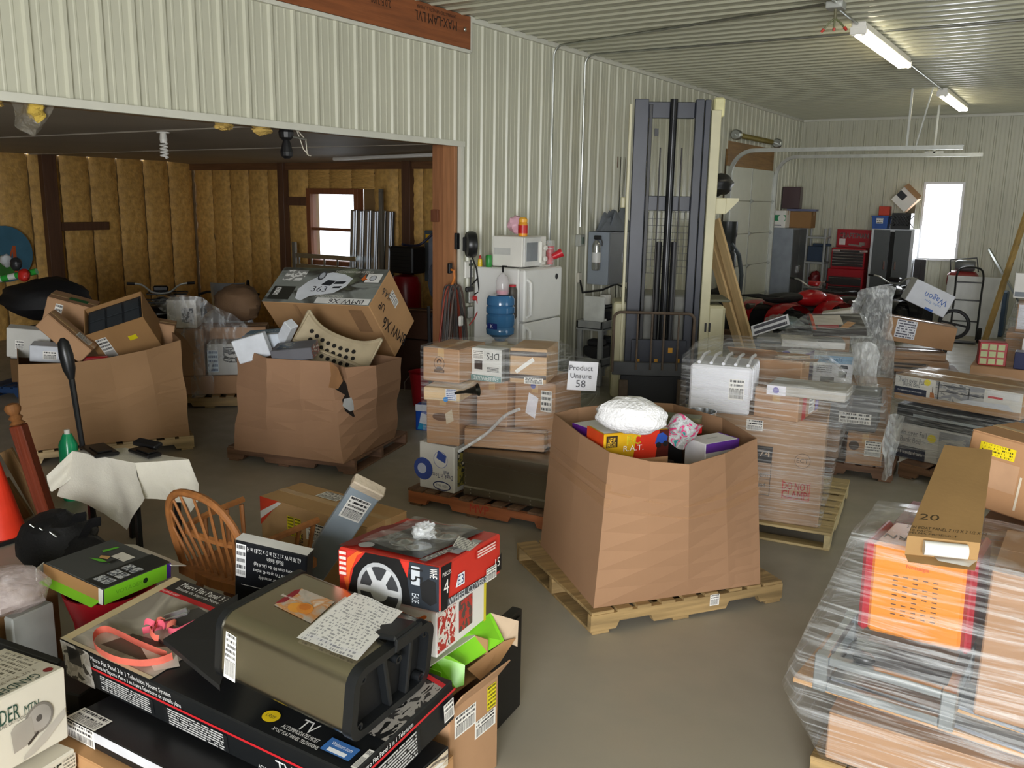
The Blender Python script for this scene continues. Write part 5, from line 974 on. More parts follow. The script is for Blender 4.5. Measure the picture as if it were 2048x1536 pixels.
# hoop-back chair, its back to the photographer
oak = wood('#8f5a2c', var=.2); SHc = .40; cL = PZ(367, 1125, SHc); cR = PZ(520, 1178, SHc); cu = (cR-cL).normalized(); cyaw = math.atan2(cu.y, cu.x)
cw2 = .54; ch = thing('windsor_chair', 'oak hoop-back armchair with spindles standing with its back to the pile', 'chair', (cL.x+cu.x*cw2/2, cL.y+cu.y*cw2/2, 0), cyaw)
g = G(); sp_ = [(-.27, -.03), (-.27, .2), (-.24, .42), (0, .46), (.24, .42), (.27, .2), (.27, -.03), (0, -.06)]
G().prism(sp_, SHc-.045, SHc, None).obj('seat', oak, ch)
HT = .45; lean = -.13
def hp_(t): a = PI*t; x = -.27*math.copysign(abs(math.cos(a))**.8, math.cos(a)); z = HT*math.sin(a)**.6; return V((x, lean*z/HT, SHc+z))
G().tube([hp_(i/24) for i in range(25)], .019, 8).obj('hoop', oak, ch, True)
for k in range(9):
    t_ = .12+.76*k/8; p = hp_(t_); b0_ = V((-.2+.4*k/8, .0, SHc)); mdp = (p+b0_)/2; mdp.x = b0_.x*.6+p.x*.4
    G().tube([b0_, b0_.lerp(mdp, .5)+V((0, .004, 0)), mdp, p], [.006, .009, .009, .006], 6).obj('spindle', oak, ch, True)
for s in (-1, 1):
    G().tube(smoothpts([(-.0, -.03-.02, SHc+.2), (s*.18, -.03, SHc+.2), (s*.25, .06, SHc+.205), (s*.27, .25, SHc+.215), (s*.275, .4, SHc+.22)], 4), .018, 6).obj('arm_rail', oak, ch, True)
    for y_ in (.14, .28, .38): G().tube([(s*.23, y_-.02, SHc), (s*.265, y_, SHc+.2)], [.011, .013], 6).obj('arm_spindle', oak, ch)
for s in (-1, 1):
    for y_ in (.02, .36): G().tube([(s*.17, .05+.8*(y_-.02), SHc-.03), (s*.2, y_, .25), (s*.235, y_+(.06 if y_ > .1 else -.05), 0)], [.016, .022, .013], 8).obj('leg', oak, ch, True)
G().tube([(-.2, .19, .18), (.2, .19, .18)], .012, 6).obj('stretcher', oak, ch)
# stool under a white towel
zt_ = .6; E1, E2, E3 = PZ(145, 903, zt_), PZ(270, 927, zt_), PZ(378, 920, zt_); E4 = E1+E3-E2; cst = (E1+E2+E3+E4)/4
stl = thing('stool', 'black square-legged stool under the white towel', 'stool', (cst.x, cst.y, 0)); zz_ = zt_-.014
def rel(p, z): return (p.x-cst.x)*.84, (p.y-cst.y)*.84, z
G().add([rel(e, zz_-.03) for e in (E1, E2, E3, E4)]+[rel(e, zz_) for e in (E1, E2, E3, E4)], [(3, 2, 1, 0), (4, 5, 6, 7), (0, 1, 5, 4), (1, 2, 6, 5), (2, 3, 7, 6), (3, 0, 4, 7)]).obj('stool_top', blk, stl)
for e in (E1, E2, E3, E4):
    x, y, z = rel(e, 0); G().box((x*.9, y*.9, zz_/2-.02), (.032, .032, zz_-.04), b=.003).obj('leg', blk, stl)
tw = G(); wm_ = mat('#d9d4c6', .9, bump=.35, bs=90, var=.04)
tw.grid(10, 6, lambda a, b: E1.lerp(E2, a).lerp(E4.lerp(E3, a), b)+V((0, 0, .004+.004*noise.noise(V((a*6, b*6, 0))))))
def drape(A, B, bots, seed, nw=.03):
    n = V(((B-A).y, -(B-A).x, 0)).normalized()
    if n.dot(V((0, -1, 0))) < 0 and n.dot(V((1, 0, 0))) < 0: n = -n
    q = [PN(px, py, A+n*nw*1.3, n) for px, py in bots]
    def f(a, b):
        t = a*(len(q)-1); i = min(int(t), len(q)-2); lo = q[i].lerp(q[i+1], t-i); hi = A.lerp(B, a)+V((0, 0, .004)); p = hi.lerp(lo, b); return p+n*(.012*(1+math.sin(a*17+seed))*b+.012*math.sin(b*PI)*(.6+noise.noise(V((a*5, b*4, seed)))))
    tw.grid(20, 10, f)
drape(E1, E2, [(120, 990), (160, 1003), (215, 1025), (254, 1060), (275, 1025), (290, 996)], 1); drape(E2, E3, [(288, 996), (340, 1000), (370, 1004), (381, 1023), (396, 1002), (398, 967)], 3); drape(E4, E1, [(230, 925), (170, 940), (101, 985), (94, 950)], 5, .01)
tw.v = [tuple(V(v)-cst) for v in tw.v]; tag(tw.obj('towel', wm_, None, True, cst), 'white towel draped over the stool', 'towel')
for k, (px, py, w_, d_, rz, lb) in enumerate(((200, 905, .28, .15, -.25, 'flat black device lying left on the white towel'), (290, 909, .24, .1, -.1, 'slim black remote case lying right on the white towel'))):
    p = PZ(px, py, zt_+.012); tag(G().box((0, 0, .014), (w_, d_, .024), b=.008).box((.02, 0, .03), (w_*.6, d_*.6, .008), b=.003).obj('black_device', mat('#121213', .3), None, loc=p, rot=(0, 0, rz)), lb, 'device')
p = PZ(255, 900, zt_+.035); tag(G().box((0, 0, .02), (.22, .07, .03), (.3, 0, .05), b=.008).obj('button_panel', printmat('#141416', '#6a6a6c', 3, .5), None, loc=p+V((.0, .145, -.012))), 'black control panel with small buttons standing on the white towel', 'device')
a = PZ(165, 893, zt_+.02); tp = PN(128, 708, E4+V((0, .05, 0)), V((.5, -.85, 0)))
pdl = thing('black_paddle', 'long black plastic paddle standing behind the towel', 'paddle', V((E4.x+.02, E4.y+.1, 0)))
q0_ = PN(163, 895, E4+V((0, .12, 0)), V((.54, -.84, 0)))-V(pdl.location); q1_ = PN(146, 790, E4+V((0, .12, 0)), V((.54, -.84, 0)))-V(pdl.location); q2_ = PN(127, 708, E4+V((0, .12, 0)), V((.54, -.84, 0)))-V(pdl.location)
G().tube([q0_+(q0_-q1_)*1.9, q0_, q1_], [.018, .018, .02], 8).obj('shaft', blk, pdl, True); G().tube([q1_, q1_.lerp(q2_, .25), q1_.lerp(q2_, .6), q1_.lerp(q2_, .9), q2_], [.02, .04, .045, .035, .012], 10).obj('blade', blk, pdl, True)
pdl.location.z = max(0, -(q0_+(q0_-q1_)*1.9).z+.0)+0
# turned timber post, traffic cone, backpack
wd = wood('#6e2f1a', var=.2, rough=.35)
A_, B_ = PZ(105, 1062, .0), PN(36, 850, PZ(105, 1062, 0), V((.54, -.84, 0))); o = thing('newel_post', 'reddish turned timber post leaning beside the traffic cone', 'post', A_); L_ = (B_-A_).length; o.rotation_mode = 'QUATERNION'; o.rotation_quaternion = (B_-A_).to_track_quat('Z', 'X')
G().box((0, 0, L_*.5), (.085, .085, L_), b=.006).obj('shaft', wd, o); G().lathe([(.035, L_), (.05, L_+.01), (.03, L_+.03), (.045, L_+.05), (.028, L_+.07), (.045, L_+.09), (.052, L_+.115), (.04, L_+.14), (.01, L_+.15)], 16).obj('finial', wood('#8a5a30'), o, True)
for k, (pa, pb) in enumerate((((12, 900), (75, 1010)), ((5, 960), (60, 1045)))):
    a = PN(*pa, A_+V((-.15, .15, 0)), V((.54, -.84, 0))); b = PN(*pb, A_+V((-.15, .15, 0)), V((.54, -.84, 0))); d = b-a; b = b+d*((b.z-.01)/max(.05, -d.z)); plank('worn timber slat leaning behind the traffic cone, '+['upper', 'lower'][k], b, a, .09, .03, wood('#8a6a42'), 'timber_slat', 'slat')
cp = PZ(0, 1075); cn = thing('traffic_cone', 'bright red-orange traffic cone beside the timber post', 'cone', cp); G().lathe([(.16, .03), (.035, .56), (.03, .57)], 24).obj('cone', mat('#e8391d', .5), cn, True); G().box((0, 0, .015), (.36, .36, .03), b=.01).obj('base', blk, cn)
bp_ = PZ(120, 1105, .16); bp = thing('backpack', 'black backpack lying behind the drone carton', 'backpack', (bp_.x, bp_.y, 0)); bmm = mat('#121214', .75, bump=.4, bs=50)
for nm, c_, s_, sd in (('main_compartment', (0, 0, .2), (.27, .2, .2), 2), ('front_pocket', (.2, .02, .17), (.2, .15, .14), 5)):
    o = rag(nm, 'x', 'x', c_, s_, bmm, sd, rough=.2); o.parent = bp; del o['label']; del o['category']
for k in range(2): ribbon('shoulder_strap', [(V((.1+.14*k+.1*math.sin(t*2.4), .05*t, .3+.14*math.sin(t*2.6))), V((.3, 1, 0)).normalized()) for t in [i/8 for i in range(9)]], .05, bmm, bp)
for k in range(3): G().tube([(-.05+.1*k, -.12, .34), (-.03+.1*k, -.14, .37), (0+.1*k, -.12, .34)], .004, 5).obj('buckle', galv, bp)
bottle('green_bottle', 'green plastic bottle behind the newel post', 'bottle', PZ(122, 960, .3)-V((0, 0, .3))+V((-.4, .3, 0)), [(.06, 0), (.065, .02), (.065, .42), (.03, .5)], mat('#1fa06a', .2), [(.02, .5), (.02, .53)], wmetal)
# drone carton on a red tub
dr = carton('black and lime drone carton resting on the red tub', (-3.647, 2.229, .51), (-.016, .084, .072), (.409, .358, .074), m=mat('#4e504f', .35, var=.05), flaps=False, tape=False, sag=.002, deco=[
    ('Q', 'r', 0, 0, 1, 1, lime, 'printed_band'), ('Q', 'r', .93, 0, 1, 1, mat('#4a2a8a', .4), 'printed_band'), ('T', 'r', .36, .5, 'VOYAGER', .02, '#6aae28', 0, .14), ('D', 'r', .6, .5, .013, mat('#20301a', .5)),
    ('Q', 't', .68, 0, 1, 1, mat('#2b2d2b', .35), 'printed_band'), *[('Q', 't', .72+.12*i, .08+.2*j, .82+.12*i, .24+.2*j, picmat(['#c9cdd0', '#6a7078', '#303438'], 3, i+3*j), 'printed_picture') for i in range(2) for j in range(3)],
    ('Q', 't', .4, .62, .62, .8, mat('#d9d6cc', .5), 'sticker'), ('P', 't', [(.2, .66), (.24, .86), (.28, .86), (.25, .64)], mat('#64b83a', .4)), ('P', 't', [(.26, .42), (.4, .5), (.55, .48), (.4, .43)], mat('#64b83a', .4)), ('P', 't', [(.3, .56), (.4, .62), (.44, .54), (.34, .5)], mat('#c9a06a', .4)), ('P', 't', [(.42, .4), (.5, .5), (.52, .66), (.56, .5)], mat('#232524', .4)),
    ('Q', 'f', 0, 0, .93, 1, cardmat('#a57c50'), 'open_end'), ('Q', 'f', .93, 0, 1, 1, wht, 'corner_flap')])
G().box((.0, -.2, .006), (.36, .05, .004), (.3, 0, 0)).obj('flap', lime, dr); G().box((-.22, -.19, .03), (.004, .07, .06), (0, 0, .5)).obj('flap', wht, dr); G().box((.04, .215, .05), (.36, .09, .004), (-.35, 0, 0)).obj('flap', wht, dr)
tb = thing('red_tub', 'round red plastic tub under the drone carton', 'tub', (-3.63, 2.22, 0)); G().lathe([(.13, 0), (.165, .3), (.2, .42), (.205, .44), (.195, .44), (.155, .31), (.12, .02)], 30).obj('tub_wall', mat('#a31622', .35), tb, True)
# cartons at the lower left edge
carton('black and grey grill carton below the red tub', (-3.42, 1.86, .11), .25, (.34, .2, .22), m=mat('#1b1c1c', .5), flaps=False, tape=False, deco=[('T', 'f', .5, .55, 'DELICIOUS', .035, '#8a7a4a', 0, .22), ('Q', 'f', 0, 0, 1, .2, mat('#3a3c3a', .5), 'printed_band')])
carton('tall brown carton with a white sticker under the clear bag', (-4.1, 1.95, .21), .1, (.44, .3, .42), col='#8d6a44', deco=[('T', 'f', .35, .6, 'C', .08, '#3a2b22', 20), ('T', 'f', .3, .3, 'T', .08, '#3a2b22', 20), ('P', 'r', [(.3, .3), (.5, .25), (.6, .55), (.4, .62)], wht)])
carton('narrow white carton between the brown carton and the red tub', (-3.78, 1.92, .2), .1, (.06, .2, .4), m=mat('#a9aba6', .6), flaps=False, tape=False)
carton('low brown carton on the floor in front of the grill carton', (-3.38, 1.64, .06), .1, (.44, .16, .12), col='#8a6844')
rag('plastic_bag', 'clear plastic bag with pink contents on the brown carton', 'bag', PZ(2, 1185, .52), (.18, .2, .09), filmmat('film_bag', .35, .7, '#e6d8d8', sx=4, sz=8), 9, rough=.25)
carton('white sheet-wrapped flat carton beside the brown carton', (-3.74, 1.66, .2), .4, (.2, .03, .4), m=printmat('#b9bec4', '#8a94a0', 9, .5, seed=2), flaps=False, tape=False)
plank('long black pole lying behind the meat slicer cartons', PZ(-60, 1268, .55), PZ(118, 1330, .42), .035, .035, blk, 'black_pole', 'pole')
# meat slicer cartons
cmt = mat('#d8d2c2', .55, var=.03)
carton('lower white slicer carton with a dark green band', (-2.97, 1.33, .142), .15, (.36, .38, .284), m=cmt, flaps=False, tape=False, deco=[('Q', 'r', 0, 0, 1, .7, mat('#24302c', .5), 'printed_band'), ('T', 'r', .72, .84, 'LIFE', .05, '#1e2a24', 0, .1), ('Q', 'r', .84, .76, .99, .95, printmat('#d8d2c2', '#6a6a60', 4, .5))])
grn = '#24473a'
sl = carton('white meat slicer carton with green lettering', (-3.007, 1.362, .443), (-.038, -.011, .133), (.32, .354, .27), m=cmt, flaps=False, tape=False, sag=.002, deco=[
    ('T', 't', .9, .55, 'GANDER', .04, grn, -90, .16), ('T', 't', .9, .28, 'MTN.', .026, grn, -90, .06), ('D', 't', .9, .88, .016, mat('#8a2a2a', .5)), ('T', 't', .76, .6, '7 1/2" Meat Slicer', .018, '#6a5c48', -90, .16), ('Q', 't', .1, .1, .7, .95, printmat('#d8d2c2', '#6f6a5c', 14, .45, seed=3)),
    ('T', 'r', .26, .74, 'GANDER', .055, grn, 0, .16), ('T', 'r', .62, .7, 'MTN.', .03, grn, 0, .06), ('T', 'r', .4, .62, 'WE LIVE OUTDOORS', .013, '#5a5a52', 0, .14), ('T', 'r', .12, .5, 'Meat Slicer', .03, '#6a6458', 0, .1),
    ('D', 'r', .68, .5, .055, mat('#9a948a', .3, .4)), ('D', 'r', .68, .5, .046, mat('#c0bab0', .3, .4)), ('D', 'r', .68, .5, .012, mat('#55504a', .4)), ('P', 'r', [(.4, .2), (.38, .5), (.42, .56), (.6, .58), (.62, .3), (.6, .24)], mat('#a49e94', .4)), ('P', 'r', [(.5, .1), (.96, .46), (.97, .36), (.74, .14), (.6, .06), (.48, .04)], mat('#b9b3a8', .4)), ('P', 'r', [(.54, .24), (.66, .34), (.66, .3), (.55, .2)], mat('#3a342e', .4))])
# ================================================================ stretch film helpers
def corners(t):
    w, d, h = DIMS[t.name]; M = world(t); return [M @ V((i*w/2, j*d/2, k*h)) for i in (-1, 1) for j in (-1, 1) for k in (0, 1)]
def wrap(label, objs, film, zmin=0., extra=(), infl=.012, wob=.012, cuts=6, group=None):
    """clear film drawn tight round a load: inflated hull of the load, creased"""
    pts = [p for o in objs for p in corners(o) if p.z >= zmin-1e-6]+[V(e) for e in extra]; c = sum(pts, V())/len(pts); bm = bmesh.new()
    for p in pts:
        r = V((p.x-c.x, p.y-c.y, 0)); r = r.normalized() if r.length > 1e-5 else r
        bm.verts.new(p-c+r*infl+V((0, 0, infl*.6 if p.z > c.z else 0)))
    res = bmesh.ops.convex_hull(bm, input=bm.verts); dead = [v for v in bm.verts if not v.link_faces]; bmesh.ops.delete(bm, geom=dead, context='VERTS')
    bot = [f for f in bm.faces if f.normal.z < -.9]; bmesh.ops.delete(bm, geom=bot, context='FACES_ONLY')
    for _ in range(cuts):
        es = [e for e in bm.edges if e.calc_length() > .09]
        if not es: break
        bmesh.ops.subdivide_edges(bm, edges=es, cuts=1, use_grid_fill=True); bmesh.ops.triangulate(bm, faces=bm.faces)
    s = c.x*7
    for v in bm.verts: v.co += v.normal*wob*max(.12, .55+noise.noise(V((v.co.x*4+s, v.co.y*4, v.co.z*14)))*.6+noise.noise(V((v.co.x*11, v.co.y*11+s, v.co.z*30)))*.35)
    zlo = min(p.z for p in pts)-c.z+.004
    for v in bm.verts: v.co.z = max(v.co.z, zlo)
    me = bpy.data.meshes.new('stretch_wrap'); bm.to_mesh(me); bm.free(); me.materials.append(film); me.polygons.foreach_set('use_smooth', [True]*len(me.polygons))
    o = put('stretch_wrap', me, None, c); return tag(o, label, 'plastic film', group)
film1 = filmmat('film_clear', .03, .42); film2 = filmmat('film_heavy', .05, .55, sz=30)
def sheet_of_film(label, rows, film, w=14, h=8, wob=.02, seed=0., name='film_sheet'):
    """loose drape of film: rows = list of point lists (top row first)"""
    R_ = [smoothpts(r, 4) for r in rows]; g = G()
    def f(a, b):
        t = b*(len(R_)-1); i = min(int(t), len(R_)-2); pa = R_[i]; pb = R_[i+1]; p = pa[int(a*(len(pa)-1)+.5)].lerp(pb[int(a*(len(pb)-1)+.5)], t-i)
        return p+V((noise.noise(p*6+V((seed, 0, 0))), noise.noise(p*6+V((0, seed, 3))), noise.noise(p*5+V((1, 2, seed)))))*wob
    g.grid(w, h, f); c = sum((V(v) for v in g.v), V())/len(g.v); g.v = [tuple(V(v)-c) for v in g.v]; return tag(g.obj(name, film, None, True, c), label, 'plastic film')
# ================================================================ middle pallet (orange stringers)
P3, p3c, p3y = pallet_px('orange-brown pallet carrying the film-wrapped stack by the water cooler', (817, 1008), (1083, 1064), anchor_l=True, d=1.0, m=palo, md=pald, stamp='MVP')
blue = '#3a4f96'
c, yw, dm_ = pixbox(PT+.002, (839, 973), (908, 988), .35, .38)
dunk = carton('white toy hoop carton with upside-down blue print on the orange pallet', c, yw+.0, dm_, base=True, m=mat('#d2cfc8', .6, var=.05), tape=False, deco=[
    ('D', 'f', .12, .42, .085, mat(blue, .5), 1.0), ('D', 'f', .08, .42, .04, mat('#b9c0d4', .5)), ('D', 'f', .62, .68, .062, mat('#6a78b0', .5)), ('D', 'f', .62, .68, .058, mat('#d6d4d0', .5)), ('P', 'f', [(.5, .7), (.55, .88), (.78, .78), (.76, .62)], mat(blue, .5)), ('T', 'f', .68, .33, "Dunk 'n Toss", .035, '#2a3460', 180, .18), ('T', 'f', .78, .42, 'Ball', .03, '#2a3460', 180, .05), ('D', 'f', .66, .12, .036, mat('#2a3460', .5), 2.2), ('D', 'f', .66, .12, .027, mat('#d6d4d0', .5), 2.6), ('T', 'f', .66, .12, 'little tikes', .022, '#2a3460', 180, .1),
    ('Q', 'r', .1, .12, .9, .9, picmat(['#5a5636', '#a89a4a', '#3a3a3a', '#d8d0b8'], 4, 3), 'printed_picture')])
# stainless cased appliance
A = PZ(927, 988, PT+.01); B = PZ(1086, 1018, PT+.01); u = (B-A).normalized(); yw = math.atan2(u.y, u.x); Ls = .78
sc_ = thing('steel_case', 'long stainless steel cased appliance lying on the orange pallet', 'appliance', (A.x, A.y, PT+.004), yw); stl2 = mat('#9b968a', .3, 1, var=.06, vs=4, bump=.05, bs=6)
prof = [(.02, 0), (.0, .01), (.0, .06), (.012, .07), (.012, .24), (-.012, .25), (-.014, .29), (-.004, .325), (.03, .345), (.1, .35), (.5, .35), (.5, 0)]
G().prism(prof, 0, Ls, lambda y, z, x: V((x, y, z))).obj('case_body', stl2, sc_, True)
for k in range(5):
    for z_ in (.025, .05): G().lathe([(.006, -.004), (.004, 0)], 8, (.06+.16*k, -.001, z_), 'y').obj('rivet', chrome, sc_)
for z_ in (.03, .09, .14, .2): G().lathe([(.005, 0), (.003, .004)], 8, (.012, .008, z_), 'y').obj('rivet', chrome, sc_)
for k in range(3): G().lathe([(.006, -.004), (.004, 0)], 8, (.1+.28*k, -.013, .28), 'y').obj('rivet', chrome, sc_)
zl = PT+.36
bx = []
bx.append(pbox('tall brown carton with an oval stamp at the end of the wrapped middle stack', zl, (853, 886), (918, 893), .86-zl, .5, deco=[('D', 'f', .45, .55, .03, mat('#6a4a34', .7), 2.2), ('P', 'f', [(.62, .42), (.84, .5), (.78, .72), (.58, .62)], mat('#c9b9a0', .5))]))
c, yw, dm_ = pixbox(zl, (928, 892), (1088, 905), .13, .13); bx.append(carton('long brown roll-shaped carton lying on the steel case', c, yw, dm_, base=True))
c, yw, dm_ = pixbox(.955, (930, 768), (1000, 773), .955-zl, .46, 'top'); bx.append(carton('square brown carton in the middle of the wrapped stack', c+V((-math.sin(p3y), math.cos(p3y), 0))*.235, p3y, dm_, base=True))
c, yw, dm_ = pixbox(.955, (1013, 774), (1105, 779), .955-zl, .46, 'top'); bx.append(carton('wide brown carton with a white sticker in the wrapped middle stack', c+V((-math.sin(p3y), math.cos(p3y), 0))*.235, p3y, dm_, base=True, deco=[('Q', 'f', .66, .55, .93, .88, plabel(.0, 4, 3)), ('P', 'f', [(.28, .5), (.52, .42), (.6, .75), (.36, .82)], mat('#e4e2ea', .5)), ('D', 'f', .46, .93, .02, mat('#4a4a9a', .5))]))
bx.append(pbox('flat wood-print carton under the logo carton', .862, (847, 799), (919, 805), .09, .45, m=wood('#d0b48c', ax=0, var=.15), tape=False, flaps=False, deco=[('Q', 'f', .62, .1, .92, .98, printmat('#dfe2ea', '#5a6a9a', 6, .55, seed=2)), ('D', 'f', .62, .15, .018, mat('#3a8ad0', .4))]))
lg = pbox('brown carton with a round portrait logo on top of the wrapped middle stack', .957, (846, 760), (918, 768), .24, .42, deco=[('D', 'f', .46, .55, .052, mat('#5a4032', .7), .8), ('D', 'f', .46, .55, .047, mat('#b08a68', .7), .8), ('D', 'f', .46, .6, .02, mat('#4a342a', .7)), ('D', 'f', .46, .58, .013, mat('#b08a68', .7)), ('P', 'f', [(.36, .36), (.4, .46), (.52, .46), (.56, .36)], mat('#5a4032', .7)), ('Q', 'f', .32, .28, .6, .37, mat('#4a342a', .7), 'printed_band'), ('T', 'f', .46, .325, 'LITTLE DEBBIE', .012, '#c9a888', 0, .07)]); bx.append(lg)
teal = mat('#6f9492', .45)
bx.append(pbox('teal and white cookware carton standing upside down on the wrapped middle stack', .957, (942, 759), (1002, 766), .235, .12, m=mat('#dcdcd8', .45), flaps=False, tape=False, deco=[('Q', 'f', 0, 0, 1, .18, teal, 'printed_band'), ('T', 'f', .5, .09, 'FARBERWARE', .028, '#e8eeee', 180, .2), ('Q', 'f', .12, .35, .38, .62, mat('#3a2a24', .4), 'printed_picture'), ('T', 'f', .72, .78, 'DFS', .05, '#1a1a1a', 180, .1), ('Q', 'f', .5, .3, .95, .45, printmat('#dcdcd8', '#5a5a5a', 4, .6)), ('Q', 'f', .06, .66, .42, .92, plabel(.4, 5, 3)), ('Q', 'r', 0, 0, 1, 1, mat('#8a8a86', .45), 'printed_band'), ('T', 'r', .5, .5, 'FARBERWARE', .03, '#3a3a38', 90, .2)]))
bx.append(pbox('carton printed with dark plank stripes on the wrapped middle stack', .957, (1019, 765), (1092, 770), .25, .4, m=wood('#c4a27c', ax=0, var=.12), flaps=False, tape=False, deco=[('Q', 'f', 0, .78, 1, .92, mat('#4a3a30', .6), 'printed_band'), ('Q', 'f', 0, .14, 1, .26, mat('#4a3a30', .6), 'printed_band'), ('P', 'f', [(.14, .36), (.2, .28), (.68, .66), (.62, .76)], plabel(0, 5, 5)), ('Q', 'f', .4, .0, .92, .18, plabel(.5, 4, 6))]))
E_ = [PZ(1150, 760, 1.0), PZ(1195, 760, .95), PZ(1190, 820, .7), PZ(1130, 720, 1.12)]
bd = rag('bagged_bundle', 'grey bagged bundle inside the film at the side of the middle stack', 'bundle', PZ(1140, 775, .82)+V((-.12, .2, 0)), (.09, .12, .1), mat('#7a7872', .6, bump=.4, bs=9), 8, rough=.3)
bx2 = [pbox('brown carton at the far side of the wrapped middle stack', zl, (1000, 860), (1090, 868), .45, .4)] if False else []
wrap('clear stretch film round the stack on the orange pallet', bx, film1, zl-.02, [tuple(PZ(1185, 770, .95)+V((-.1, .2, 0))), tuple(PZ(1178, 835, .62)+V((-.1, .2, 0))), tuple(PZ(1150, 728, 1.08)+V((-.1, .2, 0))), tuple(PZ(1170, 760, .95)+V((-.2, .6, 0))), tuple(PZ(1170, 830, .6)+V((-.2, .6, 0)))])
q = [PZ(1119, 712, 1.13), PZ(1116, 762, .99)]
sg = PZ(1138, 745, 1.04); tag(quad('paper_sign', (-.1, 0, -.1), (.2, .03, 0), (.01, .01, .2), mat('#dcdce0', .6), None), 'white handwritten paper sign on the wrapped middle stack', 'sign').location = sg+V((.14, -.08, 0))
so = bpy.data.objects['paper_sign']; so.rotation_euler = (0, 0, .25)
for k, (s, h) in enumerate((('Product', .035), ('Unsure', .035), ('58', .05))): text(s, (.0, -.004+.005*0, .06-.055*k), (1, .15, 0), (0, 0, 1), h, '#4a4a52', so)
pipe('twisted strand of film pulled across the wrapped stack', smoothpts([PZ(925, 890, .5)+V((.08, -.16, 0)), PZ(985, 850, .64)+V((.1, -.22, 0)), PZ(1025, 815, .8)+V((.1, -.26, 0)), PZ(1055, 800, .88)+V((.1, -.26, 0))]), .012, 'film_strand', filmmat('film_strand', .4, .85, sx=14, sz=14), 'plastic film')
t = thing('car_horn', 'black horn-shaped fitting caught in the film of the middle stack', 'horn', PZ(960, 768, .94)+V((.13, -.32, .02)), (0, 1.35, .3)); G().lathe([(.008, -.1), (.012, -.02), (.03, .05), (.045, .07), (.035, .06), (.012, .0)], 16).obj('horn_body', mat('#2a2a26', .3, .5), t, True)
# ================================================================ contents of the middle bulk box
zi = .80
cartn = carton
fillm = cardmat('#8d6a48')
def gpos(px, py, z): return PZ(px, py, z)
Gc = sum(T, V())/12
tag(G().prism([((p.x-Gc.x)*.72, (p.y-Gc.y)*.72) for p in T], 0, .02).obj('packing_layer', mat('#6b5644', .9, bump=.6, bs=8), None, loc=(Gc.x, Gc.y, .55)), 'brown packing layer deep in the middle bulk box', 'packing')
yl = '#e8c41e'
rc = carton('yellow and red toy car carton in the middle bulk box', (0, 0, 0), .1, (.01, .01, .01)) if False else None
def inbox(label, pl, pr, z, h, d, **k): c, y, dm = pixbox(z, pl, pr, h, d, 'top'); return carton(label, c, y, dm, base=True, **k)
inbox('red and yellow toy car carton in the middle bulk box', (1209, 869), (1338, 858), 1.03, .15, .2, m=mat('#d8a81e', .35), flaps=False, tape=False, deco=[('P', 'f', [(.45, 0), (.5, 1), (.85, 1), (.8, 0)], mat('#c8321e', .35)), ('P', 'f', [(.8, 0), (.85, 1), (1, 1), (1, 0)], mat('#4a1a14', .35)), ('T', 'f', .45, .72, 'RC', .05, '#f2e23a', 0, .08, .02), ('T', 'f', .45, .42, 'R.A.T.', .03, '#f4f0ea', 0, .12), ('Q', 'f', .03, .5, .2, .92, mat('#3a2a1a', .4), 'printed_band'), ('T', 'f', .115, .76, 'NEW', .03, '#f2c23a', 0, .04), ('T', 'f', .115, .6, 'BRIGHT', .025, '#f2c23a', 0, .05), ('P', 'f', [(.78, .5), (.82, .85), (.9, .9), (.98, .75), (.97, .5)], mat('#2a4a9a', .35)), ('D', 'f', .84, .45, .016, mat('#141414', .5)), ('D', 'f', .95, .48, .016, mat('#141414', .5)), ('Q', 'f', 0, -.9, 1, 0, mat('#e0b08a', .5), 'printed_picture'), ('Q', 't', 0, 0, 1, 1, mat('#e2e0dc', .5), 'printed_band'), ('Q', 'l', 0, 0, 1, 1, mat('#d8481e', .4), 'printed_band')])
inbox('purple-ended toy carton behind the red and yellow toy carton', (1175, 856), (1240, 846), .97, .12, .14, m=mat('#d9d8d6', .5), flaps=False, tape=False, deco=[('Q', 'l', 0, 0, 1, 1, mat('#6a2a9a', .4), 'printed_band'), ('Q', 'f', 0, 0, .2, 1, mat('#6a2a9a', .4), 'printed_band')])
inbox('white and purple appliance carton by the right rim of the middle bulk box', (1412, 889), (1478, 877), .955, .16, .16, m=mat('#e2e0e2', .45), flaps=False, tape=False, deco=[('Q', 'f', 0, .68, 1, 1, mat('#6a3aa0', .4), 'printed_band'), ('Q', 'r', 0, .6, 1, 1, mat('#6a3aa0', .4), 'printed_band'), ('D', 'f', .35, .3, .03, mat('#b9b9c2', .4), .7), ('Q', 'f', .6, .2, .9, .45, plabel(.4, 4)), ('T', 't', .5, .5, 'hamilton', .015, '#6a6a6a')])
tp_ = inbox('red plastic tool in the middle bulk box', (1345, 860), (1405, 850), .985, .05, .1, m=mat('#c81e24', .3), flaps=False, tape=False, name='red_tool', cat='tool')
fo = gpos(1375, 893, .93); fbag = tag(put('flowered_bag', G().gridobj(10, 8, lambda a, b: V(((a-.5)*.2, (b-.5)*.18, .02*math.sin(a*6)+.03*b+.01*math.sin(b*9))), 'flowered_bag', picmat(['#9fa3a4', '#c9ccd0', '#b2b6b8', '#d8387a', '#9aa2a8', '#1f8a8a'], 5, 3)), None, fo+V((-.07, .06, .05)), (.5, .1, -.3)), 'silver gift bag with pink flowers in the middle bulk box', 'bag')
bottle('steel_pot', 'silver pot rim showing in the middle bulk box', 'pot', gpos(1395, 866, .8)+V((0, .02, 0)), [(.09, 0), (.1, .02), (.105, .14), (.1, .14), (.09, .02)], mat('#c3c5c6', .2, .9))
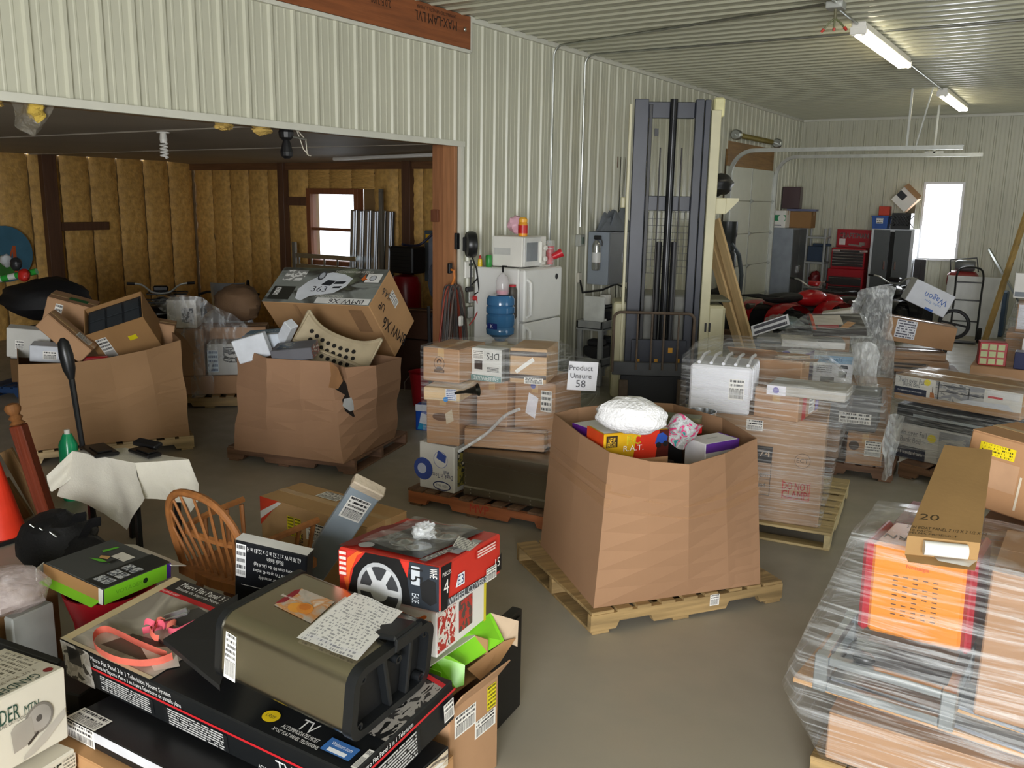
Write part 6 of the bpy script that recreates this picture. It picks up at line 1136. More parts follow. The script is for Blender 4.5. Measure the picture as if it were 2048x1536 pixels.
inbox('camouflage-print box on the far side of the middle bulk box', (1316, 830), (1400, 838), 1.0, .05, .1, m=picmat(['#8a8a6a', '#6a6a4a', '#b0ae8a', '#4a4a34'], 9, 2), flaps=False, tape=False)
inbox('flat black tray in the middle bulk box', (1325, 848), (1400, 843), .935, .02, .14, m=mat('#17171a', .4), flaps=False, tape=False, name='black_tray', cat='tray')
tw_ = gpos(1261, 831, 1.13); ft = rag('white_fleece', 'rolled white fleece blanket on top of the middle bulk box', 'blanket', tw_, (.185, .12, .095), mat('#f0f0f2', .95, bump=1., bs=60, var=.02), 4, n=22, rough=.13); ft.rotation_euler = (0, 0, .15)
# odds below
for k, (px, py, c_) in enumerate(((1300, 893, '#3a2a2a'), (1225, 858, '#5a4a3a'), (1410, 880, '#4a4a50'), (1325, 845, '#2a2a2e'))):
    tag(bodymesh(.16, .14, .22).obj('carton_below', mat(c_, .6), None, loc=gpos(px, py, .9)+V((0, .1, -.325)), rot=(0, 0, .2*k)), ['dark brown', 'brown', 'grey', 'black'][k]+' packet lying low in the middle bulk box', 'packet')
# ================================================================ 'Dept. 74' pallet
P4 = pallet('new pale pallet under the film-wrapped department carton', (-1.79, 6.314), 1.70, 1.3, 1.016, m=wood('#c9b88a', ax=0, var=.15), md=wood('#bba678', ax=1, var=.2))
cr = PZ(1635, 1056, PT+.002); yw = .2; u = V((math.cos(yw), math.sin(yw), 0)); nb = V((-u.y, u.x, 0)); w_, d_, h_ = .72, .62, .72
c = cr-u*w_/2+nb*d_/2
ink2 = '#2a2420'
d74 = carton('big film-wrapped department carton with black and red stamps', c, yw, (w_, d_, h_), base=True, col='#ab8d70', deco=[('Q', 'f', .12, .56, .55, .72, mat(ink2, .6), 'printed_band'), ('T', 'f', .35, .64, 'Dept. 74', .055, '#b9a288', 0, .26), ('Q', 'f', .545, .25, .55, .56, mat(ink2, .6), 'printed_line'), ('Q', 'f', .12, .25, .55, .255, mat(ink2, .6), 'printed_line'), ('Q', 'f', .12, .4, .55, .403, mat(ink2, .6), 'printed_line'), ('T', 'f', .33, .5, 'Home', .045, ink2, 0, .14), ('T', 'f', .36, .44, 'Management', .045, ink2, 0, .25), ('T', 'f', .34, .35, '45L Semi Round', .035, ink2, 0, .24), ('T', 'f', .28, .29, 'Trash Can', .035, ink2, 0, .15), ('Q', 'f', .25, .13, .42, .24, plabel(.0, 6, 3)), ('T', 'f', .78, .37, 'DO NOT', .05, '#c4322a', 0, .17, .02), ('T', 'f', .78, .29, 'CLAMP!', .05, '#c4322a', 0, .17, .02), ('Q', 'f', .66, .245, .665, .42, mat('#c4322a', .6), 'printed_line'), ('Q', 'f', .9, .245, .905, .42, mat('#c4322a', .6), 'printed_line'), ('Q', 'f', .66, .245, .905, .25, mat('#c4322a', .6), 'printed_line'), ('D', 'f', .82, .62, .05, mat('#5a4a3e', .7)), ('D', 'f', .82, .62, .047, mat('#ab8d70', .7)), ('T', 'f', .82, .62, 'ECT', .03, '#5a4a3e'), ('Q', 'f', .3, .86, .45, .96, plabel(.4, 4, 7))])
P4u, P4n = u, nb
def on4(du, dn, z): p = cr+u*du+nb*dn; return V((p.x, p.y, z))
zb = PT+.003+h_
c2 = carton('flat brown carton standing behind the department carton', on4(-.12, .75, PT+.002), yw, (.18, .2, .4), base=True, deco=[('Q', 'r', .1, .7, .9, .85, mat('#6a5a4a', .7), 'printed_band')])
c3 = carton('brown carton beside the pallet edge behind the department carton', on4(-.45, .85, PT+.002), yw, (.4, .4, .68), base=True)
b5 = pbox('brown carton with a red stripe and purple label on the department carton', zb, (1506, 832), (1594, 846), .2, .42, deco=[('Q', 'r', .18, 0, .36, 1, mat('#b8322c', .5), 'printed_band'), ('Q', 'r', .82, .1, .98, .9, mat('#5a3a90', .5), 'printed_band'), ('T', 'r', .9, .5, 'parlor', .03, '#d8ccec', 90, .12), ('Q', 'r', .5, .1, .76, .7, plabel(.3, 5, 3))])
b6 = pbox('white and grey slim carton with purple ends lying on the wrapped stack', zb+.205, (1533, 788), (1690, 806), .06, .3, m=mat('#a9a49a', .5), flaps=False, tape=False, deco=[('Q', 'f', 0, 0, .25, 1, mat('#dcdae2', .5), 'printed_band'), ('D', 'f', .12, .5, .02, mat('#5a4aa0', .5))])
b7 = pbox('opened brown carton lying at the back of the wrapped stack', zb, (1428, 735), (1540, 742), .24, .45) if False else carton('opened brown carton at the back of the department stack', on4(-.45, .9, PT+.69), yw-.1, (.5, .35, .3), base=True)
G().box((-.1, -.2, .34), (.35, .004, .16), (1.1, 0, 0)).obj('open_flap', cardmat(), b7); G().box((.2, -.16, .31), (.3, .004, .2), (1.3, 0, .2)).obj('open_flap', cardmat('#9a7656'), b7)
# white plastic ribbed seat lying on it
wp = PZ(1408, 836, zb); wsx = thing('plastic_step_stool', 'white ribbed plastic step stool wrapped on the department carton', 'step stool', on4(-.89, -.03, zb), yw); pw = mat('#e3e4ea', .35, var=.02)
G().box((.2, .0, .16), (.4, .03, .32), b=.02).obj('front_panel', pw, wsx); G().box((.2, .22, .3), (.4, .44, .02), b=.008).obj('top_panel', pw, wsx)
for k in range(5): G().tube([(.05+.08*k, .02, .33), (.05+.08*k, .2, .355), (.05+.08*k, .42, .34)], .012, 6).obj('rib', pw, wsx, True)
for k in range(4): G().box((.4, .06+.1*k, .2), (.02, .02, .22), b=.006).obj('rib', pw, wsx)
quad('label', (.26, -.017, .1), (.1, 0, 0), (0, 0, .14), plabel(.5, 5, 4), wsx)
wrap('clear stretch film round the department stack', [d74, c2, c3, b5, b6, b7], film2, .12, [tuple(on4(-.93, -.06, zb)), tuple(on4(-.93, -.06, zb+.37)), tuple(on4(-.42, -.06, zb+.37)), tuple(on4(-.93, .45, zb+.38)), tuple(on4(-.42, .42, zb+.38)), tuple(on4(-.8, .62, PT+1.15)), tuple(on4(-.15, .62, PT+1.15)), tuple(on4(-.15, 1.1, PT+1.05)), tuple(on4(-.8, 1.1, PT+1.05))], wob=.014)
# ================================================================ rear of the room
def rearbox(x0, y0, x1, y1, Y):
    """px rectangle on the plane y = Y -> left x, right x, bottom z, top z"""
    ym, xm = (y0+y1)/2, (x0+x1)/2; return PY(x0, ym, Y).x, PY(x1, ym, Y).x, PY(xm, y1, Y).z, PY(xm, y0, Y).z
red = mat('#a01824', .3, var=.05); dgrey = mat('#4d5153', .45, var=.04)
# tool chest
Yt = 18.35; xa, xb, zm, zt = rearbox(1660, 460, 1733, 497, Yt); w_ = xb-xa
tl = thing('tool_chest', 'red tool chest with a lettered back board against the rear wall', 'tool chest', ((xa+xb)/2, Yt, 0)); zl_ = 1.0
G().box((0, .25, .55), (w_, .45, .9), b=.01).obj('lower_cabinet', red, tl); G().box((0, .3, (1.0+zm)/2), (w_*.94, .35, zm-1.0), b=.01).obj('upper_chest', red, tl); G().box((0, .5, (zm+zt)/2), (w_*.96, .03, zt-zm), b=.004).obj('back_board', red, tl)
text('CRAFTSMAN', (0, .482, zt-.12), (1, 0, 0), (0, 0, 1), .1, '#ece8e2', tl, w=w_*.8, bold=.02); quad('printed_sign', (-w_*.4, .483, zm+.05), (.12, 0, 0), (0, 0, .12), mat('#e0dcd6', .5), tl)
for k in range(6): o = G().box((0, .118, 1.05+(zm-1.06)*(k+.4)/6.4), (w_*.86, .016, (zm-1.1)/7.4), b=.003).obj('drawer', mat('#241c1c', .4), tl); G().box((0, .105, 1.05+(zm-1.06)*(k+.4)/6.4+.03), (w_*.84, .012, .012)).obj('drawer_pull', chrome, o)
for k in range(4): o = G().box((0, .018, .2+.19*k), (w_*.9, .016, .17), b=.003).obj('drawer', mat('#241c1c', .4) if k > 1 else red, tl); G().box((0, .005, .26+.19*k), (w_*.88, .012, .012)).obj('drawer_pull', chrome, o)
for x_ in (-.3, .22): quad('sticker', (x_, .108, zm-.07), (.14, 0, 0), (0, 0, .04), printmat('#d8d4cc', '#7a2a2a', 2, .6), tl)
for s in (-1, 1):
    for y_ in (.08, .42): G().lathe([(.04, -.02), (.04, .02)], 12, (s*w_*.42, y_, .05), 'x').obj('caster', blackp, tl)
G().box((.05, .44, zm+.05), (.25, .05, .03), (0, .1, 0)).box((.18, .44, zm+.08), (.1, .06, .06)).obj('hung_tools', mat('#8a8078', .4, .5), tl)
# two-door cabinet
Yc = 18.3; xa, xb, z0_, zt = rearbox(1743, 458, 1818, 560, Yc); w_ = xb-xa
cb = thing('steel_cabinet', 'tall charcoal two-door cabinet with pale sides beside the window', 'cabinet', ((xa+xb)/2, Yc, 0))
G().box((0, .3, zt/2), (w_+.1, .5, zt), b=.006).obj('cabinet_body', mat('#c9cdd2', .45), cb)
for s in (-1, 1): o = G().box((s*(w_/4+.02), .035, zt/2+.02), (w_/2-.05, .03, zt-.08), b=.004).obj('cabinet_door', dgrey, cb); G().box((s*.1, .005, zt*.62), (.03, .03, .16), b=.006).obj('handle', chrome, o)
G().box((0, .045, zt/2), (.08, .02, zt-.1)).obj('door_gap', mat('#0e0e0f', .8), cb)
# things on it
def tub(label, x0, y0, x1, y1, Y, z, d, m, name='storage_tub', cat='tub'):
    a, b, c_, e_ = rearbox(x0, y0, x1, y1, Y); t = thing(name, label, cat, ((a+b)/2, Y+d/2, z)); w = b-a; h = e_-c_
    G().add([(i*w*.43, j*d*.43, 0) for i, j in ((-1, -1), (1, -1), (1, 1), (-1, 1))]+[(i*w*.5, j*d*.5, h) for i, j in ((-1, -1), (1, -1), (1, 1), (-1, 1))], [(3, 2, 1, 0), (4, 5, 6, 7), (0, 1, 5, 4), (1, 2, 6, 5), (2, 3, 7, 6), (3, 0, 4, 7)]).obj('tub_body', m, t); G().box((0, 0, h-.015), (w*1.06, d*1.06, .03), b=.006).obj('rim', m, t); return t, w, h
tb_, tw2, th2 = tub('blue storage tub with a white label on the charcoal cabinet', 1743, 432, 1776, 458, Yc+.02, zt, .35, mat('#2f56a0', .4)); quad('label', (-.06, -.19, th2*.4), (.12, 0, 0), (0, 0, .1), plabel(0, 3), tb_)
a, b, c_, e_ = rearbox(1757, 416, 1779, 432, Yc+.1); carton('small red carton on the blue storage tub', ((a+b)/2, Yc+.2, zt+th2+.09), 0, (b-a, .18, .17), m=mat('#c23a1e', .4), flaps=False, tape=False)
a, b, c_, e_ = rearbox(1784, 429, 1820, 457, Yc+.02); mk = thing('milk_crate', 'black lattice milk crate on the charcoal cabinet', 'crate', ((a+b)/2, Yc+.2, zt)); w_m, h_m = b-a, .3
for c_, d_ in (((0, -.17, h_m*.92), (w_m, .02, .05)), ((0, -.17, .03), (w_m, .02, .06)), ((-w_m/2, 0, h_m/2), (.02, .34, h_m)), ((w_m/2, 0, h_m/2), (.02, .34, h_m)), ((0, .17, h_m/2), (w_m, .02, h_m)), ((0, 0, .01), (w_m, .34, .02))): G().box(c_, d_).obj('crate_side', mat('#111214', .4), mk)
for k in range(6):
    for s in (-1, 1): G().box((-w_m/2+w_m*(k+.5)/6, -.17+.002*s, h_m*.5), (.014, .012, h_m*.95), (0, s*.7, 0)).obj('lattice_bar', mat('#111214', .4), mk)
oc = thing('open_carton', 'tipped open white and brown carton on the milk crate', 'box', ((a+b)/2+.02, Yc+.2, zt+h_m+.26), (0, .75, .0)); 
for c_, d_, m_ in (((0, -.14, 0), (.34, .006, .34), wht), ((0, .14, 0), (.34, .006, .34), cardmat()), ((-.17, 0, 0), (.006, .28, .34), wht), ((.17, 0, 0), (.006, .28, .34), cardmat()), ((0, 0, -.17), (.34, .28, .006), cardmat())): G().box(c_, d_).obj('side', m_, oc)
quad('printed_patch', (-.17, -.145, -.05), (.16, 0, 0), (0, 0, .12), mat('#1a1c22', .5), oc); G().box((.0, -.2, .2), (.34, .14, .005), (.6, 0, 0)).obj('flap', cardmat(), oc)
a, b, c_, e_ = rearbox(1815, 400, 1832, 457, RY-.12); tag(G().box((0, 0, .27), (b-a, .02, .55), b=.004).obj('picture_frame', mat('#55503a', .5), None, loc=((a+b)/2, Yc+.45, zt)), 'narrow dark frame standing on the charcoal cabinet', 'frame')
a, b, c_, e_ = rearbox(1825, 519, 1848, 575, 18.5); tag(G().box((0, 0, e_/2), (b-a, .06, e_), b=.004).box((0, -.04, e_*.5), (.03, .03, e_*.9)).obj('dark_board', mat('#2a2426', .5), None, loc=((a+b)/2, 18.6, 0)), 'dark brown board standing below the window', 'board')
# left grey cabinet, boxes on it, shelf unit
Yg = 17.45; xa, xb, z0_, zt = rearbox(1537, 456, 1583, 560, Yg); zt = PY(1560, 456, Yg).z
gc = thing('grey_cabinet', 'grey steel cabinet between the overhead door and the rear wall', 'cabinet', (WX+.03, Yg, 0)); dx_ = xb-WX-.03
G().box((dx_/2, .45, zt/2), (dx_, .9, zt), b=.006).obj('cabinet_body', mat('#8b929c', .45), gc)
for k in range(2): o = G().box((dx_+.008, .225+.45*k, zt/2), (.016, .43, zt-.06), b=.003).obj('cabinet_door', mat('#55585a', .45), gc); G().box((dx_+.03, .38+.14*k, zt*.55), (.03, .02, .14), b=.005).obj('handle', chrome, o)
c_ = PY(1556, 430, Yg+.1); carton('white and green tissue carton on the grey cabinet', (c_.x, Yg+.25, zt+.165), 0, (.3, .3, .33), m=wht, deco=[('Q', 'f', 0, .4, 1, .75, mat('#2a8a5a', .4), 'printed_band'), ('D', 'f', .75, .55, .07, wht), ('Q', 'f', .1, .1, .8, .2, printmat('#e6e4df', '#5a5a6a', 1, .6))])
c_ = PY(1597, 440, Yg+.3); carton('old brown carton on the grey cabinet', (c_.x-.05, Yg+.62, zt+.16), .05, (.5, .42, .32), col='#8f6c46'); carton('flattened blue and brown carton lying across the old carton', (c_.x-.02, Yg+.62, zt+.345), .15, (.55, .44, .04), m=mat('#565a7a', .6), flaps=False, tape=False)
c_ = PX(1602, 392, WX+.2); carton('dark red carton standing on the flattened carton', (c_.x-.02, Yg+.62, zt+.367+.21), .1, (.34, .3, .42), m=picmat(['#3a1c1e', '#5a2226', '#2a1618'], 5), flaps=False, tape=False)
Ys = 18.3; a, b, c2_, e_ = rearbox(1601, 458, 1640, 560, Ys); sh = thing('shelf_unit', 'grey plastic shelf unit with tools by the grey cabinet', 'shelf', ((a+b)/2+.06, Ys+.25, 0)); w_ = .42
for k in range(4):
    G().box((0, 0, .1+.5*k), (w_, .4, .04), b=.006).obj('shelf_board', gp, sh)
for i in (-1, 1):
    for j in (-1, 1): G().tube([(i*(w_/2-.03), j*.17, 0), (i*(w_/2-.03), j*.17, 1.78)], .025, 8).obj('upright', gp, sh)
sz = lambda k: .12+.5*k+.002
tag(bodymesh(.3, .26, .3).box((.1, -.02, .33), (.36, .05, .05), b=.01).obj('power_tool_case', mat('#23364e', .5), None, loc=((a+b)/2+.06, Ys+.25, sz(2))), 'dark blue power tool case on the shelf unit', 'case')
rag('tool_pile', 'pile of red and black hand tools on the shelf unit', 'tools', ((a+b)/2+.06, Ys+.23, sz(1)+.17), (.12, .1, .12), picmat(['#1a1a1c', '#7a2024', '#3a3a3e', '#1a1a1c'], 6), 3, rough=.4)
# ---------------------------------------------------------------- quad bikes
def quad_bike(label, loc, yaw, col, seatc='#17171a', k=1.):
    t = thing('quad_bike', label, 'quad bike', loc, yaw); t.scale = (k, k, k); body = mat(col, .25, var=.05, coat=.3); blk_ = mat('#151517', .5); tyre = mat('#1c1b1a', .85, bump=.9, bs=30)
    for x_ in (-.5, .55):
        for y_ in (-.42, .42):
            o = G().lathe([(.14, -.12), (.26, -.13), (.285, -.09), (.29, 0), (.285, .09), (.26, .13), (.14, .12)], 22, (x_, y_, .29), 'y').obj('tyre', tyre, t, True)
            G().lathe([(.13, -.06), (.14, .06)], 16, (x_, y_, .29), 'y').obj('rim', galv2, o); 
            for a in range(14): q = 2*PI*a/14; G().box((x_+.292*math.cos(q), y_, .29+.292*math.sin(q)), (.03, .22, .03), (0, -q, 0)).obj('tread_lug', tyre, o)
    def fender(cx, cy):
        g = G(); g.grid(10, 4, lambda a, b: V((cx+.36*math.cos(PI*(1-a)), cy+(b-.5)*.34, .36+.34*math.sin(PI*a)**.8-.04*abs(b-.5)))); return g.obj('fender', body, t, True)
    for x_ in (-.5, .52):
        for y_ in (-.34, .34): fender(x_, y_)
    G().sphere((.3, 0, .72), 1, 14, (.34, .17, .14)).obj('tank_cover', body, t, True); G().sphere((.72, 0, .66), 1, 12, (.2, .26, .12)).obj('nose', body, t, True)
    G().sphere((-.3, 0, .74), 1, 14, (.44, .15, .09)).obj('seat', mat(seatc, .6), t, True); G().box((0, 0, .42), (.8, .26, .34), b=.05).obj('engine', mat('#2b2a29', .5, .3, bump=.6, bs=12), t)
    G().tube(smoothpts([(.25, -.42, 1.02), (.26, -.25, 1.0), (.34, -.1, .9), (.34, .1, .9), (.26, .25, 1.0), (.25, .42, 1.02)], 4), .014, 8).obj('handlebar', galv2, t, True)
    for s in (-1, 1): G().tube([(.25, s*.34, 1.015), (.25, s*.44, 1.02)], .02, 8).obj('grip', blk_, t)
    G().box((.36, 0, .96), (.12, .2, .08), b=.02).obj('handlebar_pad', body, t)
    for x_, zz in ((.72, .82), (-.75, .78)):
        for i in range(5): G().tube([(x_-.2, -.24+.12*i, zz), (x_+.16, -.24+.12*i, zz)], .008, 6).obj('rack_bar', blk_, t)
        G().tube([(x_-.2, -.28, zz), (x_+.16, -.28, zz), (x_+.16, .28, zz), (x_-.2, .28, zz)], .012, 6, closed=True).obj('rack_frame', blk_, t)
    G().tube([(-.1, .2, .5), (-.5, .24, .58), (-.86, .22, .6)], [.03, .05, .05], 10).obj('exhaust', mat('#6a655c', .4, .8), t, True)
    return t
q_ = PZ(1580, 690); quad_bike('red quad bike parked before the tool chest', (q_.x-.05, q_.y+.4, 0), 1.05, '#b3141c')
q_ = PZ(1695, 665); quad_bike('black quad bike parked beside the red one', (q_.x+.55, q_.y+.1, 0), 1.35, '#1c1c1e')
tag(G().box((0, 0, .15), (.5, .35, .3), b=.02).box((0, 0, .31), (.54, .39, .03), b=.01).obj('blue_tub', mat('#1f3f66', .45), None, loc=PZ(1490, 735)+V((0, .4, 0))), 'dark blue tub on the floor beside the stacker truck', 'tub')
tag(G().box((0, 0, .12), (.4, .3, .24), b=.01).box((0, 0, .26), (.36, .2, .05), b=.01).obj('battery_box', mat('#5a4030', .6), None, loc=PZ(1494, 690)+V((-.1, -.5, 0))), 'brown box beside the red quad bike', 'box')
# hand truck, small compressor, boards by the rear wall
h0 = PZ(1937, 672); ht = thing('hand_truck', 'black hand truck standing before the rear wall', 'hand truck', (h0.x, h0.y-.9, 0), .1); bm_ = mat('#151515', .4)
zt_h = PY(1930, 537, h0.y-.9).z
G().tube(smoothpts([(-.2, .0, .05), (-.2, .1, .8), (-.2, .18, zt_h-.12), (-.12, .2, zt_h), (.12, .2, zt_h), (.2, .18, zt_h-.12), (.2, .1, .8), (.2, 0, .05)], 4), .016, 8).obj('frame_tube', bm_, ht, True)
for z_ in (.35, .7, 1.0): G().tube([(-.2, .04+.1*z_, z_), (.2, .04+.1*z_, z_)], .012, 6).obj('crossbar', bm_, ht)
G().box((0, -.1, .02), (.4, .22, .015)).obj('toe_plate', bm_, ht)
for s in (-1, 1): G().lathe([(.06, -.03), (.12, -.035), (.125, 0), (.12, .035), (.06, .03)], 18, (s*.24, .1, .125), 'x').obj('wheel', mat('#1a1a1a', .8), ht, True)
c_ = PY(1925, 548, 17.8); cmp_ = thing('small_compressor', 'small grey and red air compressor on a blue tub by the rear wall', 'compressor', (c_.x, 17.9, c_.z-.255)); G().lathe([(.1, -.25), (.16, -.2), (.16, .2), (.1, .25)], 16, (0, 0, .14), 'x').obj('tank', mat('#8a2a2a', .4), cmp_, True); G().lathe([(.08, -.16), (.1, -.12), (.1, .12), (.08, .16)], 14, (.02, 0, .4), 'x').obj('motor', mat('#7a7c7e', .4, .5), cmp_, True); G().tube([(-.2, -.1, .28), (-.22, -.1, .5), (.2, -.1, .55), (.25, -.1, .3)], .012, 6).obj('handle', bm_, cmp_, True)
tag(G().box((0, 0, (c_.z-.28)/2), (.9, .5, c_.z-.28), b=.02).obj('blue_chest', mat('#41566e', .5), None, loc=(c_.x+.3, 18.0, 0)), 'blue-grey chest under the small compressor', 'chest')
tag(G().box((0, 0, .3), (.9, .03, .6), b=.004).obj('white_sheet_board', mat('#d0d2d2', .5), None, loc=(PY(1915, 610, 17.2).x+.2, 17.5, .45), rot=(-.1, 0, 0)), 'white panel leaning behind the hand truck', 'panel')
bpy.data.objects['white_sheet_board'].location.z = 0; bpy.data.objects['white_sheet_board'].scale.z = 1.75
a_ = PY(2005, 545, 18.4); b2_ = PY(1978, 498, 18.85); d_ = b2_-a_; a_ = a_-d_*((a_.z-.01)/d_.z); plank('grey metal channel leaning on the rear wall', a_, b2_, .05, .03, galv, 'metal_channel', 'channel')
# fibreglass stepladder at the right
lt = PY(2062, 395, 15.2); lb = PY(2008, 560, 15.0); yel = mat('#a98c54', .6, var=.2); ld = thing('stepladder', 'yellow timber-coloured stepladder leaning at the right behind wrapped pallets', 'ladder', (lb.x, 15.0, 0))
for s in (0, .34):
    d = V((lt.x-lb.x, .25, lt.z-lb.z)); b0_ = V((0, s, lb.z)); a0_ = b0_-d*(lb.z/d.z); e0_ = b0_+d*1.1; G().tube([a0_, e0_], .035, 4).obj('ladder_rail', yel, ld)
for k in range(8): z_ = .3+.28*k; p = a0_+d*(z_/d.z); G().box(p-V((0, .17, 0)), (.07, .34, .025)).obj('tread', yel, ld)
# ---------------------------------------------------------------- pile on pallets behind the department stack
pallet('dark pallet under the household carton pile', (-1.98, 9.0), .12, m=palb); pallet('small pallet under the labelled carton', (-1.6, 7.86), .1, w=.85, d=.7, m=palb, nd=6); pallet('old pallet under the far loose cartons', (-2.88, 10.6), .1, w=.98, d=.9, m=palb)
z0h = PT+.003; L5 = []
L5.append(carton('wide brown carton under the bin carton', (-1.72, 9.0, z0h), .12, (.52, .6, .42), base=True)); L5.append(carton('brown carton under the white purple-ended carton', (-2.27, 8.93, z0h), .12, (.52, .6, .42), base=True))
bin_ = pbox('bin carton with a blue band in the household carton pile', z0h+.422, (1624, 762), (1703, 768), .26, .3, m=mat('#d9dade', .45), flaps=False, tape=False, deco=[('Q', 'f', 0, .72, 1, 1, mat('#7fa6c2', .45), 'printed_band'), ('T', 'f', .38, .86, 'FARBERWARE', .04, '#3a5a7a', 0, .26), ('P', 'f', [(.66, .2), (.64, .45), (.86, .45), (.84, .2)], mat('#2a2c30', .4)), ('P', 'f', [(.64, .55), (.7, .68), (.86, .66), (.88, .54)], mat('#2a2c30', .4)), ('Q', 'f', .06, .35, .5, .65, printmat('#d9dade', '#6a6a70', 4, .55)), ('Q', 'f', .2, .02, .55, .2, picmat(['#4a4c50', '#8a8c90'], 4), 'printed_picture')]); L5.append(bin_)
L5.append(pbox('white carton with purple end next to the bin carton', z0h+.422, (1560, 752), (1606, 758), .25, .3, m=mat('#d5d3da', .45), flaps=False, tape=False, deco=[('Q', 'r', 0, 0, 1, 1, mat('#6a3aa0', .4), 'printed_band'), ('D', 'f', .2, .85, .05, mat('#5a4aa0', .5)), ('Q', 'f', .6, .3, .9, .6, mat('#3a3a3e', .5), 'printed_band')]))
L5.append(pbox('flat white carton lying over the household carton pile', z0h+.685, (1563, 693), (1690, 700), .07, .4, m=mat('#d5d3cf', .5), flaps=False, tape=False))
L5.append(carton('black and white game carton tilted on top of the household pile', PZ(1672, 664, .98)+V((-.02, .1, .06)), (.2, -.06, .35), (.5, .5, .07), m=mat('#3a3634', .45), flaps=False, tape=False, deco=[('Q', 't', .05, .3, .6, .9, mat('#c9c4bc', .5), 'printed_band'), ('Q', 't', .1, .1, .5, .3, mat('#a82a3a', .5), 'printed_band'), ('P', 't', [(.5, .1), (.7, .5), (.85, .4), (.65, .05)], mat('#b98a5a', .6)), ('Q', 't', 0, 0, .06, 1, mat('#c84a2a', .5), 'printed_band')]))
wrap('clear stretch film round the household carton pile', L5, film1, .12, wob=.03)
L4 = [pbox('labelled brown carton low in front of the household carton pile', z0h, (1690, 925), (1762, 934), .26, .5, deco=[('Q', 'f', .5, .3, .95, .8, plabel(.3, 6, 3)), ('D', 'f', .2, .6, .04, mat('#4a3a2e', .7))]), carton('plain brown carton next to the labelled carton', (-1.78, 7.8, z0h), .1, (.34, .5, .26), base=True), carton('grey appliance carton on the labelled carton', (-1.55, 7.78, z0h+.263), .12, (.42, .45, .3), base=True, m=mat('#6a6a6a', .5), flaps=False, tape=False, deco=[('Q', 'f', .3, .2, .9, .5, plabel(.3, 3))])]
wrap('clear stretch film round the labelled carton and the grey carton', L4, film2, .12, wob=.03)
L6 = [carton('brown base carton of the far loose cartons', (-2.88, 10.6, z0h), .1, (.95, .75, .23), base=True), carton('dark carton with handwritten number among the far loose cartons', (-2.95, 10.42, z0h+.234), .1, (.42, .34, .26), base=True, col='#6e5640', deco=[('T', 'f', .4, .5, '184', .12, '#1a1a1a')]), carton('grey flat carton among the far loose cartons', (-2.97, 10.55, z0h+.5), .2, (.55, .45, .06), base=True, m=mat('#8a8c8e', .5), flaps=False, tape=False)]
wrap('loose clear film over the far loose cartons', L6, film1, .12, wob=.04)
rag('plastic_pack', 'clear and black plastic packs heaped on the far loose cartons', 'packs', (-3.0, 10.62, z0h+.72), (.22, .18, .08), filmmat('film_pack', .3, .75, '#8a9a9a', sx=8, sz=9), 5, rough=.25)
tag(quad('paper_sign', (-.2, 0, -.05), (.4, .06, .17), (-.03, 0, .12), printmat('#d8d9dc', '#4a4a52', 2, .6, cols=12), None), 'white paper strip sticking up from the far loose cartons', 'sign').location = PY(1540, 668, 10.1)
sheet_of_film('silvery bunched film hanging beside the bin carton', [[PY(1708, 690, 8.45), PY(1728, 680, 8.4), PY(1755, 690, 8.4)], [PY(1708, 740, 8.4), PY(1732, 745, 8.35), PY(1755, 740, 8.35)], [PY(1716, 800, 8.4), PY(1738, 815, 8.35), PY(1764, 800, 8.35)], [V((PY(1716, 800, 8.4).x, 8.4, .01)), V((PY(1738, 815, 8.35).x, 8.35, .01)), V((PY(1764, 800, 8.35).x, 8.35, .01))]], filmmat('film_bunch', .3, .8, sx=12, sz=5), seed=2, wob=.05)
# ---------------------------------------------------------------- wagon stack
pallet('pallet under the wagon carton stack', (-1.85, 12.6), .25, m=palb)
w1 = carton('long brown printed carton at the bottom of the wagon stack', (-1.8, 12.5, z0h), .28, (.8, .45, .16), base=True, deco=[('Q', 'f', .1, .2, .7, .8, printmat('#8f7050', '#3a2c22', 2, .6, cols=14))]); w2 = carton('second long brown carton in the wagon stack', (-1.82, 12.52, z0h+.163), .28, (.75, .42, .1), base=True)
wrap('clear film round the bottom of the wagon carton stack', [w1, w2], film1, .12, wob=.012)
w3 = carton('large brown carton tipped in the wagon stack', (-1.78, 12.56, .625), (.0, .13, .3), (.82, .42, .3), deco=[('Q', 'f', .12, .2, .42, .98, printmat('#dcdde4', '#5a5a6a', 7, .5, cols=20))])
wg = carton('white wagon carton tipped on top of its stack', (-1.72, 12.6, 1.085), (0, .42, .32), (.52, .38, .3), m=mat('#c9ccd4', .5, var=.06), flaps=False, tape=False, deco=[('T', 'f', .62, .6, 'Wagon', .1, '#2a5aa8', 180, .3), ('T', 'f', .6, .36, 'radio flyer', .04, '#4a7ab8', 180, .22), ('Q', 'f', .5, .0, .7, .1, mat('#2a5aa8', .5), 'printed_band')])
carton('brown carton on the floor under the red and white one', (-2.78, 12.3, .26), .2, (.42, .4, .52)); carton('red and white carton inside the silvery film by the wagon stack', (-2.74, 12.31, .72), (0, -.2, .2), (.38, .3, .28), m=picmat(['#a02a2a', '#d8d4cc', '#8a1c22', '#4a3a3a'], 4), flaps=False, tape=False)
Yw = 11.95
sheet_of_film('silvery crumpled film heaped against the wagon stack', [[PY(1705, 600, Yw), PY(1735, 570, Yw), PY(1790, 575, Yw+.02)], [PY(1700, 640, Yw), PY(1745, 625, Yw), PY(1785, 640, Yw)], [PY(1705, 700, Yw), PY(1745, 700, Yw-.05), PY(1790, 700, Yw)], [V((PY(1705, 700, Yw).x, Yw, .01)), V((PY(1745, 700, Yw).x, Yw-.05, .01)), V((PY(1790, 700, Yw).x, Yw, .01))]], filmmat('film_bunch', .3, .8, sx=12, sz=5), seed=6, wob=.07)
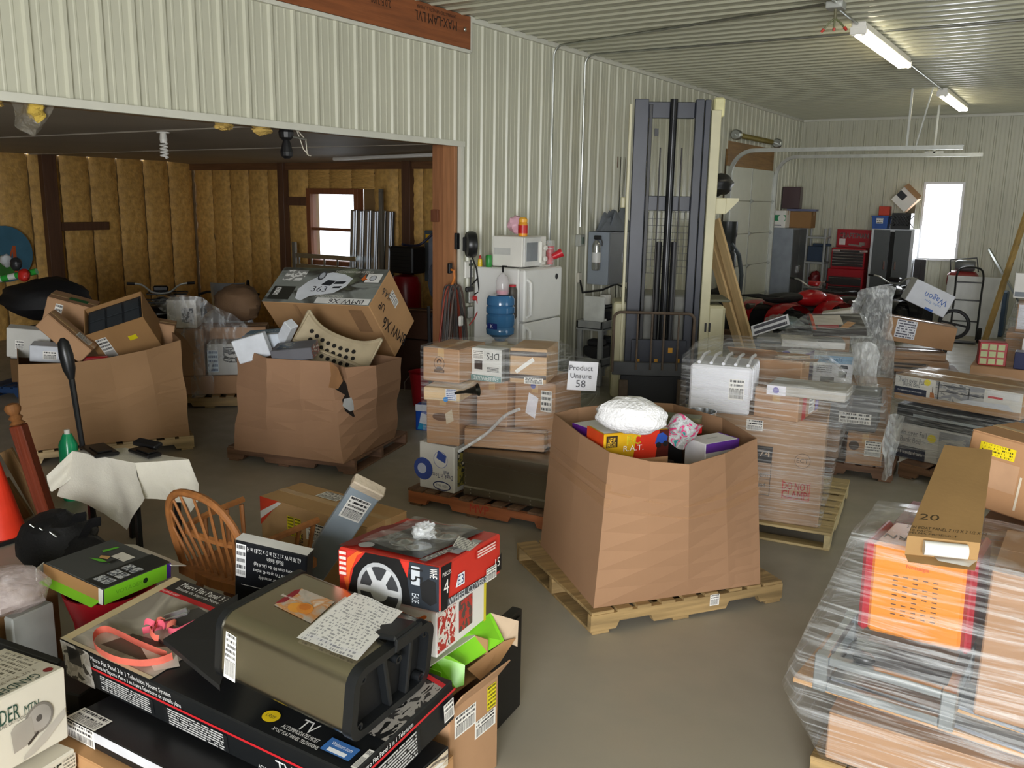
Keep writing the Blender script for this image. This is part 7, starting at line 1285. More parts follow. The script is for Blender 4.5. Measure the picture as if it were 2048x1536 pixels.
tr_ = thing('steering_wheel', 'dark wheel with spokes behind the wagon stack', 'wheel', PY(1908, 648, 13.6), (1.25, .2, .3)); G().tube([(.19*math.cos(2*PI*k/24), .19*math.sin(2*PI*k/24), 0) for k in range(24)], .025, 8, closed=True).obj('wheel_rim', mat('#17171a', .6), tr_, True); G().tube([(-.18, 0, 0), (.18, 0, 0)], .015, 6).obj('spoke', mat('#17171a', .6), tr_); G().tube([(0, 0, 0), (.0, -tr_.location.z*1.02, -.2)], .03, 8).obj('column', mat('#17171a', .6), tr_)
# ---------------------------------------------------------------- bunk bed pallet
p8 = PZ(1800, 962); pallet('pallet under the bunk bed cartons', (p8.x+.62, p8.y+.47), -.26, m=palb, w=1.1)
zb8 = None
c, yw, dm_ = pixbox(.63, (1787, 797), (2040, 842), .21, .55)
bk8 = mat('#1d2740', .45)
bunk1 = carton('bunk bed carton with a yellow sticker on top of its pallet', c, yw, dm_, base=True, col='#a8845e', deco=[('Q', 'f', 0, .28, 1, 1, mat('#d4d2cc', .45), 'printed_band'), ('Q', 'f', 0, .28, .27, .55, bk8, 'printed_band'), ('T', 'f', .13, .42, 'Fits 1 standard twin & 1 full size mattress', .012, '#e4e4e4', 0, .2), ('T', 'f', .14, .84, 'Twin over Full', .04, '#5a6068', 0, .22), ('T', 'f', .14, .7, 'Bunk Bed', .04, '#5a6068', 0, .14), ('D', 'f', .27, .86, .027, mat('#e2d23a', .4)), ('Q', 'f', .34, .28, .72, .98, picmat(['#8a8c92', '#b4b2ae', '#6a6c72', '#4a4c54'], 3, 4), 'printed_picture'), ('Q', 'f', .36, .84, .6, .87, mat('#2a2c30', .4), 'printed_line'), ('Q', 'f', .36, .6, .72, .63, mat('#2a2c30', .4), 'printed_line'), ('Q', 'f', .36, .28, .37, .98, mat('#2a2c30', .4), 'printed_line'), ('Q', 'f', .6, .28, .61, .9, mat('#2a2c30', .4), 'printed_line'), ('P', 'f', [(.3, .3), (.3, .5), (.33, .5), (.34, .3)], mat('#b06a2a', .4)), ('Q', 'f', .315, .5, .32, .75, mat('#5a3a20', .4), 'printed_line'), ('Q', 'f', .74, .7, .98, .95, mat('#d8d8d8', .45), 'printed_band'), ('Q', 'f', .75, .66, .86, .74, redp, 'printed_band'), ('P', 'f', [(.5, .28), (.95, .28), (.9, .5), (.6, .45)], mat('#c9ccd2', .3))])
c2 = V(c)-V((0, 0, .63)); 
low = carton('lower bunk bed carton with wrapped black top', (c2.x+.0, c2.y+.02, PT+.003), yw, (dm_[0]-.02, .5, .3), base=True, m=mat('#c9c8c6', .45), flaps=False, tape=False, deco=[('Q', 'f', 0, 0, .3, .35, bk8, 'printed_band'), ('T', 'f', .16, .75, 'Twin over Full', .05, '#5a6068', 0, .26), ('T', 'f', .16, .55, 'Bunk Bed', .05, '#5a6068', 0, .17), ('D', 'f', .34, .7, .035, mat('#e2d23a', .4)), ('Q', 'f', .4, .1, .9, .95, picmat(['#8a8c92', '#b4b2ae', '#4a4c54'], 3, 2), 'printed_picture'), ('T', 'f', .15, .18, 'Fits 1 standard twin', .03, '#e4e4e4', 0, .24)])
mid8 = carton('black moulded plastic case between the bunk bed cartons', (c2.x+.0, c2.y+.02, PT+.306), yw, (dm_[0]-.05, .5, .16), base=True, m=mat('#26282b', .35), flaps=False, tape=False, name='plastic_case', cat='case', deco=[('Q', 'f', .15, .4, .9, .55, mat('#9aa4a8', .3), 'printed_band')])
wrap('clear stretch film round the lower bunk bed goods', [low, mid8], film2, .12, wob=.02); wrap('thin clear film over the bunk bed carton', [bunk1], film1, .6, wob=.012, infl=.016)
sheet_of_film('torn film hanging from the bunk bed pallet corner', [[PZ(1775, 830, .58), PZ(1800, 826, .58), PZ(1815, 830, .58)], [PZ(1765, 900, .3), PZ(1782, 905, .28), PZ(1795, 900, .3)], [PZ(1758, 962, .03), PZ(1770, 965, .03), PZ(1785, 955, .05)]], filmmat('film_bunch', .3, .8, sx=12, sz=5), seed=9, wob=.04)
# ---------------------------------------------------------------- far right wrapped pallet
p7 = PZ(1990, 760); Y7 = p7.y+.15; pallet('pallet under the far right wrapped stack', (p7.x+.55, p7.y+.5), .0, m=palb)
s7 = [carton('large brown carton in the far right wrapped stack', (p7.x+.55, p7.y+.5, z0h), 0, (1.0, .7, .5), base=True), carton('square brown carton on the far right wrapped stack', (p7.x+.5, p7.y+.5, z0h+.503), .05, (.75, .5, .38), base=True, deco=[('Q', 'f', .02, .1, .3, .95, mat('#e2e3ec', .6), 'paper_sheet')])]
wrap('clear film round the far right stack', s7, film2, .12, wob=.03)
carton('white electronics carton on top of the far right stack', (PY(2046, 505, p7.y+.5).x+.12, p7.y+.5, z0h+.503+.38+.05), .05, (.34, .2, .33), base=True, m=wht, flaps=False, tape=False, deco=[('Q', 'f', .05, .05, .7, .25, mat('#7a828a', .5), 'printed_band')])
bX = PY(1985, 720, 12.0).x+.26; pallet('pallet holding the loose bright cartons', (bX, 12.15), .0, w=1.0, d=.8, m=palb)
carton('wide brown carton under the loose bright cartons', (bX, 12.15, z0h), 0, (.95, .6, .24), base=True); zb7 = z0h+.242
carton('navy carton with a shiny blue edge before the far right stack', (bX+.2, 12.0, zb7), .0, (.46, .24, .2), base=True, m=mat('#1c2350', .3), flaps=False, tape=False)
carton('red carton with green tins printed on it before the far right stack', (bX-.28, 12.05, zb7), .2, (.3, .2, .28), base=True, m=mat('#a81c22', .4), flaps=False, tape=False, deco=[('Q', 'f', .06+.3*i, .06+.31*j, .3+.3*i, .3+.31*j, mat('#b9bf8a', .45), 'printed_picture') for i in range(3) for j in range(3)])
carton('white and red carton before the far right stack', (bX+.2, 12.3, zb7), 0., (.36, .2, .32), base=True, m=picmat(['#e2e0dc', '#b8b8b4', '#a82a2a', '#4a8a3a'], 4, 5), flaps=False, tape=False)
# ================================================================ right foreground pallet
def pxcarton(label, pts, th, m, name='cardboard_box', cat='box', parts=()):
    """carton from the pixels (with heights) of its upper face: front-left, front-right, back-right, back-left; th = thickness downward"""
    q = [PZ(px, py, z) for px, py, z in pts]; c = sum(q, V())/4; n_ = (q[1]-q[0]).cross(q[3]-q[0]).normalized()
    if n_.z < 0: n_ = -n_
    t = thing(name, label, cat, c-n_*th); k = [p-V(t.location) for p in q]
    G().add([p-n_*th for p in k]+k, [(3, 2, 1, 0), (4, 5, 6, 7), (0, 1, 5, 4), (1, 2, 6, 5), (2, 3, 7, 6), (3, 0, 4, 7)]).obj('body', m, t); return t, k, n_
F0 = PZ(1649, 1515, PT+.003); PRx = F0.x
pallet('pallet under the wrapped popcorn machine stack', (F0.x+.56, F0.y+.5), .0, m=palg)
R1 = carton('wide brown carton at the bottom of the popcorn machine stack', (F0.x+.55, F0.y+.42, F0.z), 0., (1.1, .84, .196), base=True)
zr_ = F0.z+.2
Bl = PZ(1590, 1322, .40)
def board(label, x, y, z, w, d, th, yaw, m): return tag(G().box((0, 0, th/2), (w, d, th), b=.003).obj('flat_board', m, None, loc=(x, y, z), rot=(0, 0, yaw)), label, 'board')
board('wide tan flat board sticking out below the steel frame', F0.x+.34, F0.y+.34, zr_+.006, 1.0, .5, .02, -.06, wood('#c79a66', ax=0, var=.1))
board('grey laminate board lying on the tan board', F0.x+.42, F0.y+.3, zr_+.028, .95, .4, .015, -.16, mat('#8d939c', .4, var=.06)); board('tan strip board lying on the grey laminate', F0.x+.36, F0.y+.34, zr_+.045, .9, .3, .018, -.1, wood('#c9a06e', ax=0, var=.1))
board('short grey laminate strip under the steel frame', F0.x+.4, F0.y+.28, zr_+.065, .7, .2, .014, -.2, mat('#969ca4', .4, var=.06))
zf = zr_+.081
ste = mat('#a9b0b4', .35, .8, var=.1, vs=8); sf = thing('galvanised_stand', 'galvanised steel tube frame lying under the popcorn machine', 'frame', (F0.x-.04, F0.y-.0, zf), -.03); fwid, fdep, fh = .44, .42, .148
for x_ in (0, fwid):
    for y_ in (0, fdep): G().box((x_, y_, fh/2), (.05, .05, fh), b=.004).obj('upright', ste, sf)
for z_ in (.02, fh-.02):
    for y_ in (0, fdep): G().box((fwid/2, y_, z_), (fwid-.05, .035, .035), b=.003).obj('rail', ste, sf)
    for x_ in (0, fwid): G().box((x_, fdep/2, z_), (.035, fdep-.05, .035), b=.003).obj('rail', ste, sf)
G().box((fwid/2, fdep/2, .04), (fwid-.06, fdep-.06, .006)).obj('pan', ste, sf)
G().sphere((.14, .02, fh+.015), .03, 10, (1.4, 1, .8)).obj('rubber_knob', blk, sf, True)
org = mat('#e58a1e', .3, var=.04); rdd = mat('#a81428', .3, var=.05)
pm = thing('popcorn_machine', 'orange and red popcorn machine under stretch film', 'popcorn machine', V((-.393, 3.65, .766))-Euler((-.07, -.034, -.037)).to_matrix() @ V((0, 0, .18)), (-.07, -.034, -.037)); pw_, pd_, ph_ = .401, .36, .359
G().box((0, 0, ph_/2), (pw_-.07, pd_, ph_), b=.012).obj('orange_housing', org, pm)
for s in (-1, 1): G().box((s*(pw_/2-.018), 0, ph_/2), (.036, pd_+.006, ph_+.006), b=.014).obj('red_side', rdd, pm)
for i in range(5):
    for j in range(9):
        if j in (3, 7) and i in (1, 3): continue
        G().box((-.075+.032*i*1.1, -pd_/2-.0005, .09+.019*j), (.018, .002, .004)).obj('vent_slot', mat('#5a3210', .6), pm)
text('Nostalgia', (.0, -pd_/2-.002, ph_-.075), (1, 0, 0), (0, 0, 1), .02, '#c8452a', pm, w=.08); text('POPCORN', (0, -.06, ph_+.0015), (-1, 0, 0), (0, -1, 0), .06, '#5a3a14', pm, w=.3)
q = PZ(1928, 1424, .44); rbx = carton('tall brown carton beside the popcorn machine under stretch film', (q.x+.33, q.y+.3, zf), -.02, (.6, .5, .56), base=True, col='#a98464', tape=False)
sb_, kk, nn = pxcarton('long tan sunroom panel carton lying open-ended over the popcorn machine', ((1815, 1071, 1.085), (1961, 1086, 1.085), (1985, 900, 1.22), (1889, 890, 1.22)), .075, cardmat('#a58356'))
u_ = (kk[1]-kk[0]).normalized(); v_ = (kk[3]-kk[0]).normalized(); cF = (kk[0]+kk[1])/2+nn*.001
text('SUN BOAT PANEL 7 1/2 X 3 1/2 X 53', cF+v_*.07, u_, v_, .022, '#4a3a22', sb_, w=.26); text('10 PACK', cF+v_*.045-u_*.08, u_, v_, .014, '#4a3a22', sb_); text('DELMA PRODUCT', cF+v_*.025-u_*.04, u_, v_, .014, '#4a3a22', sb_); text('20', cF+v_*.16-u_*.07, u_, v_, .05, '#4a3a22', sb_)
G().tube([kk[0]+u_*.06-nn*.03-v_*.02, kk[0]+u_*.2-nn*.03-v_*.02], .026, 12).obj('white_roll', wht, sb_, True); G().add([kk[1]-nn*.07, kk[1]-u_*.14-nn*.07, kk[1]-u_*.12-v_*.05-nn*.06, kk[1]-u_*.02-v_*.07-nn*.06], [(0, 1, 2, 3)]).obj('flap', wht, sb_); G().add([kk[0]-nn*.075, kk[1]-nn*.075, kk[1]-nn*.078-v_*.06, kk[0]-nn*.078-v_*.05+u_*.02], [(0, 1, 2, 3)]).obj('flap', cardmat('#a58356'), sb_)
tb9 = carton('big brown carton with a yellow sticker overhanging the sunroom panel carton', (-.065, 4.499, 1.053), (-.062, .064, -.349), (.478, .45, .335), col='#b48a64', deco=[('Q', 'f', .1, .72, .42, .88, printmat('#e8d21e', '#4a4418', 4, .4)), ('Q', 'f', .2, .3, .48, .68, mat('#bd9674', .6), 'peeled_patch'), ('Q', 'f', .5, .1, .52, .55, mat('#d8cdb8', .3), 'tape_strip')])
c9 = carton('brown carton hidden behind the popcorn machine carrying the overhanging carton', (.06, 4.62, F0.z), -.1, (.6, .5, .71), base=True)
r9 = carton('red appliance carton under film behind the popcorn machine', (-.46, 4.4, F0.z), -.05, (.3, .45, .66), base=True, m=mat('#8e1c26', .4), flaps=False, tape=False)
pallet('second pallet behind the popcorn machine stack', (F0.x+.5, F0.y+1.56), .0, m=palg)
cs = [V((-.62, 3.4, zf)), V((-.7, 3.6, zf)), PZ(1635, 1225, zf+.17)]
wrap('clear stretch film round the popcorn machine stack', [R1, rbx], film2, .12, [(F0.x-.1, F0.y-.07, zf+.19), (F0.x-.1, F0.y-.07, zf-.02), (F0.x-.1, F0.y+.5, zf+.19), (F0.x-.175, F0.y+.04, zf-.04), (F0.x-.175, F0.y+.64, zf-.04), (F0.x+1.05, F0.y-.07, zf), (-.62, 3.42, .985), (-.17, 3.4, .985), (-.62, 3.87, .98), (-.17, 3.9, .98)], wob=.02, infl=.01, cuts=6)
# ================================================================ side room goods
def at(px, py, P, off=0.):
    """point on the vertical plane through P facing the photographer"""
    n = V((P[0], P[1], 0)).normalized(); return PN(px, py, V(P)+n*off, n)
GL = V(gb1.location); GL2 = V(gb2.location)
wh2 = mat('#c9c8c2', .6, var=.06)
def seat(label, px, py, P, off, e, dims, **k): return carton(label, at(px, py, P, off), e, dims, **k)
# left bulk box contents
yl_ = .85
seat('flat white carton poking from the left bulk box', 60, 684, GL, .16, (.15, .12, yl_), (.34, .12, .26), m=wh2, flaps=False, tape=False, deco=[('Q', 'f', .2, .3, .4, .6, plabel(.4, 3))])
seat('white carton with blue print poking from the left bulk box', 97, 704, GL, -.12, (.1, .1, yl_), (.26, .16, .14), m=mat('#d0d4dc', .5), flaps=False, tape=False, deco=[('Q', 'f', .4, .2, .8, .7, plabel(.5, 3))])
seat('brown carton with a barcode on top of the left bulk box', 143, 626, GL, .28, (.1, .3, yl_), (.38, .3, .26), deco=[('Q', 'f', .2, .3, .36, .85, plabel(.5, 4)), ('Q', 't', .4, .3, .8, .6, mat('#3a7a4a', .5), 'printed_band')])
seat('slim brown carton with a shipping label leaning in the left bulk box', 134, 672, GL, -.28, (.1, .8, yl_), (.44, .2, .15), deco=[('Q', 'r', .1, .1, .9, .8, plabel(.4, 6)), ('Q', 't', .6, .2, .9, .8, plabel(.4, 6, 3))])
oc2 = thing('open_carton', 'big open brown carton showing a dark panel on the left bulk box', 'box', at(246, 655, GL, -.05), (.62, -.32, .75)); W2, D2, H2 = .5, .34, .36; cmt2 = cardmat('#a07a50')
for c_, d_ in (((0, -D2/2, 0), (W2, .006, H2)), ((0, D2/2, 0), (W2, .006, H2)), ((-W2/2, 0, 0), (.006, D2, H2)), ((W2/2, 0, 0), (.006, D2, H2)), ((0, 0, -H2/2), (W2, D2, .006))): G().box(c_, d_).obj('side', cmt2, oc2)
G().box((0, 0, H2/2-.04), (W2-.04, D2-.04, .02)).obj('dark_panel', mat('#22262a', .35), oc2)
for i in range(3):
    for j in range(2): G().box((-.15+.15*i, -.07+.14*j, H2/2-.028), (.13, .12, .006)).obj('panel_window', mat('#34393e', .3), oc2)
quad('label', (-.2, -D2/2-.005, -.16), (.09, 0, 0), (.0, 0, .26), plabel(.4, 7), oc2); quad('sticker', (.05, -D2/2-.005, -.02), (.07, 0, 0), (0, 0, .05), mat('#e2d21e', .5), oc2)
seat('small brown carton at the far corner of the left bulk box', 326, 664, GL, .16, (.1, .2, yl_), (.2, .2, .2))
tag(G().box((0, 0, .03), (.2, .06, .06), b=.01).obj('red_strip', mat('#a81c22', .4), None, loc=at(192, 722, GL, -.3)+V((0, 0, -.02)), rot=(0, 0, yl_)), 'red packet beside the slim carton in the left bulk box', 'packet')
carton('brown filler carton low inside the left bulk box', (GL.x, GL.y, .36), 1.12, (.8, .6, .42))
# second bulk box contents: perforated shell, cartons, foam
sh_ = thing('perforated_shell', 'beige plastic carrier shell with round holes in the torn bulk box', 'carrier', at(672, 700, GL2, -.02), (.25, .3, .3)); bg = mat('#b3a487', .5)
def shell(a, b): x = (a-.5)*.7; y = (b-.5)*.2; return V((x, y-.05*(1-(2*a-1)**2), .1*abs(2*a-1)**3+.2*b-.1))
g = G(); g.grid(20, 8, shell); o = g.obj('shell_wall', bg, sh_, True)
G().tube([shell(a/16, 1)+V((0, 0, .005)) for a in range(17)], .016, 6).obj('shell_rim', bg, sh_, True); G().tube([shell(0, 1), shell(0, 0), shell(1, 0), shell(1, 1)], .014, 6).obj('shell_rim', bg, sh_, True)
for i in range(8):
    for j in range(3):
        aa, bb_ = .14+.085*i+.03*(j % 2), .25+.22*j; p = shell(aa, bb_); n_ = (shell(aa, bb_+.1)-p).cross(shell(aa+.05, bb_)-p).normalized(); n_ = n_ if n_.y < 0 else -n_
        u_ = (shell(aa+.05, bb_)-p).normalized(); v_ = n_.cross(u_).normalized(); rr_ = .019
        G().add([p+n_*.006+(u_*math.cos(2*PI*k/12)+v_*math.sin(2*PI*k/12))*rr_ for k in range(12)], [tuple(range(12))]).obj('hole', mat('#1c1812', .9), sh_)
seat('blue and white carton in the torn bulk box', 536, 678, GL2, .14, (.1, -.1, .5), (.36, .2, .12), m=mat('#c9d2dc', .5), flaps=False, tape=False, deco=[('Q', 't', 0, .3, 1, 1, mat('#7a9ab4', .5), 'printed_band'), ('T', 't', .6, .6, 'MAINSTAYS', .04, '#e8eef4'), ('Q', 'f', 0, 0, .3, 1, mat('#3a6a9a', .5), 'printed_band')])
seat('white foam slab in the torn bulk box', 505, 695, GL2, -.06, (.1, -.3, .5), (.28, .08, .2), m=mat('#dde2ea', .7), flaps=False, tape=False, name='foam_slab', cat='foam')
seat('grey game carton in the torn bulk box', 590, 702, GL2, -.24, (.2, -.12, .5), (.34, .2, .1), m=mat('#6a6a70', .5), flaps=False, tape=False, deco=[('Q', 't', .1, .2, .5, .8, picmat(['#4a5a6a', '#8a8a80', '#3a3a40'], 3), 'printed_picture'), ('Q', 'r', 0, 0, 1, 1, picmat(['#5a5a60', '#8a3a3a', '#d0d0d0', '#3a4a7a'], 4), 'printed_picture')])
seat('white foam corner piece in the torn bulk box', 574, 664, GL2, -.02, (.3, .7, .2), (.09, .09, .22), m=mat('#d8dce2', .7), flaps=False, tape=False, name='foam_corner', cat='foam')
carton('brown filler carton low inside the torn bulk box', (GL2.x, GL2.y, .36), .22, (.7, .6, .4))
# wrapped pallet between the two bulk boxes
w0 = PZ(435, 815); yp_ = .75; wc0 = V((w0.x-.35, w0.y+.35, 0)); pallet('old pallet of the loosely wrapped stack between the bulk boxes', (wc0.x, wc0.y), yp_, m=palg)
def onp(dx, dy, z): return V((wc0.x+dx*math.cos(yp_)-dy*math.sin(yp_), wc0.y+dx*math.sin(yp_)+dy*math.cos(yp_), z))
w5 = [carton('low brown carton in the loosely wrapped stack', onp(0, 0, PT+.003), yp_, (1.1, .85, .2), base=True),
      carton('white toy carton with yellow pictures in the loosely wrapped stack', onp(.2, -.22, PT+.205), yp_, (.55, .35, .34), base=True, m=mat('#b9b8b2', .5), flaps=False, tape=False, deco=[('Q', 'f', .3, .4, .8, .9, picmat(['#b9b8b2', '#3a3a36', '#b9b8b2', '#b99a2a'], 3, 3), 'printed_picture'), ('Q', 'f', .0, .1, .2, .8, printmat('#c9d8e2', '#4a5a7a', 5, .5)), ('Q', 'f', .75, .4, .95, .95, mat('#c9962a', .5), 'printed_band')]),
      carton('brown carton beside the toy carton in the loosely wrapped stack', onp(-.3, -.21, PT+.205), yp_, (.4, .4, .5), base=True), carton('brown carton under the sack in the loosely wrapped stack', onp(.1, .215, PT+.205), yp_, (.8, .4, .46), base=True),
      carton('white appliance carton at the back of the loosely wrapped stack', onp(-.32, -.2, PT+.71), yp_, (.3, .28, .3), base=True, m=wht, flaps=False, tape=False, deco=[('Q', 'f', .5, .2, .9, .7, picmat(['#dcdce0', '#4a4a50', '#dcdce0'], 5, 2), 'printed_picture')])]
WP = onp(0, -.45, 0)
sk = rag('brown_sack', 'brown sack slumped on the loosely wrapped stack', 'sack', onp(.2, .1, PT+.205+.46+.26), (.3, .22, .2), mat('#6b5138', .8, bump=.3), 6, n=18, rough=.15)
sheet_of_film('loose torn film draped over the brown sack', [[at(300, 598, WP, .1), at(360, 592, WP, -.05), at(405, 596, WP, -.1), at(450, 620, WP, -.05), at(505, 660, WP, .0)], [at(335, 630, WP, -.1), at(370, 640, WP, -.12), at(395, 650, WP, -.14), at(430, 680, WP, -.12), at(480, 690, WP, -.05)], [at(385, 700, WP, -.12), at(390, 720, WP, -.14), at(400, 730, WP, -.14), at(415, 735, WP, -.14), at(425, 740, WP, -.12)], [at(385, 790, WP, -.12), at(392, 805, WP, -.14), at(400, 800, WP, -.14), at(415, 790, WP, -.14), at(425, 795, WP, -.12)]], filmmat('film_drape', .08, .6, sx=7, sz=3), w=22, h=16, wob=.04, seed=4)
# snowmobile and dark quad
q_ = V((-9.4, 7.6, 0)); 
sn = thing('snowmobile', 'white and black snowmobile with a silver windscreen in the side room', 'snowmobile', (at(465, 620, q_).x, at(465, 620, q_).y, 0), -.9); sw = mat('#d5d7da', .3); sbk = mat('#17181a', .4)
zc_ = at(465, 605, q_).z
G().sphere((.55, 0, zc_-.28), 1, 16, (.6, .3, .28)).obj('hood', sw, sn, True); G().sphere((.35, 0, zc_-.34), 1, 14, (.7, .34, .26)).obj('side_panel', sbk, sn, True)
G().grid(8, 6, lambda a, b: V((.32+.28*b-.12*(2*a-1)**2, (a-.5)*(.44-.16*b), zc_-.02+.0+.3*(1-b)))).obj('windscreen', mat('#9a9c9c', .15, .6), sn, True)
G().sphere((-.55, 0, zc_-.18), 1, 14, (.75, .19, .14)).obj('seat', sbk, sn, True); G().box((-.5, 0, .28), (1.5, .38, .3), b=.1).obj('track', mat('#1a1a1a', .8), sn); 
for s in (-1, 1): G().tube([(-.1, s*.3, .06), (.9, s*.36, .05), (1.25, s*.36, .16)], .03, 6).obj('ski', sbk, sn, True); G().sphere((.86, s*.16, zc_-.2), .09, 10, (.6, 1, .7)).obj('headlamp', chrome, sn, True)
for s in (-1, 1): G().tube([(.8, s*.36, .06), (.6, s*.2, .4)], .02, 6).obj('ski_leg', galv, sn)
G().tube(smoothpts([(.15, -.38, zc_+.12), (.2, -.2, zc_+.16), (.25, 0, zc_+.05), (.2, .2, zc_+.16), (.15, .38, zc_+.12)], 3), .016, 6).obj('handlebar', sbk, sn, True)
G().tube([(.2+.06*math.cos(k*.6), .25, zc_+.22+.09*math.sin(k*.6)) for k in range(9)], .012, 5).obj('cable_loop', sbk, sn, True)
quad_bike('black quad bike half hidden behind the loosely wrapped stack', V((at(330, 640, V((-11, 7.8, 0))).x, at(330, 640, V((-11, 7.8, 0))).y, 0)), -.7, '#141416')
# ladder, aluminium planks and poles by the side room window
Ya = SY-.35
def yb(px, py): return PY(px, py, Ya)
x0, x1 = yb(693, 480).x, yb(775, 480).x; zt5 = yb(730, 420).z
for k in range(6):
    w_ = (x1-x0)/6; tag(G().box((0, 0, zt5/2), (w_*.9, .06, zt5-.02*(k % 2)), b=.008).box((0, -.035, zt5/2), (w_*.3, .02, zt5*.98), b=.003).obj('aluminium_plank', mat('#a9adb2', .3, .85, var=.1, stretch=(9, 9, .5)), None, loc=(x0+w_*(k+.5), Ya+.04*k*.2, 0), rot=(-.06, 0, 0)), 'silver aluminium scaffold plank under the side room window, '+['directly below the glass', 'second from the glass', 'third from the glass', 'third from the weathered poles', 'second from the weathered poles', 'next to the weathered poles'][k], 'plank', 'aluminium scaffold planks')
for k, px in enumerate((770, 776)): tag(G().box((0, 0, yb(px, 378+6*k).z/2), (.06, .05, yb(px, 378+6*k).z), b=.004).obj('weathered_pole', wood('#6a6458'), None, loc=(yb(px, 450).x, Ya-.08-.07*k, 0)), 'grey weathered pole beside the aluminium planks, '+['left', 'right'][k]+' of the pair', 'pole')
la = thing('aluminium_ladder', 'grey aluminium ladder lying on its side under the side room window', 'ladder', (yb(600, 500).x, Ya-.12, 0)); xl_ = yb(690, 500).x-yb(600, 500).x+.4; z0l, z1l = yb(640, 533).z, yb(640, 512).z
for z_ in (z1l, z0l): G().box((xl_/2-.05, 0, z_), (xl_, .03, .07), b=.003).obj('ladder_rail', galv, la)
G().box((0, 0, z1l*.5+.1), (.07, .05, z1l+.22), b=.004).obj('support_post', wood('#6a6458'), la); G().box((xl_*.5, .02, z0l/2), (.06, .04, z0l), b=.003).obj('support_post', wood('#6a6458'), la)
for k in range(4): G().tube([(.1+.28*k, 0, z0l), (.1+.28*k, 0, z1l)], .016, 6).obj('rung', galv, la)
# red air compressor
K = at(812, 620, V((-8.0, 9.8, 0))); kz = at(812, 548, V((-8.0, 9.8, 0))).z; ac = thing('air_compressor', 'tall red air compressor with a black motor housing', 'compressor', (K.x, K.y, 0)); cr_ = mat('#8e1420', .3)
G().lathe([(.05, .12), (.17, .16), (.215, .26), (.215, kz-.14), (.17, kz-.03), (.04, kz)], 26).obj('tank', cr_, ac, True)
for k in range(3): G().tube([(.15*math.cos(k*2.1), .15*math.sin(k*2.1), .3), (.2*math.cos(k*2.1), .2*math.sin(k*2.1), 0)], .02, 6).obj('leg', cr_, ac)
hz = at(812, 495, K).z; G().box((.05, -.02, (kz+hz)/2+.02), (.42, .3, hz-kz), b=.02).obj('motor_housing', mat('#161617', .5), ac)
for k in range(6): G().box((.05, -.172, kz+.06+.05*k), (.36, .01, .012)).obj('grille_slot', mat('#0c0c0c', .7), ac)
G().tube([(-.2, -.1, kz), (-.17, -.12, kz+.1), (-.17, -.12, hz-.05), (-.22, -.1, hz+.02)], .012, 6).obj('chrome_pipe', chrome, ac, True)
pipe('dark blue air hose running up from the compressor to the breaker box', smoothpts([V((K.x+.16, K.y-.26, hz+.06)), at(838, 490, K), at(870, 465, K), PY(890, 462, SY-.3)]), .018, 'air_hose', mat('#24243a', .5), 'hose')
c_ = PY(872, 512, SY-.12); bb = thing('breaker_box', 'grey breaker box with a yellow warning label', 'breaker box', (c_.x, SY-.14, c_.z)); G().box((0, 0, 0), (.32, .12, .75), b=.01).obj('box_body', mat('#4a565e', .45), bb); G().box((.03, -.065, -.02), (.2, .01, .66), b=.003).obj('cover', mat('#8d97a6', .45), bb); quad('warning_label', (-.13, -.064, .2), (.09, 0, 0), (0, 0, .12), mat('#d8a81e', .5), bb)
for k, (px, py, c2_) in enumerate(((884, 560, '#23262e'), (880, 600, '#3a3d44'))):
    P_ = PX(px, py, WX-.32); rag('work_jacket', ['dark navy work jacket hanging behind the jamb post', 'grey work coat hanging below the navy jacket'][k], 'jacket', (WX-.36, JY+.12+.0*k, P_.z-.3*k), (.06, .13, .18), mat(c2_, .9, bump=.4), 3+k, rough=.25)
# red bucket, detergent, dark stack by the compressor
bk_ = PZ(838, 812); t = thing('red_bucket', 'red plastic bucket with a handle behind the wrapped middle stack', 'bucket', (bk_.x, bk_.y+.1, 0)); hb_ = .36; G().lathe([(.13, 0), (.17, hb_), (.18, hb_+.01), (.165, hb_), (.125, .01)], 22).obj('bucket_wall', mat('#b01c28', .4), t, True); G().tube([(-.17, 0, hb_-.02), (-.2, -.1, hb_-.12), (-.15, -.16, hb_-.2)], .006, 6).obj('handle', galv, t)
dt = PZ(842, 863); carton('blue laundry detergent carton on the floor by the middle stack', (dt.x, dt.y+.1, .13), .3, (.2, .12, .26), m=mat('#1c4aa8', .3), flaps=False, tape=False, deco=[('P', 'f', [(.2, .3), (.3, .7), (.7, .6), (.8, .2)], mat('#e8ecf2', .4)), ('Q', 'f', 0, .75, 1, 1, mat('#d8dce4', .4), 'printed_band'), ('P', 'f', [(.1, .05), (.2, .3), (.6, .25), (.5, .05)], mat('#2a9ac8', .4))])
ds = PZ(800, 790); carton('dark brown carton on the floor beside the compressor', (ds.x-.1, ds.y+.5, .3), .2, (.5, .4, .6), col='#4a3428'); carton('upper dark brown carton stacked beside the compressor', (ds.x-.1, ds.y+.52, .6+.17), .25, (.46, .38, .32), col='#54392a')
plank('thin black stick standing beside the cable coil', (PY(862, 640, JY-.1).x, JY-.1, 0), PY(857, 612, JY-.12), .03, .03, blk, 'black_stick', 'stick')
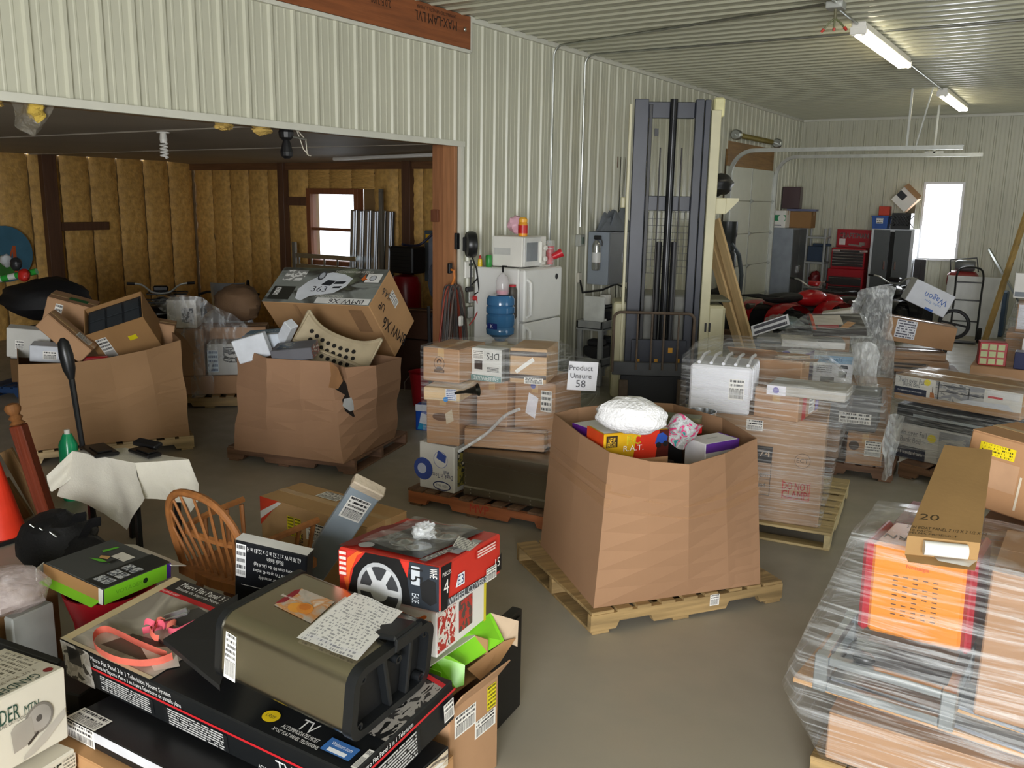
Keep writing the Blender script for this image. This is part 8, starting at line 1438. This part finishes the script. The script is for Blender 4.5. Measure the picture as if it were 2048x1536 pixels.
# far left edge
q_ = V((-10.7, 4.85, 0)); lz = lambda px, py, off=0.: at(px, py, q_, off)
t = lz(45, 600); cv = rag('covered_quad', 'black cover heaped over a vehicle at the left edge', 'cover', (t.x, t.y+.3, lz(45, 615).z+.08), (.45, .5, .24), mat('#131315', .7, bump=.3, bs=6), 5, n=20, rough=.18)
tag(G().box((0, 0, lz(45, 660).z/2), (.7, .5, lz(45, 660).z), b=.02).obj('footlocker', mat('#1c1c1f', .6), None, loc=(t.x, t.y+.35, 0), rot=(0, 0, .4)), 'dark footlocker below the black cover', 'footlocker')
p_ = lz(25, 553, -.35); o = thing('toy_tube', 'green and white striped toy tube on the black cover', 'toy', p_, (0, 1.35, .6))
for k in range(7): G().lathe([(.035, -.28+.08*k), (.035, -.2+.08*k)], 12).obj('tube_section', mat(['#2fa03a', '#d8dcd4'][k % 2], .4), o, True)
for k, (px, py, c2_) in enumerate(((12, 535, '#b9bcbe'), (32, 542, '#2a2a2c'), (48, 565, '#c0281f'))): rag('bagged_toy', ['grey', 'black', 'red'][k]+' bagged toy on the black cover', 'toy', lz(px, py-14, -.2-.16*k), (.07, .06, .07), mat(c2_, .4), k+2, rough=.2)
p_ = PX(8, 508, SX+.14); gp_ = thing('round_panel', 'round blue children panel with an orange animal shape on the foam wall', 'panel', (SX+.15, p_.y, p_.z)); G().lathe([(.42, 0), (.42, .02)], 30, (0, 0, 0), 'x').obj('disc', mat('#3f6f86', .6), gp_); G().add([(.025, .1+.05*math.cos(a*.7), .02*math.sin(a*.7)-.02+.1*math.sin(a)) for a in range(9)], [tuple(range(9))]).obj('animal_shape', mat('#b8562a', .6), gp_); G().box((.024, .14, -.08), (.004, .05, .4)).obj('animal_shape', mat('#b8562a', .6), gp_); G().lathe([(.2, 0), (.2, .004)], 20, (.022, -.08, -.22), 'x').obj('green_hill', mat('#3f7a34', .6), gp_)
e0 = PZ(15, 800); carton('brown carton with a yellow label at the left edge', (e0.x-.05, e0.y+.45, .28), .45, (.5, .4, .26), col='#7a5c3c', deco=[('Q', 'f', .3, .3, .8, .75, printmat('#d8c82a', '#3a3a1a', 2, .6))]); carton('white carton with picture above the yellow-labelled carton', (e0.x-.05, e0.y+.45, .28+.13+.16), .45, (.48, .4, .3), m=wh2, flaps=False, tape=False, deco=[('Q', 'f', .1, .2, .5, .8, picmat(['#c9c8c2', '#d8a08a', '#c9c8c2', '#8aa04a'], 4, 2), 'printed_picture')])
pallet('blue pallet at the left edge', (e0.x-.05, e0.y+.5), .45, w=1.0, d=.8, m=mat('#1f3d66', .6))
